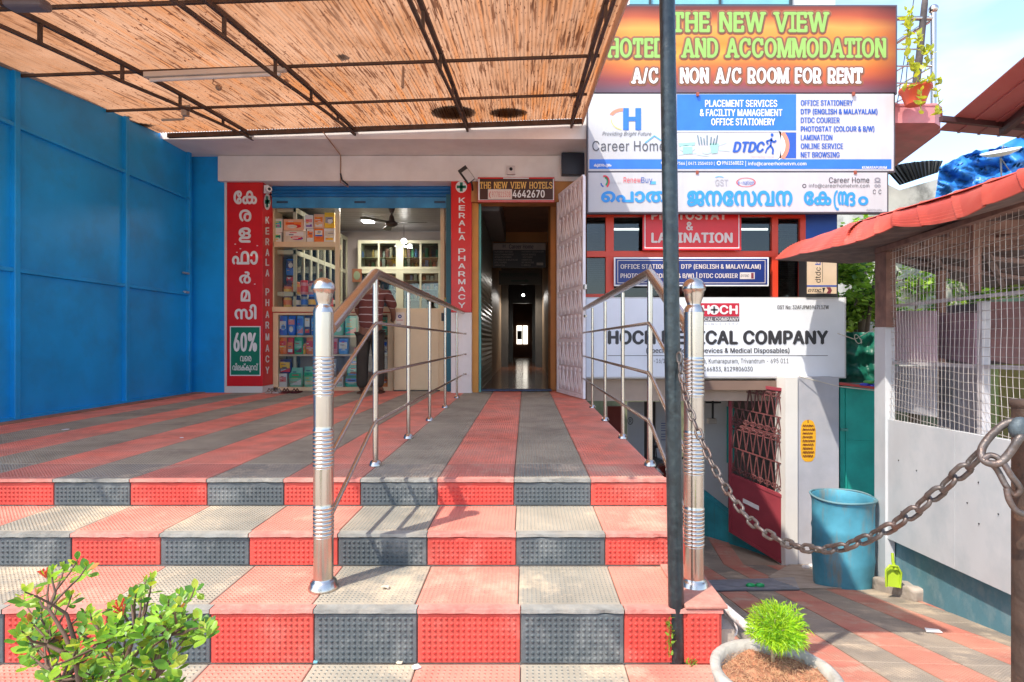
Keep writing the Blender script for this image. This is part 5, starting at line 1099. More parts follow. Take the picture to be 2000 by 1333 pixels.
sg.rect(1368, 593, 1444, 619, CR, 1); sg.rect(1368, 619.5, 1444, 629, GY, 1); sg.text('H', 1371, 597, 1386, 615, WHITEP, .05); sg.text('CH', 1405, 597, 1441, 615, WHITEP, .05); sg.oval(1395, 606, 9.5, 9.5, WHITEP, 3); sg.rect(1393, 599, 1397, 613, GY, 4); sg.rect(1388, 604, 1402, 608, GY, 4); sg.text('MEDICAL COMPANY', 1352, 621, 1443, 628, WHITEP, .01); sg.text('S I N C E  1 9 9 2', 1376, 631, 1441, 635.5, flat('grey fine print', (.4, .4, .42)), -.01); sg.done()
# ================================================================ basement level under the boards
bsm = thing('basement_front', 'whitewashed basement front with dark passage below the medical board', 'building', (2.5, 8, -1.65))
m = MB(); m.box(X_(1534, 7.2), X_(1558, 7.2), 7.2, 7.5, -1.66, Z_(738, 7.2)); build('white_post', m, WHITEW, bsm)
GWL = M('grey wall paint', (.42, .42, .46), .75, var=.12, scale=3, dirt=.35, dcol=(.55, .5, .48), dscale=2.5, bump=.1)
m = MB(); m.box(X_(1558.3, 7.2), X_(1640, 7.2), 7.22, 7.6, -1.66, Z_(738, 7.22)); build('grey_wall', m, GWL, bsm)
m = MB(); m.box(2.0, X_(1534, 7.2), 7.45, 7.6, Z_(762, 7.5), Z_(744, 7.5)); build('door_head', m, M('brown head', (.2, .13, .1), .8), bsm)
m = MB(); m.box(X_(1376, 9.4), X_(1422, 9.4), 9.4, 9.6, -1.65, .9); build('inner_wall', m, WHITEW, bsm)
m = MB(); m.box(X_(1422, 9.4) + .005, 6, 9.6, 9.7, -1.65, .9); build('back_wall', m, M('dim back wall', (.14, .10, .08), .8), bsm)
m = MB(); boxpx(m, 1420, 795, 1434, 905, 9.38, .02); build('teal_door', m, TEAL, bsm)
for a, b in ((1226, 1258), (1281, 1315)): m = MB(); boxpx(m, a, 786, b, 960, 10.2, .06); build('white_door_leaf', m, M('door white', (.6, .64, .7), .6, var=.05), bsm)
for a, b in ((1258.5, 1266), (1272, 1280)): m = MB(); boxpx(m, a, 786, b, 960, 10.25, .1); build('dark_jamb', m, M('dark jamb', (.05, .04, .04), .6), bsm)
m = MB(); boxpx(m, 1187, 795, 1213, 870, 10.3, .1); build('red_panel', m, M('dull red panel', (.25, .04, .03), .6), bsm)
s = Sign(bsm, (0, 10.195, 0), (0, -1, 0)); s.oval(1231, 823, 5.5, 7.5, BLACK, 1, 'mark', inner=.8); s.text('R', 1229, 819, 1233.5, 827, BLACK, .01, 1)
for i, y in enumerate((827, 833, 838, 848, 853)): s.text('BASEMENT PARKING'[:12 - i], 1292, y, 1312, y + 2.6, flat('blue fine print', (.1, .13, .35)), .0, 1)
s.b = {k: v for k, v in s.b.items() if 'blue fine' not in k[1]}
for y in (828, 832.5, 837, 842, 849, 854, 860): s.line([(1291, y), (1306 + (y * 7) % 6, y)], 1.5, flat('blue fine print', (.1, .13, .35)), 1, 'notice_lines')
s.done()
m = MB(); m.tube([W(1392, 745, 8.9), W(1392, 820, 8.9)], .018, 8); m.tube([W(1378, 787, 8.9), W(1408, 787, 8.9)], .014, 8); r = build('hanging_pipe', m, M('black iron', (.02, .02, .02), .5)); tag(r, 'black pipe bracket hanging from the basement ceiling', 'bracket')
m = MB(); boxpx(m, 1384, 819, 1400, 829, 8.85, .1, .006); tag(build('junction_box', m, M('beige box', (.5, .42, .34), .6)), 'beige junction box at the foot of the black bracket', 'box')
# teal dado wall
a, b_, c_ = (1366, 1045), (1455, 1072), (1531, 1099)
def FL(px, py): return ray(px, py, (0, 0, -1.65), (0, 0, 1))
f0, f1, f2 = FL(*a), FL(*b_), FL(*c_); tops = (Z_(960, f0.y), Z_(1030, f1.y), Z_(1098, f2.y))
m = MB(); m.prism([f0, f1, Vector((f1.x, f1.y, tops[1])), Vector((f0.x, f0.y, tops[0]))], (.1, .12, 0)); m.prism([f1, f2, Vector((f2.x, f2.y, tops[2])), Vector((f1.x, f1.y, tops[1]))], (.1, .12, 0)); tag(build('teal_dado', m, M('stained teal dado', (.02, .26, .3), .7, var=.25, dirt=.5, dcol=(.04, .1, .1), dscale=4, streak=5)), 'stained teal dado wall sloping down behind the maroon gate', 'wall')
# maroon grille gate
A = Vector((X_(1532, 7.3), 7.3, -1.645)); B2 = Vector((X_(1427, 7.8), 7.8, -1.645)); HG = 2.27; u = B2 - A; Lg = u.length; u.normalize(); nrm = Vector((-u.y, u.x, 0)); nrm = nrm if nrm.x < 0 else -nrm
mg = thing('maroon_grille_gate', 'maroon steel gate with scrollwork grille above a solid panel, standing ajar', 'gate', A); MR = M('maroon paint', (.27, .035, .05), .45, var=.15, scale=4, dirt=.25, dcol=(.12, .05, .04)); MRD = M('rusted maroon bars', (.14, .04, .04), .55, .1, var=.3, scale=9, dirt=.4, dcol=(.2, .11, .08))
def gp(s, z, o=0):
    f = s / Lg; zb = A.z + (Z_(1040, B2.y) - A.z) * f; zt = A.z + HG + (Z_(748, B2.y) - A.z - HG) * f
    q = A + (B2 - A) * f + nrm * o; return Vector((q.x, q.y, zb + (zt - zb) * z / HG))
for s in (0.0, Lg): m = MB(); m.beam(gp(s, 0), gp(s, HG), .04, .04, up=u); build('gate_stile', m, MR, mg)
for z in (.02, .88, HG): m = MB(); m.beam(gp(0, z), gp(Lg, z), .035, .04); build('gate_rail', m, MR, mg)
m = MB(); m.prism([gp(.02, .03), gp(Lg - .02, .03), gp(Lg - .02, .88), gp(.02, .88)], nrm * .008); build('solid_panel', m, MR, mg)
m = MB(); m.prism([gp(.45*Lg, .55, .012), gp(.75*Lg, .55, .012), gp(.75*Lg, .61, .012), gp(.45*Lg, .61, .012)], nrm * .006); build('name_plate', m, WHITEW, mg)
for bi, (za, zb) in enumerate(((.92, 1.3), (1.3, 1.66), (1.66, 1.9), (1.9, 2.24))):
    m = MB(); m.beam(gp(0, zb), gp(Lg, zb), .014, .014); build('grille_bar', m, MRD, mg); k = 7
    for i in range(k):
        s0 = .03 + (Lg - .06) * i / k; s1 = .03 + (Lg - .06) * (i + 1) / k; sm = (s0 + s1) / 2; m = MB()
        m.beam(gp(s0, za), gp(sm, zb), .013, .013, up=nrm); m.beam(gp(s1, za), gp(sm, zb), .013, .013, up=nrm); build('grille_bar', m, MRD, mg)
        m = MB()
        for sg_ in (-1, 1):
            c0 = gp(sm + sg_ * .035, za + .06 if bi % 2 == 0 else zb - .05); m.tube([c0 + u * (.028 * math.cos(R(t)) * sg_) + Vector((0, 0, .028 * math.sin(R(t)))) for t in range(0, 331, 30)], .0075, 6)
        build('scroll', m, MRD, mg)
# yellow painted notice
ys = thing('yellow_notice', 'yellow painted oval notice with dark red handwriting on the grey wall', 'notice', W(1579, 902, 7.22))
s = Sign(ys, (0, 7.219, 0), (0, -1, 0)); YP_ = M('yellow paint patch', (.8, .4, .015), .7, var=.12, scale=9); pts = []
for i in range(40):
    a = 2 * math.pi * i / 40; pts.append((1578.5 + 15 * (abs(math.cos(a)) ** .7) * (1 if math.cos(a) > 0 else -1) + random.uniform(-.5, .5), 862 + 41 * (abs(math.sin(a)) ** .55) * (1 if math.sin(a) > 0 else -1)))
s.poly(pts, YP_, 1, 'painted_oval'); HR = flat('dark red handwriting', (.12, .01, .01)); rr = random.Random(5); s.line([(1578, 821), (1578.3, 827)], 1.8, HR, 2, 'handwriting')
for i in range(9):
    y = 833 + i * 7.4
    x = 1568
    while x < 1585 + rr.uniform(0, 5):
        h = rr.uniform(3.5, 5); s.line([(x, y + h / 2), (x + .8, y - h / 2), (x + 2.2, y - h / 3), (x + 2.4, y + h / 2)], 1.15, HR, 2, 'handwriting'); x += rr.uniform(2.8, 3.9)
s.done()
# teal doors beside the cage, dark green tarp above
td = thing('teal_door', 'teal green sheet metal door between the grey wall and the mesh shed', 'door', W(1675, 1095, 7.3)); 
m = MB(); boxpx(m, 1641, 752, 1730, 977, 7.4, .05); m.box(X_(1641, 7.4), X_(1730, 7.4), 7.42, 7.5, -1.66, Z_(978, 7.42)); build('door_sheet', m, TEAL, td)
for q in ((1641, 752, 1647, 977), (1652, 757, 1655, 975), (1641, 970, 1720, 976), (1641, 750, 1722, 756), (1655, 862, 1704, 864)): m = MB(); boxpx(m, *q, 7.38, .03); build('door_frame', m, TEAL, td)
m = MB(); boxpx(m, 1643, 838, 1657, 843, 7.36, .04, .004); build('bolt', m, M('teal bolt', (.1, .35, .3), .4, .3), td)
gt = MB(); vs = []; nx_, ny_ = 26, 20
for j in range(ny_ + 1):
    for i in range(nx_ + 1):
        px = 1636 + 120 * i / nx_; py = 650 + 98 * j / ny_ ; p = W(px, py, 8.0 + .12 * noise.noise(Vector((px * .05, py * .05, 0))) + .06 * noise.noise(Vector((px * .15, py * .1, 3)))); vs.append(p)
gt.add(vs, [(j * (nx_ + 1) + i, j * (nx_ + 1) + i + 1, (j + 1) * (nx_ + 1) + i + 1, (j + 1) * (nx_ + 1) + i) for j in range(ny_) for i in range(nx_)], True); tag(build('green_tarp', gt, M('dark green tarp', (.006, .10, .07), .45, var=.5, scale=3, dirt=.4, dcol=(.03, .3, .16), dscale=2)), 'dark green tarpaulin hanging above the teal door', 'tarpaulin')
m = MB(); m.beam(W(1640, 750, 7.3), W(1722, 760, 7.0), .12, .03); tag(build('red_ledge', m, M('red ledge', (.4, .05, .04), .6, var=.2)), 'thin red ledge over the teal door holding plastic litter', 'ledge')
for i, (px, py, c) in enumerate(((1690, 752, (.05, .06, .5)), (1704, 754, (.06, .08, .55)), (1697, 747, (.1, .4, .08)))): m = MB(); m.sphere(W(px, py, 7.1), .055, 8, 5, (1.3, 1, .4)); tag(build('plastic_litter', m, M('litter %d' % i, c, .3)), ('blue plastic scrap, left one on the red ledge', 'blue plastic scrap, right one on the red ledge', 'green scrap between the blue plastic on the red ledge')[i], 'litter')
for (pa, pm, pb, l_) in (((1636, 652), (1670, 664), (1716, 638), 'sagging pale cable above the green tarpaulin'), ((1560, 736), (1640, 756), (1720, 765), 'thin cable running from the medical board to the mesh shed')):
    m = MB(); m.tube([W(*pa, 7.2), W(*pm, 7.0), W(*pb, 6.7)], .006, 5); tag(build('cable', m, M('pale cable', (.5, .47, .4), .6)), l_, 'cable')
m = MB(); m.tube([W(1676 + 7 * math.cos(t / 2.), 663 + 9 * math.sin(t / 1.7) , 6.9) for t in range(14)], .005, 5); tag(build('cable_tangle', m, M('pale cable', (.5, .47, .4), .6)), 'small tangle of pale wire above the green tarpaulin', 'cable')
# ================================================================ blue drum
dr = thing('water_drum', 'tall open topped light blue metal drum with grime at the ramp foot', 'drum', W(1650, 1130, 5.75))
DB_ = M('drum blue paint', (.07, .29, .40), .65, var=.3, scale=4, dirt=1.0, dcol=(.24, .21, .15), dscale=4.5, streak=1.8, bump=.12, bscale=20)
c = (X_(1648, 5.6), 5.62, -1.2); Rr = .285; hD = .0
zb_ = RG(1650, 1145).z + .0; zb_ = -1.19; zt_ = Z_(981, 5.45); h = zt_ - zb_
pr = [(Rr * .89, 0), (Rr * .92, .02), (Rr * .94, .12), (Rr * .97, .3 * h), (Rr, .345 * h), (Rr * .975, .39 * h), (Rr * .97, .62 * h), (Rr, .66 * h), (Rr * .975, .7 * h), (Rr * .97, .93 * h), (Rr * .99, .965 * h), (Rr * 1.02, h), (Rr * 1.0, h + .008), (Rr * .96, h - .005), (Rr * .955, .9 * h), (Rr * .94, .5 * h), (.002, .48 * h)]
m = MB(); m.lathe([(a * (1 + .0), b) for a, b in pr], (c[0], c[1], zb_), 40)
m.v = [(v[0] + .005 * noise.noise(Vector(v) * 3.1), v[1] + .005 * noise.noise(Vector(v) * 2.7 + Vector((5, 0, 0))), v[2]) for v in m.v]; build('drum_body', m, DB_, dr)
m = MB(); m.tube([(c[0] + Rr * 1.02 * math.cos(R(a)), c[1] + Rr * 1.02 * math.sin(R(a)), zt_ + .006 + .006 * math.sin(a * .05)) for a in range(0, 361, 12)], .011, 8); build('rolled_rim', m, M('rim grime', (.10, .22, .26), .6, var=.3, dirt=.5), dr)
# stone, dustpan
a_, b__ = RG(1700, 1150), RG(1785, 1176); st = MB(); d = (b__ - a_).normalized(); q = Vector((d.y, -d.x, 0)).normalized(); zz = Vector((0, 0, 1))
pr_ = [a_ + q * .0, b__ + q * .0, b__ - q * .17 + Vector((.02, 0, 0)), a_ - q * .17]
vs = []; na, nb, nc2 = 10, 5, 4
bmx = bmesh.new(); bmesh.ops.create_cube(bmx, size=1.0); bmesh.ops.subdivide_edges(bmx, edges=bmx.edges[:], cuts=6, use_grid_fill=True); bmx.verts.index_update()
for v_ in bmx.verts:
    fx, fy, fz = v_.co.x + .5, v_.co.y + .5, v_.co.z + .5
    p_ = pr_[0].lerp(pr_[1], fx).lerp(pr_[3].lerp(pr_[2], fx), fy) + Vector((0, 0, -.03 + .15 * fz)); cc = (pr_[0] + pr_[2]) / 2 + Vector((0, 0, .045))
    rnd_ = max(abs(v_.co.x), abs(v_.co.y)) * 2; k_ = 1 - .10 * (max(0, abs(v_.co.y) * 2 - .6) * max(0, abs(v_.co.z) * 2 - .6) + max(0, abs(v_.co.x) * 2 - .6) * max(0, abs(v_.co.z) * 2 - .6)) * 3
    vs.append(cc + (p_ - cc) * k_ + Vector((1, 1, 1)) * .014 * noise.noise(p_ * 9))
st.add(vs, [[v_.index for v_ in f_.verts] for f_ in bmx.faces], True); bmx.free(); stone = build('kerb_stone', st, M('grey stone', (.4, .34, .29), .95, var=.2, scale=10, dirt=.4, bump=.7, bscale=30)); tag(stone, 'rough grey stone block lying against the blue base wall', 'stone')
pan = thing('dustpan', 'lime green plastic dustpan standing on the stone block against the wall', 'dustpan', W(1744, 1148, 5.0)); LG = M('lime plastic', (.36, .50, .03), .35, var=.08)
Yp = 4.95; m = MB(); o_ = [W(x, y, Yp - (y - 1105) * .001) for x, y in ((1731, 1146), (1757, 1149), (1760, 1120), (1752, 1108), (1738, 1106), (1731, 1114))]; m.prism(o_, (.01, .018, .003)); build('pan', m, LG, pan)
m = MB(); m.tube([W(x, y, Yp - .04) for x, y in ((1731, 1147), (1730, 1114), (1738, 1105), (1753, 1107), (1760.5, 1120), (1758, 1149))], .009, 6); build('pan_rim', m, LG, pan)
m = MB(); m.tube([W(1749, 1113, Yp - .03), W(1744, 1098, Yp - .02), W(1743, 1081, Yp)], [.017, .013, .012], 8); build('handle', m, LG, pan)
# ================================================================ mesh shed on the right
WP = Vector((3.6, 5.79, 0)); WD = Vector((.23, 1, 0)).normalized(); WN = Vector((-WD.y, WD.x, 0))      # WN points to the ramp (-x)
def RW(px, py, off=0.): return ray(px, py, WP + WN * off, WN)
sd_ = thing('mesh_shed', 'shed with white clad front, wire mesh openings and red sheet roof on the right', 'shed', RW(1850, 1200))
CL = M('white cladding', (.60, .615, .63), .5, var=.08, scale=2, dirt=.55, dcol=(.40, .47, .5), dscale=2.2); BB = M('blue grey base wall', (.10, .24, .30), .7, var=.12, scale=4, dirt=.55, dcol=(.32, .4, .42), dscale=5, bump=.15)
m = MB(); m.prism([RW(1708, 1150), RW(2060, 1285), RW(2060, 1050), RW(1708, 1000)], -WN * .2); build('base_wall', m, BB, sd_)
xs = [1728, 1865, 2100]
def yl(x, a, b): return a[1] + (b[1] - a[1]) * (x - a[0]) / (b[0] - a[0])
for i in range(2):
    xa, xb = xs[i], xs[i + 1] - (.4 if i == 0 else 0)
    m = MB(); m.prism([RW(x_, y_, .07) for x_, y_ in ((xa, yl(xa, (1728, 1050), (1990, 1170))), (xb, yl(xb, (1728, 1050), (1990, 1170))), (xb, yl(xb, (1710, 816), (1969, 861))), (xa, yl(xa, (1710, 816), (1969, 861))))], -WN * .05); build('cladding_panel', m, CL, sd_)
for px, py in ((1911, 943), (1889, 983), (1950, 1005), (1912, 1024), (1790, 920), (1755, 900), (1760, 1000)): m = MB(); m.sphere(RW(px, py, .072), .006, 6, 4); build('screw', m, BLACK, sd_)
m = MB(); m.prism([RW(1708, 1142, .09), RW(1729, 1150, .09), RW(1729, 640, .09), RW(1708, 640, .09)], -WN * .08); build('white_post', m, CL, sd_)
WB = M('old brown timber', (.24, .13, .10), .85, var=.3, scale=9, dirt=.3, dcol=(.4, .3, .27), bump=.3); GP = M('grey post', (.45, .43, .44), .7, var=.2, scale=9)
m = MB(); m.prism([RW(1709, 640, .091), RW(1731, 640, .091), RW(1731, 492, .091), RW(1709, 497, .091)], -WN * .08); build('timber_post', m, WB, sd_)
m = MB(); m.prism([RW(1708, 497, .1), RW(2060, 382, .1), RW(2060, 372, .1), RW(1708, 487, .1)], -WN * .08); build('eave_rail', m, WB, sd_)
for (x0, y0, x1, y1, t) in ((1730, 598, 2060, 560, 5), (1730, 706, 2060, 718, 6), (1712, 816, 2060, 876, 3)): m = MB(); m.prism([RW(x0, y0 + t, .03), RW(x1, y1 + t * 1.5, .03), RW(x1, y1, .03), RW(x0, y0, .03)], -WN * .04); build('mesh_rail', m, GP, sd_)
for (x, a, b, mt) in ((1913, 590, 850, GP), (1896, 440, 570, WB), (2050, 400, 880, GP)): m = MB(); m.prism([RW(x - 5, b, .035), RW(x + 5, b, .035), RW(x + 5, a, .035), RW(x - 5, a, .035)], -WN * .05); build('mesh_post', m, mt, sd_)
for (x, a, b) in ((1832, 530, 820), (1770, 840 - 100, 800)): m = MB(); m.prism([RW(x - 4, b, -.5), RW(x + 4, b, -.5), RW(x + 4, a, -.5), RW(x - 4, a, -.5)], -WN * .05); build('inner_post', m, WB, sd_)
# wire mesh: pitch about 7 cm
m = MB(); s0 = (RW(1731, 700) - WP).dot(WD); s1 = (RW(2060, 700) - WP).dot(WD); pit = .062
def SP(s, z): return WP + WD * s + WN * .05 + Vector((0, 0, z))
bot = [(RW(x, yl(x, (1710, 816), (1969, 861)), .05)) for x in (1731, 2060)]; top = [RW(x, yl(x, (1708, 495), (2060, 378)), .05) for x in (1731, 2060)]
def zat(pr, s):
    sa, sb = (pr[0] - WP).dot(WD), (pr[1] - WP).dot(WD); return pr[0].z + (pr[1].z - pr[0].z) * (s - sa) / (sb - sa)
k = int((s0 - s1) / pit)
for i in range(k + 1):
    s = s0 - pit * i; za, zb2 = zat(bot, s), zat(top, s); pts = []
    for t in range(9): z = za + (zb2 - za) * t / 8; pts.append(SP(s + .012 * noise.noise(Vector((s * 3, z * 2, 0))), z) + WN * (.02 * noise.noise(Vector((s, z * 1.5, 7)))))
    m.tube(pts, .002, 4, False, False)
for j in range(36):
    z = .0 + pit * j + .35
    pts = []
    for t in range(15):
        s = s0 + (s1 - s0) * t / 14
        if zat(bot, s) < z < zat(top, s): pts.append(SP(s, z + .014 * noise.noise(Vector((s * 3, z * 2, 0)))) + WN * (.02 * noise.noise(Vector((s, z * 1.5, 7)))))
    if len(pts) > 1: m.tube(pts, .002, 4, False, False)
o = build('wire_mesh', m, M('galvanised wire', (.5, .45, .42), .45, .4, var=.2), sd_); o['kind'] = 'stuff'
# inner lining behind the mesh
PK = M('pinkish inner sheet', (.58, .44, .49), .7, var=.15, scale=2, dirt=.3, dcol=(.25, .2, .24)); GYS = M('grey inner sheet', (.40, .40, .43), .7, var=.15, scale=2)
for q, mt, off in (((1732, 608, 1828, 702), PK, -.12), ((1732, 716, 1828, 800), GYS, -.12), ((1834, 612, 1905, 700), M('plum inner sheet', (.34, .22, .26), .8, var=.2), -.3), ((1834, 716, 1925, 860), M('grey brown sheet', (.32, .3, .32), .8, var=.2), -.3), ((1918, 590, 2060, 702), M('brown pink sheet', (.42, .25, .24), .8, var=.2), -.3), ((1950, 712, 2060, 900), M('olive sheet', (.26, .25, .08), .8, var=.2), -.3)):
    x0, y0, x1, y1 = q; m = MB(); m.prism([RW(x0, y1 + (x1 - 1730) * .0, off), RW(x1, y1 + (x1 - x0) * .17, off), RW(x1, y0, off), RW(x0, y0, off)], -WN * .01); build('inner_sheet', m, mt, sd_)
m = MB(); m.prism([RW(1925, 900, -.28), RW(1944, 900, -.28), RW(1944, 712, -.28), RW(1925, 712, -.28)], -WN * .04); build('green_strip', m, M('pale green strip', (.3, .38, .15), .7), sd_)
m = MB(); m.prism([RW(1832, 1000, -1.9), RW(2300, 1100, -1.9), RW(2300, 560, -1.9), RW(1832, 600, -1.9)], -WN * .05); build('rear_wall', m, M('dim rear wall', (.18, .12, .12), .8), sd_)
m = MB(); m.prism([RW(1975, 590, -.1), RW(2060, 585, -.1), RW(2060, 577, -.1), RW(1900, 590, -.1)], -WN * .03); build('mint_strip', m, M('mint strip', (.25, .5, .35), .6), sd_)
# rafters and purlins under the roof
for i, (pa, pb) in enumerate((((1733, 500), (1885, 530)), ((1760, 488), (1945, 530)), ((1800, 474), (1990, 505)), ((1850, 457), (2050, 480)), ((1900, 445), (2060, 455)))):
    a = RW(*pa, .0); m = MB(); e_ = a - WN * 2.1 + WD * .3 + Vector((0, 0, .12)); m.beam(a, e_, .05, .06); build('rafter', m, WB, sd_)
for off, z in ((-.6, 2.17), (-1.2, 2.2), (-1.8, 2.24)): m = MB(); m.beam(WP + WN * off + WD * .4 + Vector((0, 0, z)), WP + WN * off - WD * 3.4 + Vector((0, 0, z - .06)), .05, .05); build('purlin', m, WB, sd_)
# red roof: pressed sheets
RR_ = M('red roof sheet', (.52, .075, .045), .5, var=.1, scale=5, dirt=.45, dcol=(.42, .16, .11)); 
low = [(1515, 508), (1560, 497), (1624, 484), (1672, 473), (1709, 459), (1745, 443), (1801, 443), (1871, 429), (1921, 404), (2000, 372), (2110, 330)]
lowB = [(1560, 499), (1624, 487), (1672, 476), (1709, 463), (1745, 449), (1801, 437), (1871, 424), (1921, 408), (2000, 377), (2110, 334)]
upp = [(1575, 470), (1610, 459), (1663, 438), (1700, 427), (1726, 419), (1760, 409), (1801, 397), (1868, 377), (1940, 353), (2000, 334), (2110, 300)]
def ovh(x): return max(.42, .8 - .38 * max(0, x - 1540) / 200)
for i in range(len(low) - 1):
    Na, Nt = 8, 36; vs = []
    for a in range(Na + 1):
        fa = a / Na
        l0 = Vector(low[i]).lerp(Vector(low[i + 1]), fa) if True else None
        l0 = l0 + Vector((0, 1.0 * math.sin(math.pi * fa)))
        u0 = Vector(upp[i]).lerp(Vector(upp[i + 1]), fa)
        pl_, pu = RW(l0.x, l0.y, ovh(l0.x)), RW(u0.x, u0.y, .35 if l0.x < 1650 else .25)
        for t in range(Nt + 1):
            ft = t / Nt; p = pl_.lerp(pu, ft); bulge = math.sin(math.pi * ft) * .035
            step = ((ft * 12) % 1) * .0085
            rib = .009 * max(0, math.cos(math.pi * fa)) ** 10
            vs.append(p + (WN * .7 + Vector((0, 0, .8))) * (bulge + step * 1.2 + rib))
    m = MB(); m.add(vs, [(a * (Nt + 1) + t, (a + 1) * (Nt + 1) + t, (a + 1) * (Nt + 1) + t + 1, a * (Nt + 1) + t + 1) for a in range(Na) for t in range(Nt)]); o = build('roof_sheet', m, RR_, sd_)
    so = o.modifiers.new('solid', 'SOLIDIFY'); so.thickness = .012
m = MB()
for i in range(len(upp) - 1):
    a, b = RW(*upp[i], .35), RW(*upp[i + 1], .35); m.quad(a, b, b - WN * 3 + Vector((0, 0, .25)), a - WN * 3 + Vector((0, 0, .25)))
build('roof_back', m, RR_, sd_)
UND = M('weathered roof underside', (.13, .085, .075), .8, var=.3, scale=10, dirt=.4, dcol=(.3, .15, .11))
m = MB()
for i in range(len(low) - 1):
    a, b = RW(low[i][0], low[i][1] + 1, ovh(low[i][0]) - .02), RW(low[i + 1][0], low[i + 1][1] + 1, ovh(low[i + 1][0]) - .02)
    c1 = (a - WP).dot(WD); c2 = (b - WP).dot(WD)
    za, zb2 = a.z, b.z
    m.quad(a, b, WP + WD * c2 - WN * .05 + Vector((0, 0, min(zat(top, c2) + .03, b.z + .2))), WP + WD * c1 - WN * .05 + Vector((0, 0, min(zat(top, min(c1, s0)) + .03, a.z + .2))))
    m.quad(WP + WD * c1 - WN * .05 + Vector((0, 0, min(zat(top, min(c1, s0)) + .03, a.z + .2))), WP + WD * c2 - WN * .05 + Vector((0, 0, min(zat(top, c2) + .03, b.z + .2))), WP + WD * c2 - WN * 2.6 + Vector((0, 0, 2.35)), WP + WD * c1 - WN * 2.6 + Vector((0, 0, 2.35)))
build('roof_lining', m, UND, sd_)
m = MB(); m.prism([ray(px, py, (0, 0, 2.22), (0, 0, 1)) for px, py in ((1640, 496), (1735, 510), (1890, 556), (2060, 588), (2160, 588), (2160, 380), (1712, 484))], (0, 0, .02)); build('roof_lining', m, UND, sd_)
for pa, pb in (((1735, 506), (2100, 560)), ((1760, 492), (2100, 520)), ((1830, 470), (2100, 485)), ((1850, 540), (1800, 470)), ((1960, 560), (1900, 440))):
    m = MB(); m.beam(ray(*pa, (0, 0, 2.19), (0, 0, 1)), ray(*pb, (0, 0, 2.19), (0, 0, 1)), .06, .05); build('purlin', m, M('pale timber', (.34, .22, .19), .8, var=.2), sd_)
# ================================================================ upper right brown sheet roof
Zr = 3.87
def RC(px, py, z=Zr): return ray(px, py, (0, 0, z), (0, 0, 1))
ur = thing('sheet_roof', 'maroon brown metal sheet roof seen from below at the upper right', 'roof', RC(1900, 240)); BR = M('brown roof underside', (.27, .125, .115), .6, var=.08, scale=3, dirt=.12)
A_, B_2, D_ = RC(1836, 232), RC(2000, 98), RC(1832, 253); e1 = (B_2 - A_); strips = 9
far0 = RC(1836, 250)
for i in range(strips):
    w0 = Vector((.30 * i, .06 * i, 0)); w1 = Vector((.30 * (i + 1) - .006, .06 * (i + 1), 0)); m = MB(); F0 = RC(1833, 256)
    m.prism([F0 + w0, F0 + w1, A_ + e1 * 2.2 + w1, A_ + e1 * 2.2 + w0], (0, 0, .01)); build('roof_strip', m, BR, ur)
    m = MB(); m.beam(F0 + w1 + Vector((0, 0, -.006)), A_ + e1 * 2.2 + w1 + Vector((0, 0, -.006)), .03, .012); build('roof_rib', m, BR, ur)
m = MB(); m.beam(RC(1838, 233, 3.84), RC(2060, 256, 3.84), .05, .06); m.beam(RC(1958, 256, 3.8), RC(2010, 214, 3.8), .07, .1); build('roof_beam', m, M('dark roof beam', (.05, .02, .02), .6), ur)
# ================================================================ old building with tin sheet, tarp, dish
ob = thing('old_building', 'weathered plaster building with torn black tin sheet behind the signboards', 'building', W(1800, 430, 12)); OW = M('mouldy plaster', (.5, .48, .42), .9, var=.2, scale=2, dirt=.95, dcol=(.07, .07, .06), dscale=1.6, bump=.2)
m = MB(); m.prism([W(1700, 800, 12), W(2200, 800, 12), W(2200, 345, 12), W(1850, 345, 12), W(1757, 372, 12), W(1700, 345, 12)], (0, 4, 0)); build('wall', m, OW, ob)
tn = thing('tin_sheet', 'crumpled black corrugated tin sheet on the old building', 'tin sheet', W(1800, 350, 11.6)); m = MB(); vs = []; N_ = 40
for i in range(N_ + 1):
    f_ = i / N_; top_ = Vector((1725, 328)).lerp(Vector((1842, 318)), f_); bot_ = Vector((1757, 363)).lerp(Vector((1832, 338)), f_); yd = 11.5 + .05 * math.sin(i * 2)
    top_.y += -6 * math.sin(f_ * 2.6) + random.uniform(-.7, .7); vs += [W(top_.x, top_.y, yd), W(bot_.x, bot_.y, yd - .1)]
m.add(vs, [(2 * i, 2 * i + 1, 2 * i + 3, 2 * i + 2) for i in range(N_)]); build('sheet', m, M('black tin', (.02, .022, .022), .6, .3, var=.4), tn)
m = MB(); vs = []; nx_, ny_ = 44, 18
topl = [(1835, 328), (1870, 308), (1905, 296), (1945, 290), (2000, 262), (2120, 215)]; botl = [(1826, 392), (1868, 372), (1905, 368), (1950, 362), (2000, 340), (2120, 300)]
def pl_at(pl, f):
    k = f * (len(pl) - 1); i = min(int(k), len(pl) - 2); return Vector(pl[i]).lerp(Vector(pl[i + 1]), k - i)
for j in range(ny_ + 1):
    for i in range(nx_ + 1):
        q = pl_at(topl, i / nx_).lerp(pl_at(botl, i / nx_), j / ny_); nn = noise.noise(Vector((q.x * .03, q.y * .05, 0))) * .35 + abs(noise.noise(Vector((q.x * .03 + q.y * .02, q.y * .13 - q.x * .03, 4)))) * .3 + abs(noise.noise(Vector((q.x * .12, q.y * .2 + q.x * .08, 9)))) * .1
        vs.append(W(q.x, q.y + 4 * noise.noise(Vector((q.x * .08, 0, 2))) * (1 - j / ny_), 10.6 + nn))
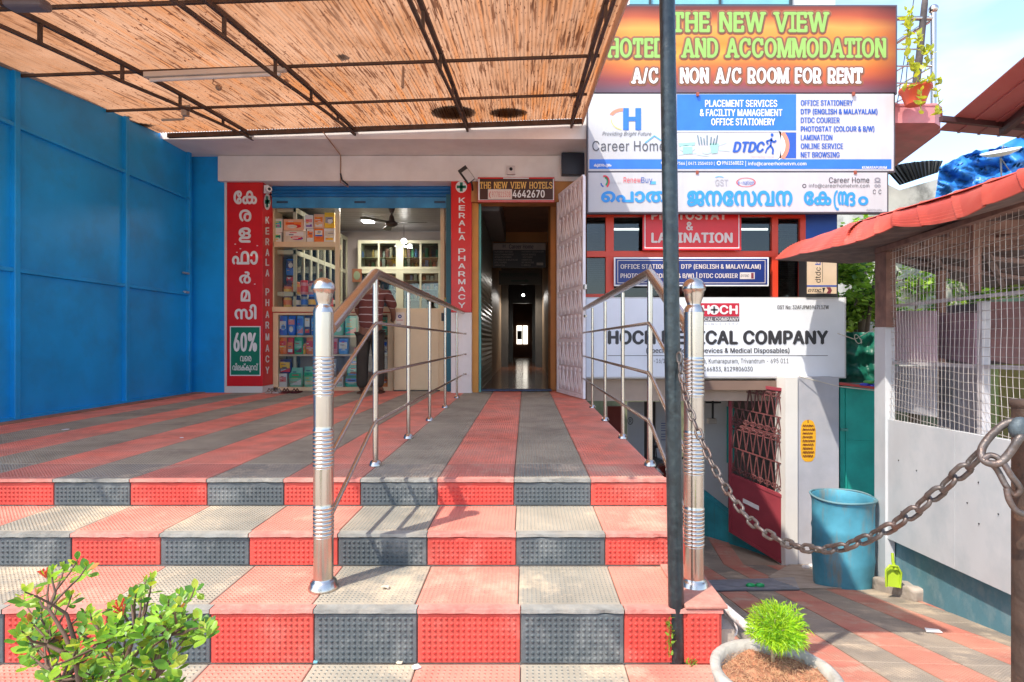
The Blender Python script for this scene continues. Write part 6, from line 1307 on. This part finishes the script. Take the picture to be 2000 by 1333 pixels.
m.add(vs, [(j * (nx_ + 1) + i, j * (nx_ + 1) + i + 1, (j + 1) * (nx_ + 1) + i + 1, (j + 1) * (nx_ + 1) + i) for j in range(ny_) for i in range(nx_)], True); tag(build('blue_tarp', m, M('blue tarpaulin', (.03, .20, .56), .4, var=.12)), 'crumpled bright blue tarpaulin on the roof at the right', 'tarpaulin')
ds = thing('satellite_dish', 'white satellite dish standing on the blue tarpaulin', 'dish', W(1955, 318, 10)); c0 = W(1954, 298, 10); m = MB(); m.lathe([(.001, -.08), (.15, -.06), (.25, -.02), (.29, .02)], (0, 0, 0), 24); mat_ = Matrix.Rotation(R(-14), 4, 'Y') @ Matrix.Rotation(R(14), 4, 'X'); m.v = [tuple(c0 + (mat_ @ Vector(v))) for v in m.v]; build('reflector', m, WHITEP, ds)
m = MB(); m.tube([c0 + Vector((0, 0, -.1)), W(1956, 345, 10)], .014, 6); m.tube([c0, c0 + Vector((.02, -.05, .12))], .008, 5); m.tube([W(1956, 312, 10), W(1972, 335, 10)], .01, 5); build('mast', m, M('grey mast', (.2, .2, .2), .5), ds)
# ================================================================ balcony, rails, pot plant
bal = thing('balcony', 'pink concrete balcony with curved edge and stainless rail beside the orange board', 'balcony', W(1790, 240, 7.2)); PKC = M('peeling pink paint', (.62, .24, .24), .75, var=.15, scale=4, dirt=.5, dcol=(.42, .3, .26), dscale=5, bump=.2)
zt_, zb_ = Z_(208, 7.46), Z_(241, 7.46); pl2 = [(4.4, 7.46), (X_(1826, 7.46), 7.46), (X_(1834, 7.6), 7.58), (X_(1837, 7.8), 7.8), (6.12, 9.36), (4.4, 9.36)]
m = MB(); m.prism([(x, y, zb_) for x, y in pl2], (0, 0, zt_ - zb_)); build('slab', m, PKC, bal)
m = MB(); m.prism([(x, y, zt_ + .001) for x, y in [(x * 1.004, y - .01) for x, y in pl2]], (0, 0, .03)); build('coping', m, PKC, bal)
xp = X_(1823, 7.6); m = MB(); m.tube([(xp, 7.6, zt_), (xp, 7.6, Z_(27, 7.6))], .036, 16); build('rail_post', m, STEEL, bal); m = MB(); m.sphere((xp, 7.6, Z_(19, 7.6)), .06); build('rail_ball', m, STEEL, bal)
for py, rr_ in ((37, .03), (64, .012), (97, .012), (130, .012), (163, .012)):
    if py == 64: continue
    m = MB(); m.tube([W(1700, py, 7.6), W(1820, py, 7.6)], rr_, 10); build('rail', m, STEEL, bal)
    z_ = Z_(py, 7.6); m = MB(); m.tube([(xp, 7.6, z_), (xp - .3, 9.6, z_)], rr_, 8); build('rail', m, STEEL, bal)
m = MB(); m.tube([W(1808, -12, 7.6), W(1806, 8, 7.6), W(1797, 100, 7.6), W(1789, 168, 7.6), W(1788, 205, 7.6)], [.028, .04, .045, .05, .05], 10); tag(build('dark_pole', m, M('dark weathered pole', (.07, .055, .05), .8, var=.4, scale=8)), 'dark weathered pole rising behind the balcony rail', 'pole')
for i, (a, b, l_) in enumerate((((1788, -20), (1752, 205), 'thin black cable slanting down behind the balcony plants'), ((1778, 60), (1766, 200), 'second thin cable beside the vine on the balcony'))): m = MB(); m.tube([W(*a, 7.9), W(*b, 7.9)], .006, 5); tag(build('cable', m, BLACK), l_, 'cable')
pt = thing('potted_vine', 'orange plastic pot with yellow green trailing vine on the balcony', 'plant', W(1790, 206, 7.2)); pc = W(1788, 205, 7.2); rp_ = .17
m = MB(); m.lathe([(.11, 0), (.165, .17), (.185, .175), (.185, .21), (.17, .21), (.165, .19), (.001, .18)], pc, 24); build('pot', m, M('orange plastic', (.62, .1, .04), .4, var=.1), pt)
rv = random.Random(11)
def leaf_mesh(nm, L_, Wd, mat, fold=.25, bend=.2, n=4, tipw=.62):
    me = bpy.data.meshes.new(nm); vs = []; fs = []
    for i in range(n + 1):
        t = i / n; wd = Wd * math.sin(math.pi * min(1, (t * .92 + .04)) ** tipw) * .5; z = bend * L_ * t * t
        vs += [(-wd, L_ * t, z + wd * fold), (0, L_ * t, z), (wd, L_ * t, z + wd * fold)]
    for i in range(n):
        a = i * 3; fs += [(a, a + 1, a + 4, a + 3), (a + 1, a + 2, a + 5, a + 4)]
    me.from_pydata(vs, [], fs); me.polygons.foreach_set("use_smooth", [True] * len(fs)); me.materials.append(mat); me.update(); return me
def leafmat(nm, c, tr=.35):
    m = bpy.data.materials.new(nm); m.use_nodes = True; n = m.node_tree.nodes; l = m.node_tree.links.new; n.clear()
    o = n.new("ShaderNodeOutputMaterial"); p = n.new("ShaderNodeBsdfPrincipled"); t = n.new("ShaderNodeBsdfTranslucent"); x = n.new("ShaderNodeMixShader"); x.inputs[0].default_value = tr
    g = n.new("ShaderNodeNewGeometry"); z = n.new("ShaderNodeTexNoise"); z.inputs['Scale'].default_value = 14; l(g.outputs['Position'], z.inputs['Vector'])
    r = n.new("ShaderNodeMapRange"); r.inputs[1].default_value = .3; r.inputs[2].default_value = .7; r.inputs[3].default_value = .7; r.inputs[4].default_value = 1.3; l(z.outputs['Fac'], r.inputs[0])
    s = n.new("ShaderNodeVectorMath"); s.operation = 'SCALE'; s.inputs[0].default_value = c; l(r.outputs[0], s.inputs['Scale']); l(s.outputs[0], p.inputs['Base Color']); p.inputs['Roughness'].default_value = .42
    s2_ = n.new("ShaderNodeVectorMath"); s2_.operation = 'MULTIPLY'; s2_.inputs[1].default_value = (1.5, 1.5, .6); l(s.outputs[0], s2_.inputs[0]); l(s2_.outputs[0], t.inputs[0])
    l(p.outputs[0], x.inputs[1]); l(t.outputs[0], x.inputs[2]); l(x.outputs[0], o.inputs[0]); return m
YL = leafmat('yellow green leaf', (.42, .46, .06)); YLm = leaf_mesh('leaf', .11, .07, YL)
for strand in ([(1775, 60), (1782, 25), (1772, 22)], [(1772, 30), (1776, 75), (1770, 110), (1786, 140)], [(1790, 60), (1797, 95), (1812, 110), (1806, 140)], [(1800, 178), (1797, 200), (1800, 222)], [(1806, 160), (1830, 155), (1836, 165)], [(1788, 168), (1770, 172), (1765, 180)], [(1780, 120), (1790, 150), (1800, 165)], [(1830, 175), (1834, 200), (1832, 225)], [(1800, 100), (1818, 98), (1822, 108)]):
    m = MB(); m.tube([W(*q, 6.98) for q in strand], .006, 5); build('stem', m, YL, pt)
    for (a, b) in zip(strand[:-1], strand[1:]):
        for k in range(int(math.dist(a, b) / 3.2) + 1):
            q = Vector(a).lerp(Vector(b), rv.random()); o = bpy.data.objects.new('leaf', YLm); COL.objects.link(o); o.parent = pt
            o.location = W(q.x + rv.uniform(-4, 4), q.y + rv.uniform(-3, 3), 6.97) - WL[pt.name]; o.rotation_euler = (rv.uniform(-.5, 1.3), rv.uniform(-.6, .6), rv.uniform(0, 6.3)); s_ = rv.uniform(.5, 1); o.scale = (s_, s_, s_)
# ================================================================ trees behind the shop building
LT = [leafmat('tree leaf light', (.34, .50, .09), .45), leafmat('tree leaf mid', (.18, .32, .05), .4), leafmat('tree leaf deep', (.07, .15, .03), .3)]
def tree(label, base, cz, rx, rz, n, seed, mats=(0, 1, 2)):
    rr = random.Random(seed); base = Vector(base); t = thing('leafy_tree', label, 'tree', base); BK = M('bark', (.14, .10, .07), .9, bump=.4)
    top = Vector((base.x, base.y, cz)); m = MB(); m.tube([base, base.lerp(top, .5) + Vector((.1, 0, 0)), top], [.16, .11, .05], 8)
    for k in range(9):
        a = rr.uniform(0, 6.28); s = base.lerp(top, rr.uniform(.5, 1)); e = top + Vector((math.cos(a) * rx * .8, math.sin(a) * rx * .8, rr.uniform(-.6, .7) * rz)); m.tube([s, s.lerp(e, .5) + Vector((0, 0, .1)), e], [.05, .03, .012], 6)
    build('trunk', m, BK, t)
    cl = [(top + Vector((rr.gauss(0, .42) * rx, rr.gauss(0, .42) * rx, rr.gauss(0, .45) * rz)), rr.uniform(.22, .5) * rx * .6) for _ in range(34)]
    bufs = [MB(), MB(), MB()]
    for i in range(n):
        c, r = rr.choice(cl); d = Vector((rr.gauss(0, 1), rr.gauss(0, 1), rr.gauss(0, .6))).normalized() * r * rr.random() ** .35; p = c + d
        u = Vector((rr.gauss(0, 1), rr.gauss(0, 1), rr.gauss(-.2, .5))).normalized(); v = u.cross(Vector((rr.gauss(0, .4), rr.gauss(0, .4), 1))).normalized()
        L_ = rr.uniform(.09, .17); w_ = L_ * .36; k = rr.choices(mats, (5, 4, 2))[0]
        bufs[k].add([p, p + u * L_ * .5 + v * w_, p + u * L_, p + u * L_ * .5 - v * w_], [(0, 1, 2, 3)])
    for k in range(3):
        if bufs[k].v: build('crown', bufs[k], LT[k], t)
tree('bright green tree behind the corner of the signboards, left one', (X_(1680, 10.5), 10.5, -2.6), Z_(540, 10.5), 1.2, 1.25, 9000, 1)
tree('bright green tree seen through the wire mesh of the shed', (X_(1780, 12.5), 12.5, -2.6), Z_(570, 12.5), 1.7, .95, 8000, 2)
tree('darker tree further back above the red roof edge', (X_(1670, 14.5), 14.5, -2.6), Z_(455, 14.5), 1.5, 1.1, 5000, 3, (1, 2, 2))
tree('low green tree behind the shed interior', (X_(1860, 14), 14, -2.6), Z_(620, 14), 1.9, 1.1, 6000, 4)
bk = thing('backdrop_wall', 'dim wall closing the yard behind the trees', 'wall', (5, 17, -2.6)); m = MB(); m.box(1, 20, 17, 17.3, -2.6, Z_(500, 17)); build('wall_face', m, M('yard wall', (.16, .17, .1), .9, var=.3), bk)
# ================================================================ foreground chain and post
CHM = M('chain steel', (.115, .095, .085), .45, .6, var=.4, scale=30, dirt=.7, dcol=(.13, .05, .025), dscale=16, bump=.3, bscale=90)
ch = thing('chain', 'rusty steel link chain sagging from the black pole to the post at the right edge', 'chain', W(1600, 1076, 1.45))
cps = [(1326, 690, 2.185), (1333, 745, 2.16), (1345, 795, 2.10), (1366, 850, 2.03), (1390, 905, 1.95), (1425, 965, 1.84), (1468, 1020, 1.72), (1520, 1055, 1.60), (1575, 1072, 1.49), (1635, 1072, 1.39), (1700, 1050, 1.30), (1760, 1018, 1.22), (1820, 972, 1.15), (1875, 925, 1.09), (1925, 878, 1.04), (1936, 868, 1.03)]
def catmull(pts, n=14):
    P_ = [Vector(p) for p in pts]; P_ = [P_[0] * 2 - P_[1]] + P_ + [P_[-1] * 2 - P_[-2]]; out_ = []
    for i in range(1, len(P_) - 2):
        for k in range(n):
            t = k / n; a, b, c, d = P_[i - 1:i + 3]; out_.append(.5 * ((2 * b) + (c - a) * t + (2 * a - 5 * b + 4 * c - d) * t * t + (-a + 3 * b - 3 * c + d) * t ** 3))
    out_.append(P_[-2]); return out_
path = catmull([W(*c) for c in cps])
cum = [0]
for a, b in zip(path[:-1], path[1:]): cum.append(cum[-1] + (b - a).length)
def at(s):
    for i in range(len(cum) - 1):
        if cum[i + 1] >= s: return path[i].lerp(path[i + 1], (s - cum[i]) / max(1e-9, cum[i + 1] - cum[i]))
    return path[-1]
def link_mesh(L_, Wd, r, nm='link'):
    pts = []; h = (L_ - Wd) / 2; R1 = Wd / 2 - r
    for a in range(-90, 91, 30): pts.append((h + R1 * math.cos(R(a)), R1 * math.sin(R(a)), 0))
    for a in range(90, 271, 30): pts.append((-h + R1 * math.cos(R(a)), R1 * math.sin(R(a)), 0))
    pts.append(pts[0]); m = MB(); m.tube(pts, r, 8, False); me = bpy.data.meshes.new(nm); me.from_pydata(m.v, [], m.f); me.polygons.foreach_set("use_smooth", m.sm); me.materials.append(CHM); return me
LM = link_mesh(.052, .030, .0047); pitch = .0395; n_ = int(cum[-1] / pitch)
for i in range(n_):
    a, b = at(i * pitch), at((i + 1) * pitch); d = (b - a).normalized(); up = Vector((0, 0, 1)) if abs(d.z) < .95 else Vector((0, 1, 0)); s_ = d.cross(up).normalized(); t_ = s_.cross(d)
    ro = R(38 if i % 2 else -52) + random.uniform(-.15, .15); y_ = s_ * math.cos(ro) + t_ * math.sin(ro); z_ = d.cross(y_)
    o = bpy.data.objects.new('link', LM); COL.objects.link(o); o.parent = ch; M4 = Matrix((d, y_, z_)).transposed().to_4x4(); M4.translation = (a + b) / 2 - WL[ch.name]; o.matrix_local = M4
ep = thing('rusty_post', 'thick rusty post at the right edge with big chain shackles welded to it', 'post', (1.03 * 968 / F, 1.0, 0)); xq = X_(2018, 1.03)
m = MB(); m.tube([(xq, 1.03, 0), (xq, 1.03, Z_(796, 1.03))], .031, 24); m.lathe([(.031, 0), (.034, .004), (.034, .014), (.001, .016)], (xq, 1.03, Z_(798, 1.03)), 20); build('post_tube', m, RUST, ep)
m = MB(); q = [W(1998, 826, .99), W(1968, 826, 1.0), W(1935, 852, 1.01), (W(1917, 880, 1.01)), W(1924, 902, 1.0), W(1950, 906, .99), W(1972, 885, .985), W(1990, 858, .98), W(2000, 850, .985)]; m.tube(catmull(q, 5), .0066, 10); build('shackle', m, CHM, ep)
m = MB(); q = [W(1920, 898, 1.0), W(1945, 915, 1.0), W(1965, 950, .99), W(1980, 968, .985), W(1992, 955, .98), W(1975, 930, .98), W(1955, 900, .99), W(1935, 890, 1.0), W(1920, 898, 1.0)]; m.tube(catmull(q, 5), .0052, 10); build('shackle', m, CHM, ep)
m = MB(); q = [W(1966, 955, .985), W(1972, 980, .98), W(1990, 1001, .975), W(2025, 1004, .97), W(2030, 960, .97), W(2010, 945, .975)]; m.tube(catmull(q, 5), .0052, 10); build('shackle', m, CHM, ep)
m = MB(); m.sphere(W(1993, 838, .99), .019, 12, 8, (1, .8, 1.1)); build('weld', m, M('blue grey weld', (.08, .10, .11), .6, .4, var=.4, scale=30, bump=.5), ep)
# ================================================================ white pipe rail beside the pedestal
wp = thing('ramp_pipe_rail', 'short flaking white pipe rail sloping down beside the red pedestal', 'railing', W(1440, 1230, 2.3)); WPM = M('flaking white paint', (.66, .62, .6), .6, var=.1, dirt=.8, dcol=(.22, .08, .06), dscale=30)
m = MB(); m.tube([W(1406, 1180, 2.42), W(1462, 1228, 2.2), W(1540, 1285, 1.95)], .0175, 14); build('pipe', m, WPM, wp)
m = MB(); m.tube(catmull([W(1432, 1208, 2.3), W(1438, 1226, 2.28), W(1437, 1238, 2.27), W(1428, 1245, 2.26), W(1410, 1247, 2.25)], 4), .005, 8); build('bracket', m, WPM, wp)
# ================================================================ potted feathery plant at the bottom right
pp = thing('potted_plant', 'round concrete pot with bright lime feathery shrub beside the ramp', 'plant', (X_(1512, 1.6), 1.6, 0)); c = (X_(1514, 1.58), 1.58, 0); zr = Z_(1313, 1.58)
PTM = M('mossy concrete pot', (.42, .38, .33), .9, var=.18, scale=14, dirt=.6, dcol=(.17, .14, .11), dscale=11, bump=.5, bscale=50)
m = MB(); m.lathe([(.10, 0), (.14, .12), (.165, zr - .04), (.172, zr - .015), (.175, zr), (.165, zr + .006), (.148, zr + .004), (.143, zr - .02), (.14, zr - .06)], c, 40); m.v = [(v[0], v[1], v[2] + (.003 * noise.noise(Vector(v) * 30))) for v in m.v]; build('pot', m, PTM, pp)
SO = M('coir and soil', (.36, .15, .08), .95, var=.45, scale=35, dirt=.5, dcol=(.5, .32, .18), dscale=22, bump=1, bscale=90); m = MB(); vs = []; k = 26
for j in range(9):
    for i in range(k): a = 2 * math.pi * i / k; r_ = .142 * j / 8; x, y = c[0] + r_ * math.cos(a), c[1] + r_ * math.sin(a); vs.append((x, y, zr - .022 + .02 * noise.noise(Vector((x * 14, y * 14, 0))) + .008 * noise.noise(Vector((x * 60, y * 60, 1)))))
m.add(vs, [(j * k + i, j * k + (i + 1) % k, (j + 1) * k + (i + 1) % k, (j + 1) * k + i) for j in range(8) for i in range(k)], True); build('soil', m, SO, pp)
rr = random.Random(9); m = MB()
for i in range(900):
    a = rr.uniform(0, 6.28); r_ = .135 * math.sqrt(rr.random()); p = Vector((c[0] + r_ * math.cos(a), c[1] + r_ * math.sin(a), zr - .014)); d = Vector((rr.gauss(0, 1), rr.gauss(0, 1), rr.gauss(0, .35))).normalized() * rr.uniform(.008, .02); e = p + d; q = (p + e) / 2 + Vector((0, 0, rr.uniform(.002, .007)))
    m.tube([p, q, e], .0006, 3, False)
o = build('coir_fibre', m, M('coir fibre', (.5, .28, .15), .9, var=.4, scale=60), pp); o['kind'] = 'stuff'
tp = W(1514, 1232, 1.65); bs = Vector((X_(1510, 1.66), 1.66, zr - .02))
m = MB(); m.tube([bs, bs.lerp(tp, .5) + Vector((-.006, 0, 0)), tp], [.0055, .0045, .003], 8); m.tube([bs + Vector((.002, 0, .015)), W(1532, 1262, 1.65), W(1538, 1235, 1.65)], [.003, .0025, .002], 6)
for i in range(14): a = rr.uniform(0, 6.28); e = tp + Vector((math.cos(a) * .06, math.sin(a) * .05, rr.uniform(-.01, .06))); s = bs.lerp(tp, rr.uniform(.6, 1)); m.tube([s, s.lerp(e, .5), e], [.002, .0015, .001], 5)
build('trunk', m, M('pale stem', (.42, .32, .18), .8, var=.2), pp)
LF = [leafmat('lime feather leaf', (.38, .55, .03), .5), leafmat('green feather leaf', (.20, .40, .03), .45)]; bufs = [MB(), MB()]; ctr = W(1517, 1232, 1.64)
for i in range(3400):
    d = Vector((rr.gauss(0, 1), rr.gauss(0, 1), rr.gauss(0, 1))).normalized(); R0 = rr.random() ** .4
    p = ctr + Vector((d.x * .077, d.y * .075, d.z * (.078 if d.z > 0 else .036))) * R0 * (1 + .28 * noise.noise(d * 2.3 + Vector((3, 1, 0)))); u = (d + Vector((rr.gauss(0, .5), rr.gauss(0, .5), rr.gauss(.2, .5)))).normalized(); v = u.cross(Vector((rr.gauss(0, 1), rr.gauss(0, 1), rr.gauss(0, 1)))).normalized(); L_ = rr.uniform(.012, .026); dn = Vector((0, 0, -L_ * .35)); w_ = .0013
    bufs[0 if rr.random() < .65 else 1].add([p - v * w_, p + v * w_, p + u * L_ * .55 + v * w_, p + u * L_ * .55 - v * w_, p + u * L_ + dn * .6], [(0, 1, 2, 3), (3, 2, 4)])
for k in range(2): o = build('foliage', bufs[k], LF[k], pp)
# ================================================================ ixora bush at the bottom left
bu = thing('ixora_bush', 'leafy green shrub with a few red flower buds at the bottom left', 'shrub', (X_(220, 1.3), 1.3, 0)); BKB = M('shrub twig', (.13, .075, .05), .8, var=.2, bump=.3)
LB_ = [leafmat('bush leaf bright', (.25, .43, .05), .35), leafmat('bush leaf mid', (.13, .29, .04), .35), leafmat('bush leaf dark', (.06, .18, .02), .3), leafmat('bush leaf young', (.40, .48, .06), .4), leafmat('bush leaf tinged', (.45, .2, .05), .4)]
LMB = [leaf_mesh('leaf', .033, .0185, m_, .3, .15, 5, 1.25) for m_ in LB_]
rr = random.Random(21); tips = [(155, 1085), (125, 1105), (165, 1100), (105, 1115), (88, 1120), (52, 1152), (40, 1165), (70, 1160), (140, 1160), (110, 1170), (85, 1178), (60, 1210), (45, 1222), (75, 1232), (100, 1215), (55, 1245), (250, 1165), (265, 1150), (285, 1125), (300, 1130), (275, 1160), (240, 1175), (215, 1180), (345, 1155), (375, 1140), (330, 1165), (300, 1190), (320, 1215), (355, 1210), (385, 1205), (365, 1235), (400, 1215), (225, 1205), (190, 1215), (205, 1240), (240, 1235), (270, 1215), (290, 1240), (160, 1225), (150, 1260), (185, 1265), (215, 1270), (250, 1265), (290, 1275), (320, 1260), (340, 1285), (120, 1250), (100, 1290), (130, 1300), (165, 1305), (200, 1310), (240, 1305), (270, 1315), (305, 1315), (335, 1320), (60, 1275), (85, 1320), (115, 1330), (150, 1335), (190, 1340), (225, 1340), (260, 1345), (300, 1345), (175, 1190), (335, 1190), (230, 1290), (355, 1180)]
tipw = []
for (x, y) in tips:
    for k in range(1 if y < 1180 else 2): tipw.append(W(x + rr.uniform(-6, 6), y + 8 + rr.uniform(-5, 5), 1.16 + rr.random() * .34 + (0.06 if y < 1180 else 0)))
root = Vector((X_(215, 1.3), 1.32, .0)); m = MB()
hubs = [W(150, 1300, 1.3), W(240, 1310, 1.3), W(300, 1330, 1.3), W(120, 1330, 1.32), W(200, 1345, 1.28)]; hub2 = [W(130, 1200, 1.3), W(95, 1190, 1.32), W(265, 1235, 1.32), W(330, 1240, 1.34), W(90, 1260, 1.3), W(200, 1260, 1.28)]
for h in hubs: m.tube([root, root.lerp(h, .5) + Vector((rr.uniform(-.02, .02), 0, 0)), h], [.011, .009, .006], 7)
for h in hub2: s = min(hubs, key=lambda q: (q - h).length); m.tube([s, s.lerp(h, .5) + Vector((rr.uniform(-.012, .012), 0, .004)), h], [.006, .005, .0035], 6)
for t in tipw:
    s = min(hubs + hub2, key=lambda q: (q - t).length + (0 if q.z < t.z else 1)); m.tube([s, s.lerp(t, .4) + Vector((rr.uniform(-.01, .01), rr.uniform(-.01, .01), -.004)), s.lerp(t, .75) + Vector((rr.uniform(-.008, .008), 0, 0)), t], [.0036, .0028, .0022, .0016], 5)
build('branches', m, BKB, bu)
leaves = []
for t in tipw:
    ax = Vector((rr.gauss(0, .3), rr.gauss(0, .3) - .15, 1)).normalized(); s0_ = ax.orthogonal().normalized(); s1_ = ax.cross(s0_); off = rr.uniform(0, 6)
    for lv in range(3):
        for k in range(4 if lv < 2 else 3):
            a = off + lv * .8 + k * 2 * math.pi / (4 if lv < 2 else 3) + rr.uniform(-.3, .3); el2 = [.15, .55, 1.05][lv] + rr.uniform(-.2, .2)
            d = (s0_ * math.cos(a) + s1_ * math.sin(a)) * math.cos(el2) + ax * math.sin(el2); sc_ = [1.05, .9, .62][lv] * rr.uniform(.8, 1.15)
            leaves.append((t - ax * (.014 * (2 - lv)), d, ax, sc_, rr.choices((0, 1, 2, 3, 4), ([4, 5, 3, 1, 0], [6, 4, 1, 2, .2], [4, 1, 0, 5, .8])[lv])[0]))
def lmat(p, d, ax, sc_):
    y = d.normalized(); x = y.cross(ax).normalized(); z = x.cross(y); return Matrix.Translation(p) @ Matrix((x, y, z)).transposed().to_4x4() @ Matrix.Scale(sc_, 4)
leaves = [q for q in leaves if q[0].z > .40 and rr.random() < .76]
leaves.sort(key=lambda q: q[0].y)
rest = {}
for i, (p, d, ax, sc_, k) in enumerate(leaves):
    if i % 3 != 2 and sum(1 for _ in ()) == 0 and i < 440:
        o = bpy.data.objects.new('leaf', LMB[k]); COL.objects.link(o); o.parent = bu; M4 = lmat(p, d, ax, sc_); M4.translation -= WL[bu.name]; o.matrix_local = M4
    else:
        mb = rest.setdefault(k, MB()); M4 = lmat(p, d, ax, sc_); mb.add([M4 @ v.co for v in LMB[k].vertices], [tuple(f.vertices) for f in LMB[k].polygons], True)
allr = MB(); 
me = bpy.data.meshes.new('foliage'); vs = []; fs = []; mi = []
for k, mb in rest.items():
    o_ = len(vs); vs += [tuple(Vector(v) - WL[bu.name]) for v in mb.v]; fs += [tuple(i + o_ for i in f) for f in mb.f]; mi += [k] * len(mb.f)
me.from_pydata(vs, [], fs); [me.materials.append(m_) for m_ in LB_]; me.polygons.foreach_set("material_index", mi); me.polygons.foreach_set("use_smooth", [True] * len(fs)); o = bpy.data.objects.new('foliage', me); COL.objects.link(o); o.parent = bu; o['kind'] = 'stuff'
RB = M('red flower bud', (.6, .06, .02), .5); 
for (x, y) in ((232, 1184), (240, 1194), (90, 1122)):
    b0 = W(x, y + 8, 1.2); m = MB()
    for k in range(7): d = Vector((rr.gauss(0, .5), rr.gauss(0, .5), 1)).normalized() * rr.uniform(.016, .028); m.tube([b0, b0 + d * .8, b0 + d], [.0009, .0013, .0018], 5)
    build('flower_bud', m, RB, bu)
# ================================================================ litter and weeds on the steps
def lit(nm, lab, mb, mt, cat='litter'): tag(build(nm, mb, mt), lab, cat)
def scrap(px, py, H, s, seed, hh=.004):
    p = ray(px, py, (0, 0, H), (0, 0, 1)); r_ = random.Random(seed); m = MB(); k = 7; m.prism([p + Vector((math.cos(a * 6.283 / k) * s * r_.uniform(.6, 1.2), math.sin(a * 6.283 / k) * s * r_.uniform(.5, 1), .005 + r_.uniform(0, hh))) for a in range(k)], (0, 0, .004)); return m
lit('paper_scrap', 'crumpled cream paper scrap on the third tread near the left post', scrap(753, 1152, H3, .02, 1, .012), M('cream paper', (.7, .58, .42), .9))
lit('paper_scrap', 'small white torn paper below the front riser', scrap(812, 1308, 0, .018, 2, .006), WHITEP); lit('paper_scrap', 'pale yellow scrap below the front riser', scrap(781, 1299, 0, .014, 3), M('cream paper', (.7, .58, .42), .9))
lit('plastic_scrap', 'light blue plastic scrap at the foot of the front riser', scrap(616, 1298, 0, .012, 4), M('sky plastic', (.2, .5, .6), .4))
lit('paper_scrap', 'tiny white scrap on the platform near the gate', scrap(127, 842, H1, .03, 5), WHITEP); lit('paper_scrap', 'tiny pale scrap in the middle of the platform', scrap(355, 858, H1, .014, 6), WHITEP)
p = RG(1820, 1236); m = MB(); m.prism([p + Vector((-.05, -.02, .012)), p + Vector((.05, -.03, .012)), p + Vector((.06, .02, .008)), p + Vector((-.02, .04, .008))], (0, 0, .003)); lit('paper_scrap', 'white paper scrap lying on the right ramp', m, WHITEP)
p = RG(1476, 1150); m = MB(); [m.sphere(p + Vector((x, 0, .03)), .035, 8, 5, (1.4, .8, .6)) for x in (-.05, .04)]; lit('plastic_bag', 'small green crumpled plastic on the drain grate', m, M('green plastic', (.02, .4, .12), .3))
p = RG(1584, 1113); m = MB(); [m.sphere(p + Vector((x, y, .03)), .045, 8, 5, (1.2, .8, .6)) for x, y in ((-.06, 0), (.03, .03), (.06, -.04))]; lit('plastic_bag', 'crumpled white plastic bag beside the drum', m, M('white plastic', (.7, .68, .66), .35))
WG = leafmat('weed leaf', (.2, .36, .04)); WM = leaf_mesh('leaf', .02, .012, WG)
for (px, py, Y, n, l_) in ((1307, 1245, 2.185, 34, 'little green weed growing beside the foot of the black pole'), (1348, 1295, 2.19, 14, 'tiny weed at the foot of the red pedestal')):
    wt = thing('weed', l_, 'weed', W(px, py + 40 if n > 20 else py, Y)); m = MB(); m.tube([W(px, py + (40 if n > 20 else 2), Y), W(px, py - (35 if n > 20 else 6), Y)], .0015, 5); build('stem', m, WG, wt)
    for k in range(n):
        o = bpy.data.objects.new('leaf', WM); COL.objects.link(o); o.parent = wt; o.location = W(px + rr.uniform(-9, 9), py + rr.uniform(-38, 38) * (1 if n > 20 else .2), Y + rr.uniform(-.01, .01)) - WL[wt.name]; o.rotation_euler = (rr.uniform(0, 1.5), rr.uniform(-.6, .6), rr.uniform(0, 6)); s_ = rr.uniform(.6, 1.1); o.scale = (s_,) * 3
# motorcycle handle bars in the basement
mo = thing('motorcycle', 'dark parked motorcycle partly hidden below the platform edge', 'motorcycle', W(1300, 960, 9.15)); BKM = M('black motorcycle', (.015, .015, .017), .3); c = W(1300, 905, 9.15)
zf = -1.65; m = MB(); 
def wheel(x, y): 
    w_ = MB(); w_.tube([(x, y + .3 * math.cos(R(a)), zf + .3 + .3 * math.sin(R(a))) for a in range(0, 361, 20)], .045, 8); build('wheel', w_, BKM, mo)
wheel(c.x, 8.55); wheel(c.x, 9.75)
m.tube([(c.x, 8.57, zf + .32), (c.x, 8.87, zf + .95)], .035, 8); m.tube([(c.x - .3, 8.95, zf + 1.12), (c.x - .16, 8.87, zf + 1.03), (c.x + .16, 8.87, zf + 1.03), (c.x + .3, 8.95, zf + 1.12)], .015, 8); m.tube([(c.x - .2, 8.89, zf + 1.04), (c.x - .22, 8.89, zf + 1.22)], .008, 6); build('handlebar', m, BKM, mo)
m = MB(); m.sphere((c.x - .22, 8.87, zf + 1.27), .06, 10, 6, (1, .3, .8)); build('mirror', m, BKM, mo)
m = MB(); m.sphere((c.x, 9.15, zf + .78), .26, 14, 8, (.6, 1.1, .55)); build('tank', m, M('dark red tank', (.12, .01, .01), .25), mo); m = MB(); m.box(c.x - .12, c.x + .12, 9.35, 9.95, zf + .75, zf + .85, .03); build('seat', m, BKM, mo); m = MB(); m.box(c.x - .12, c.x + .12, 8.9, 9.45, zf + .25, zf + .6, .04); build('engine', m, BKM, mo)
m = MB(); m.sphere((c.x, 8.77, zf + .9), .1, 12, 8, (1, .7, 1)); build('headlight', m, M('lamp chrome', (.5, .5, .5), .2, .8), mo)
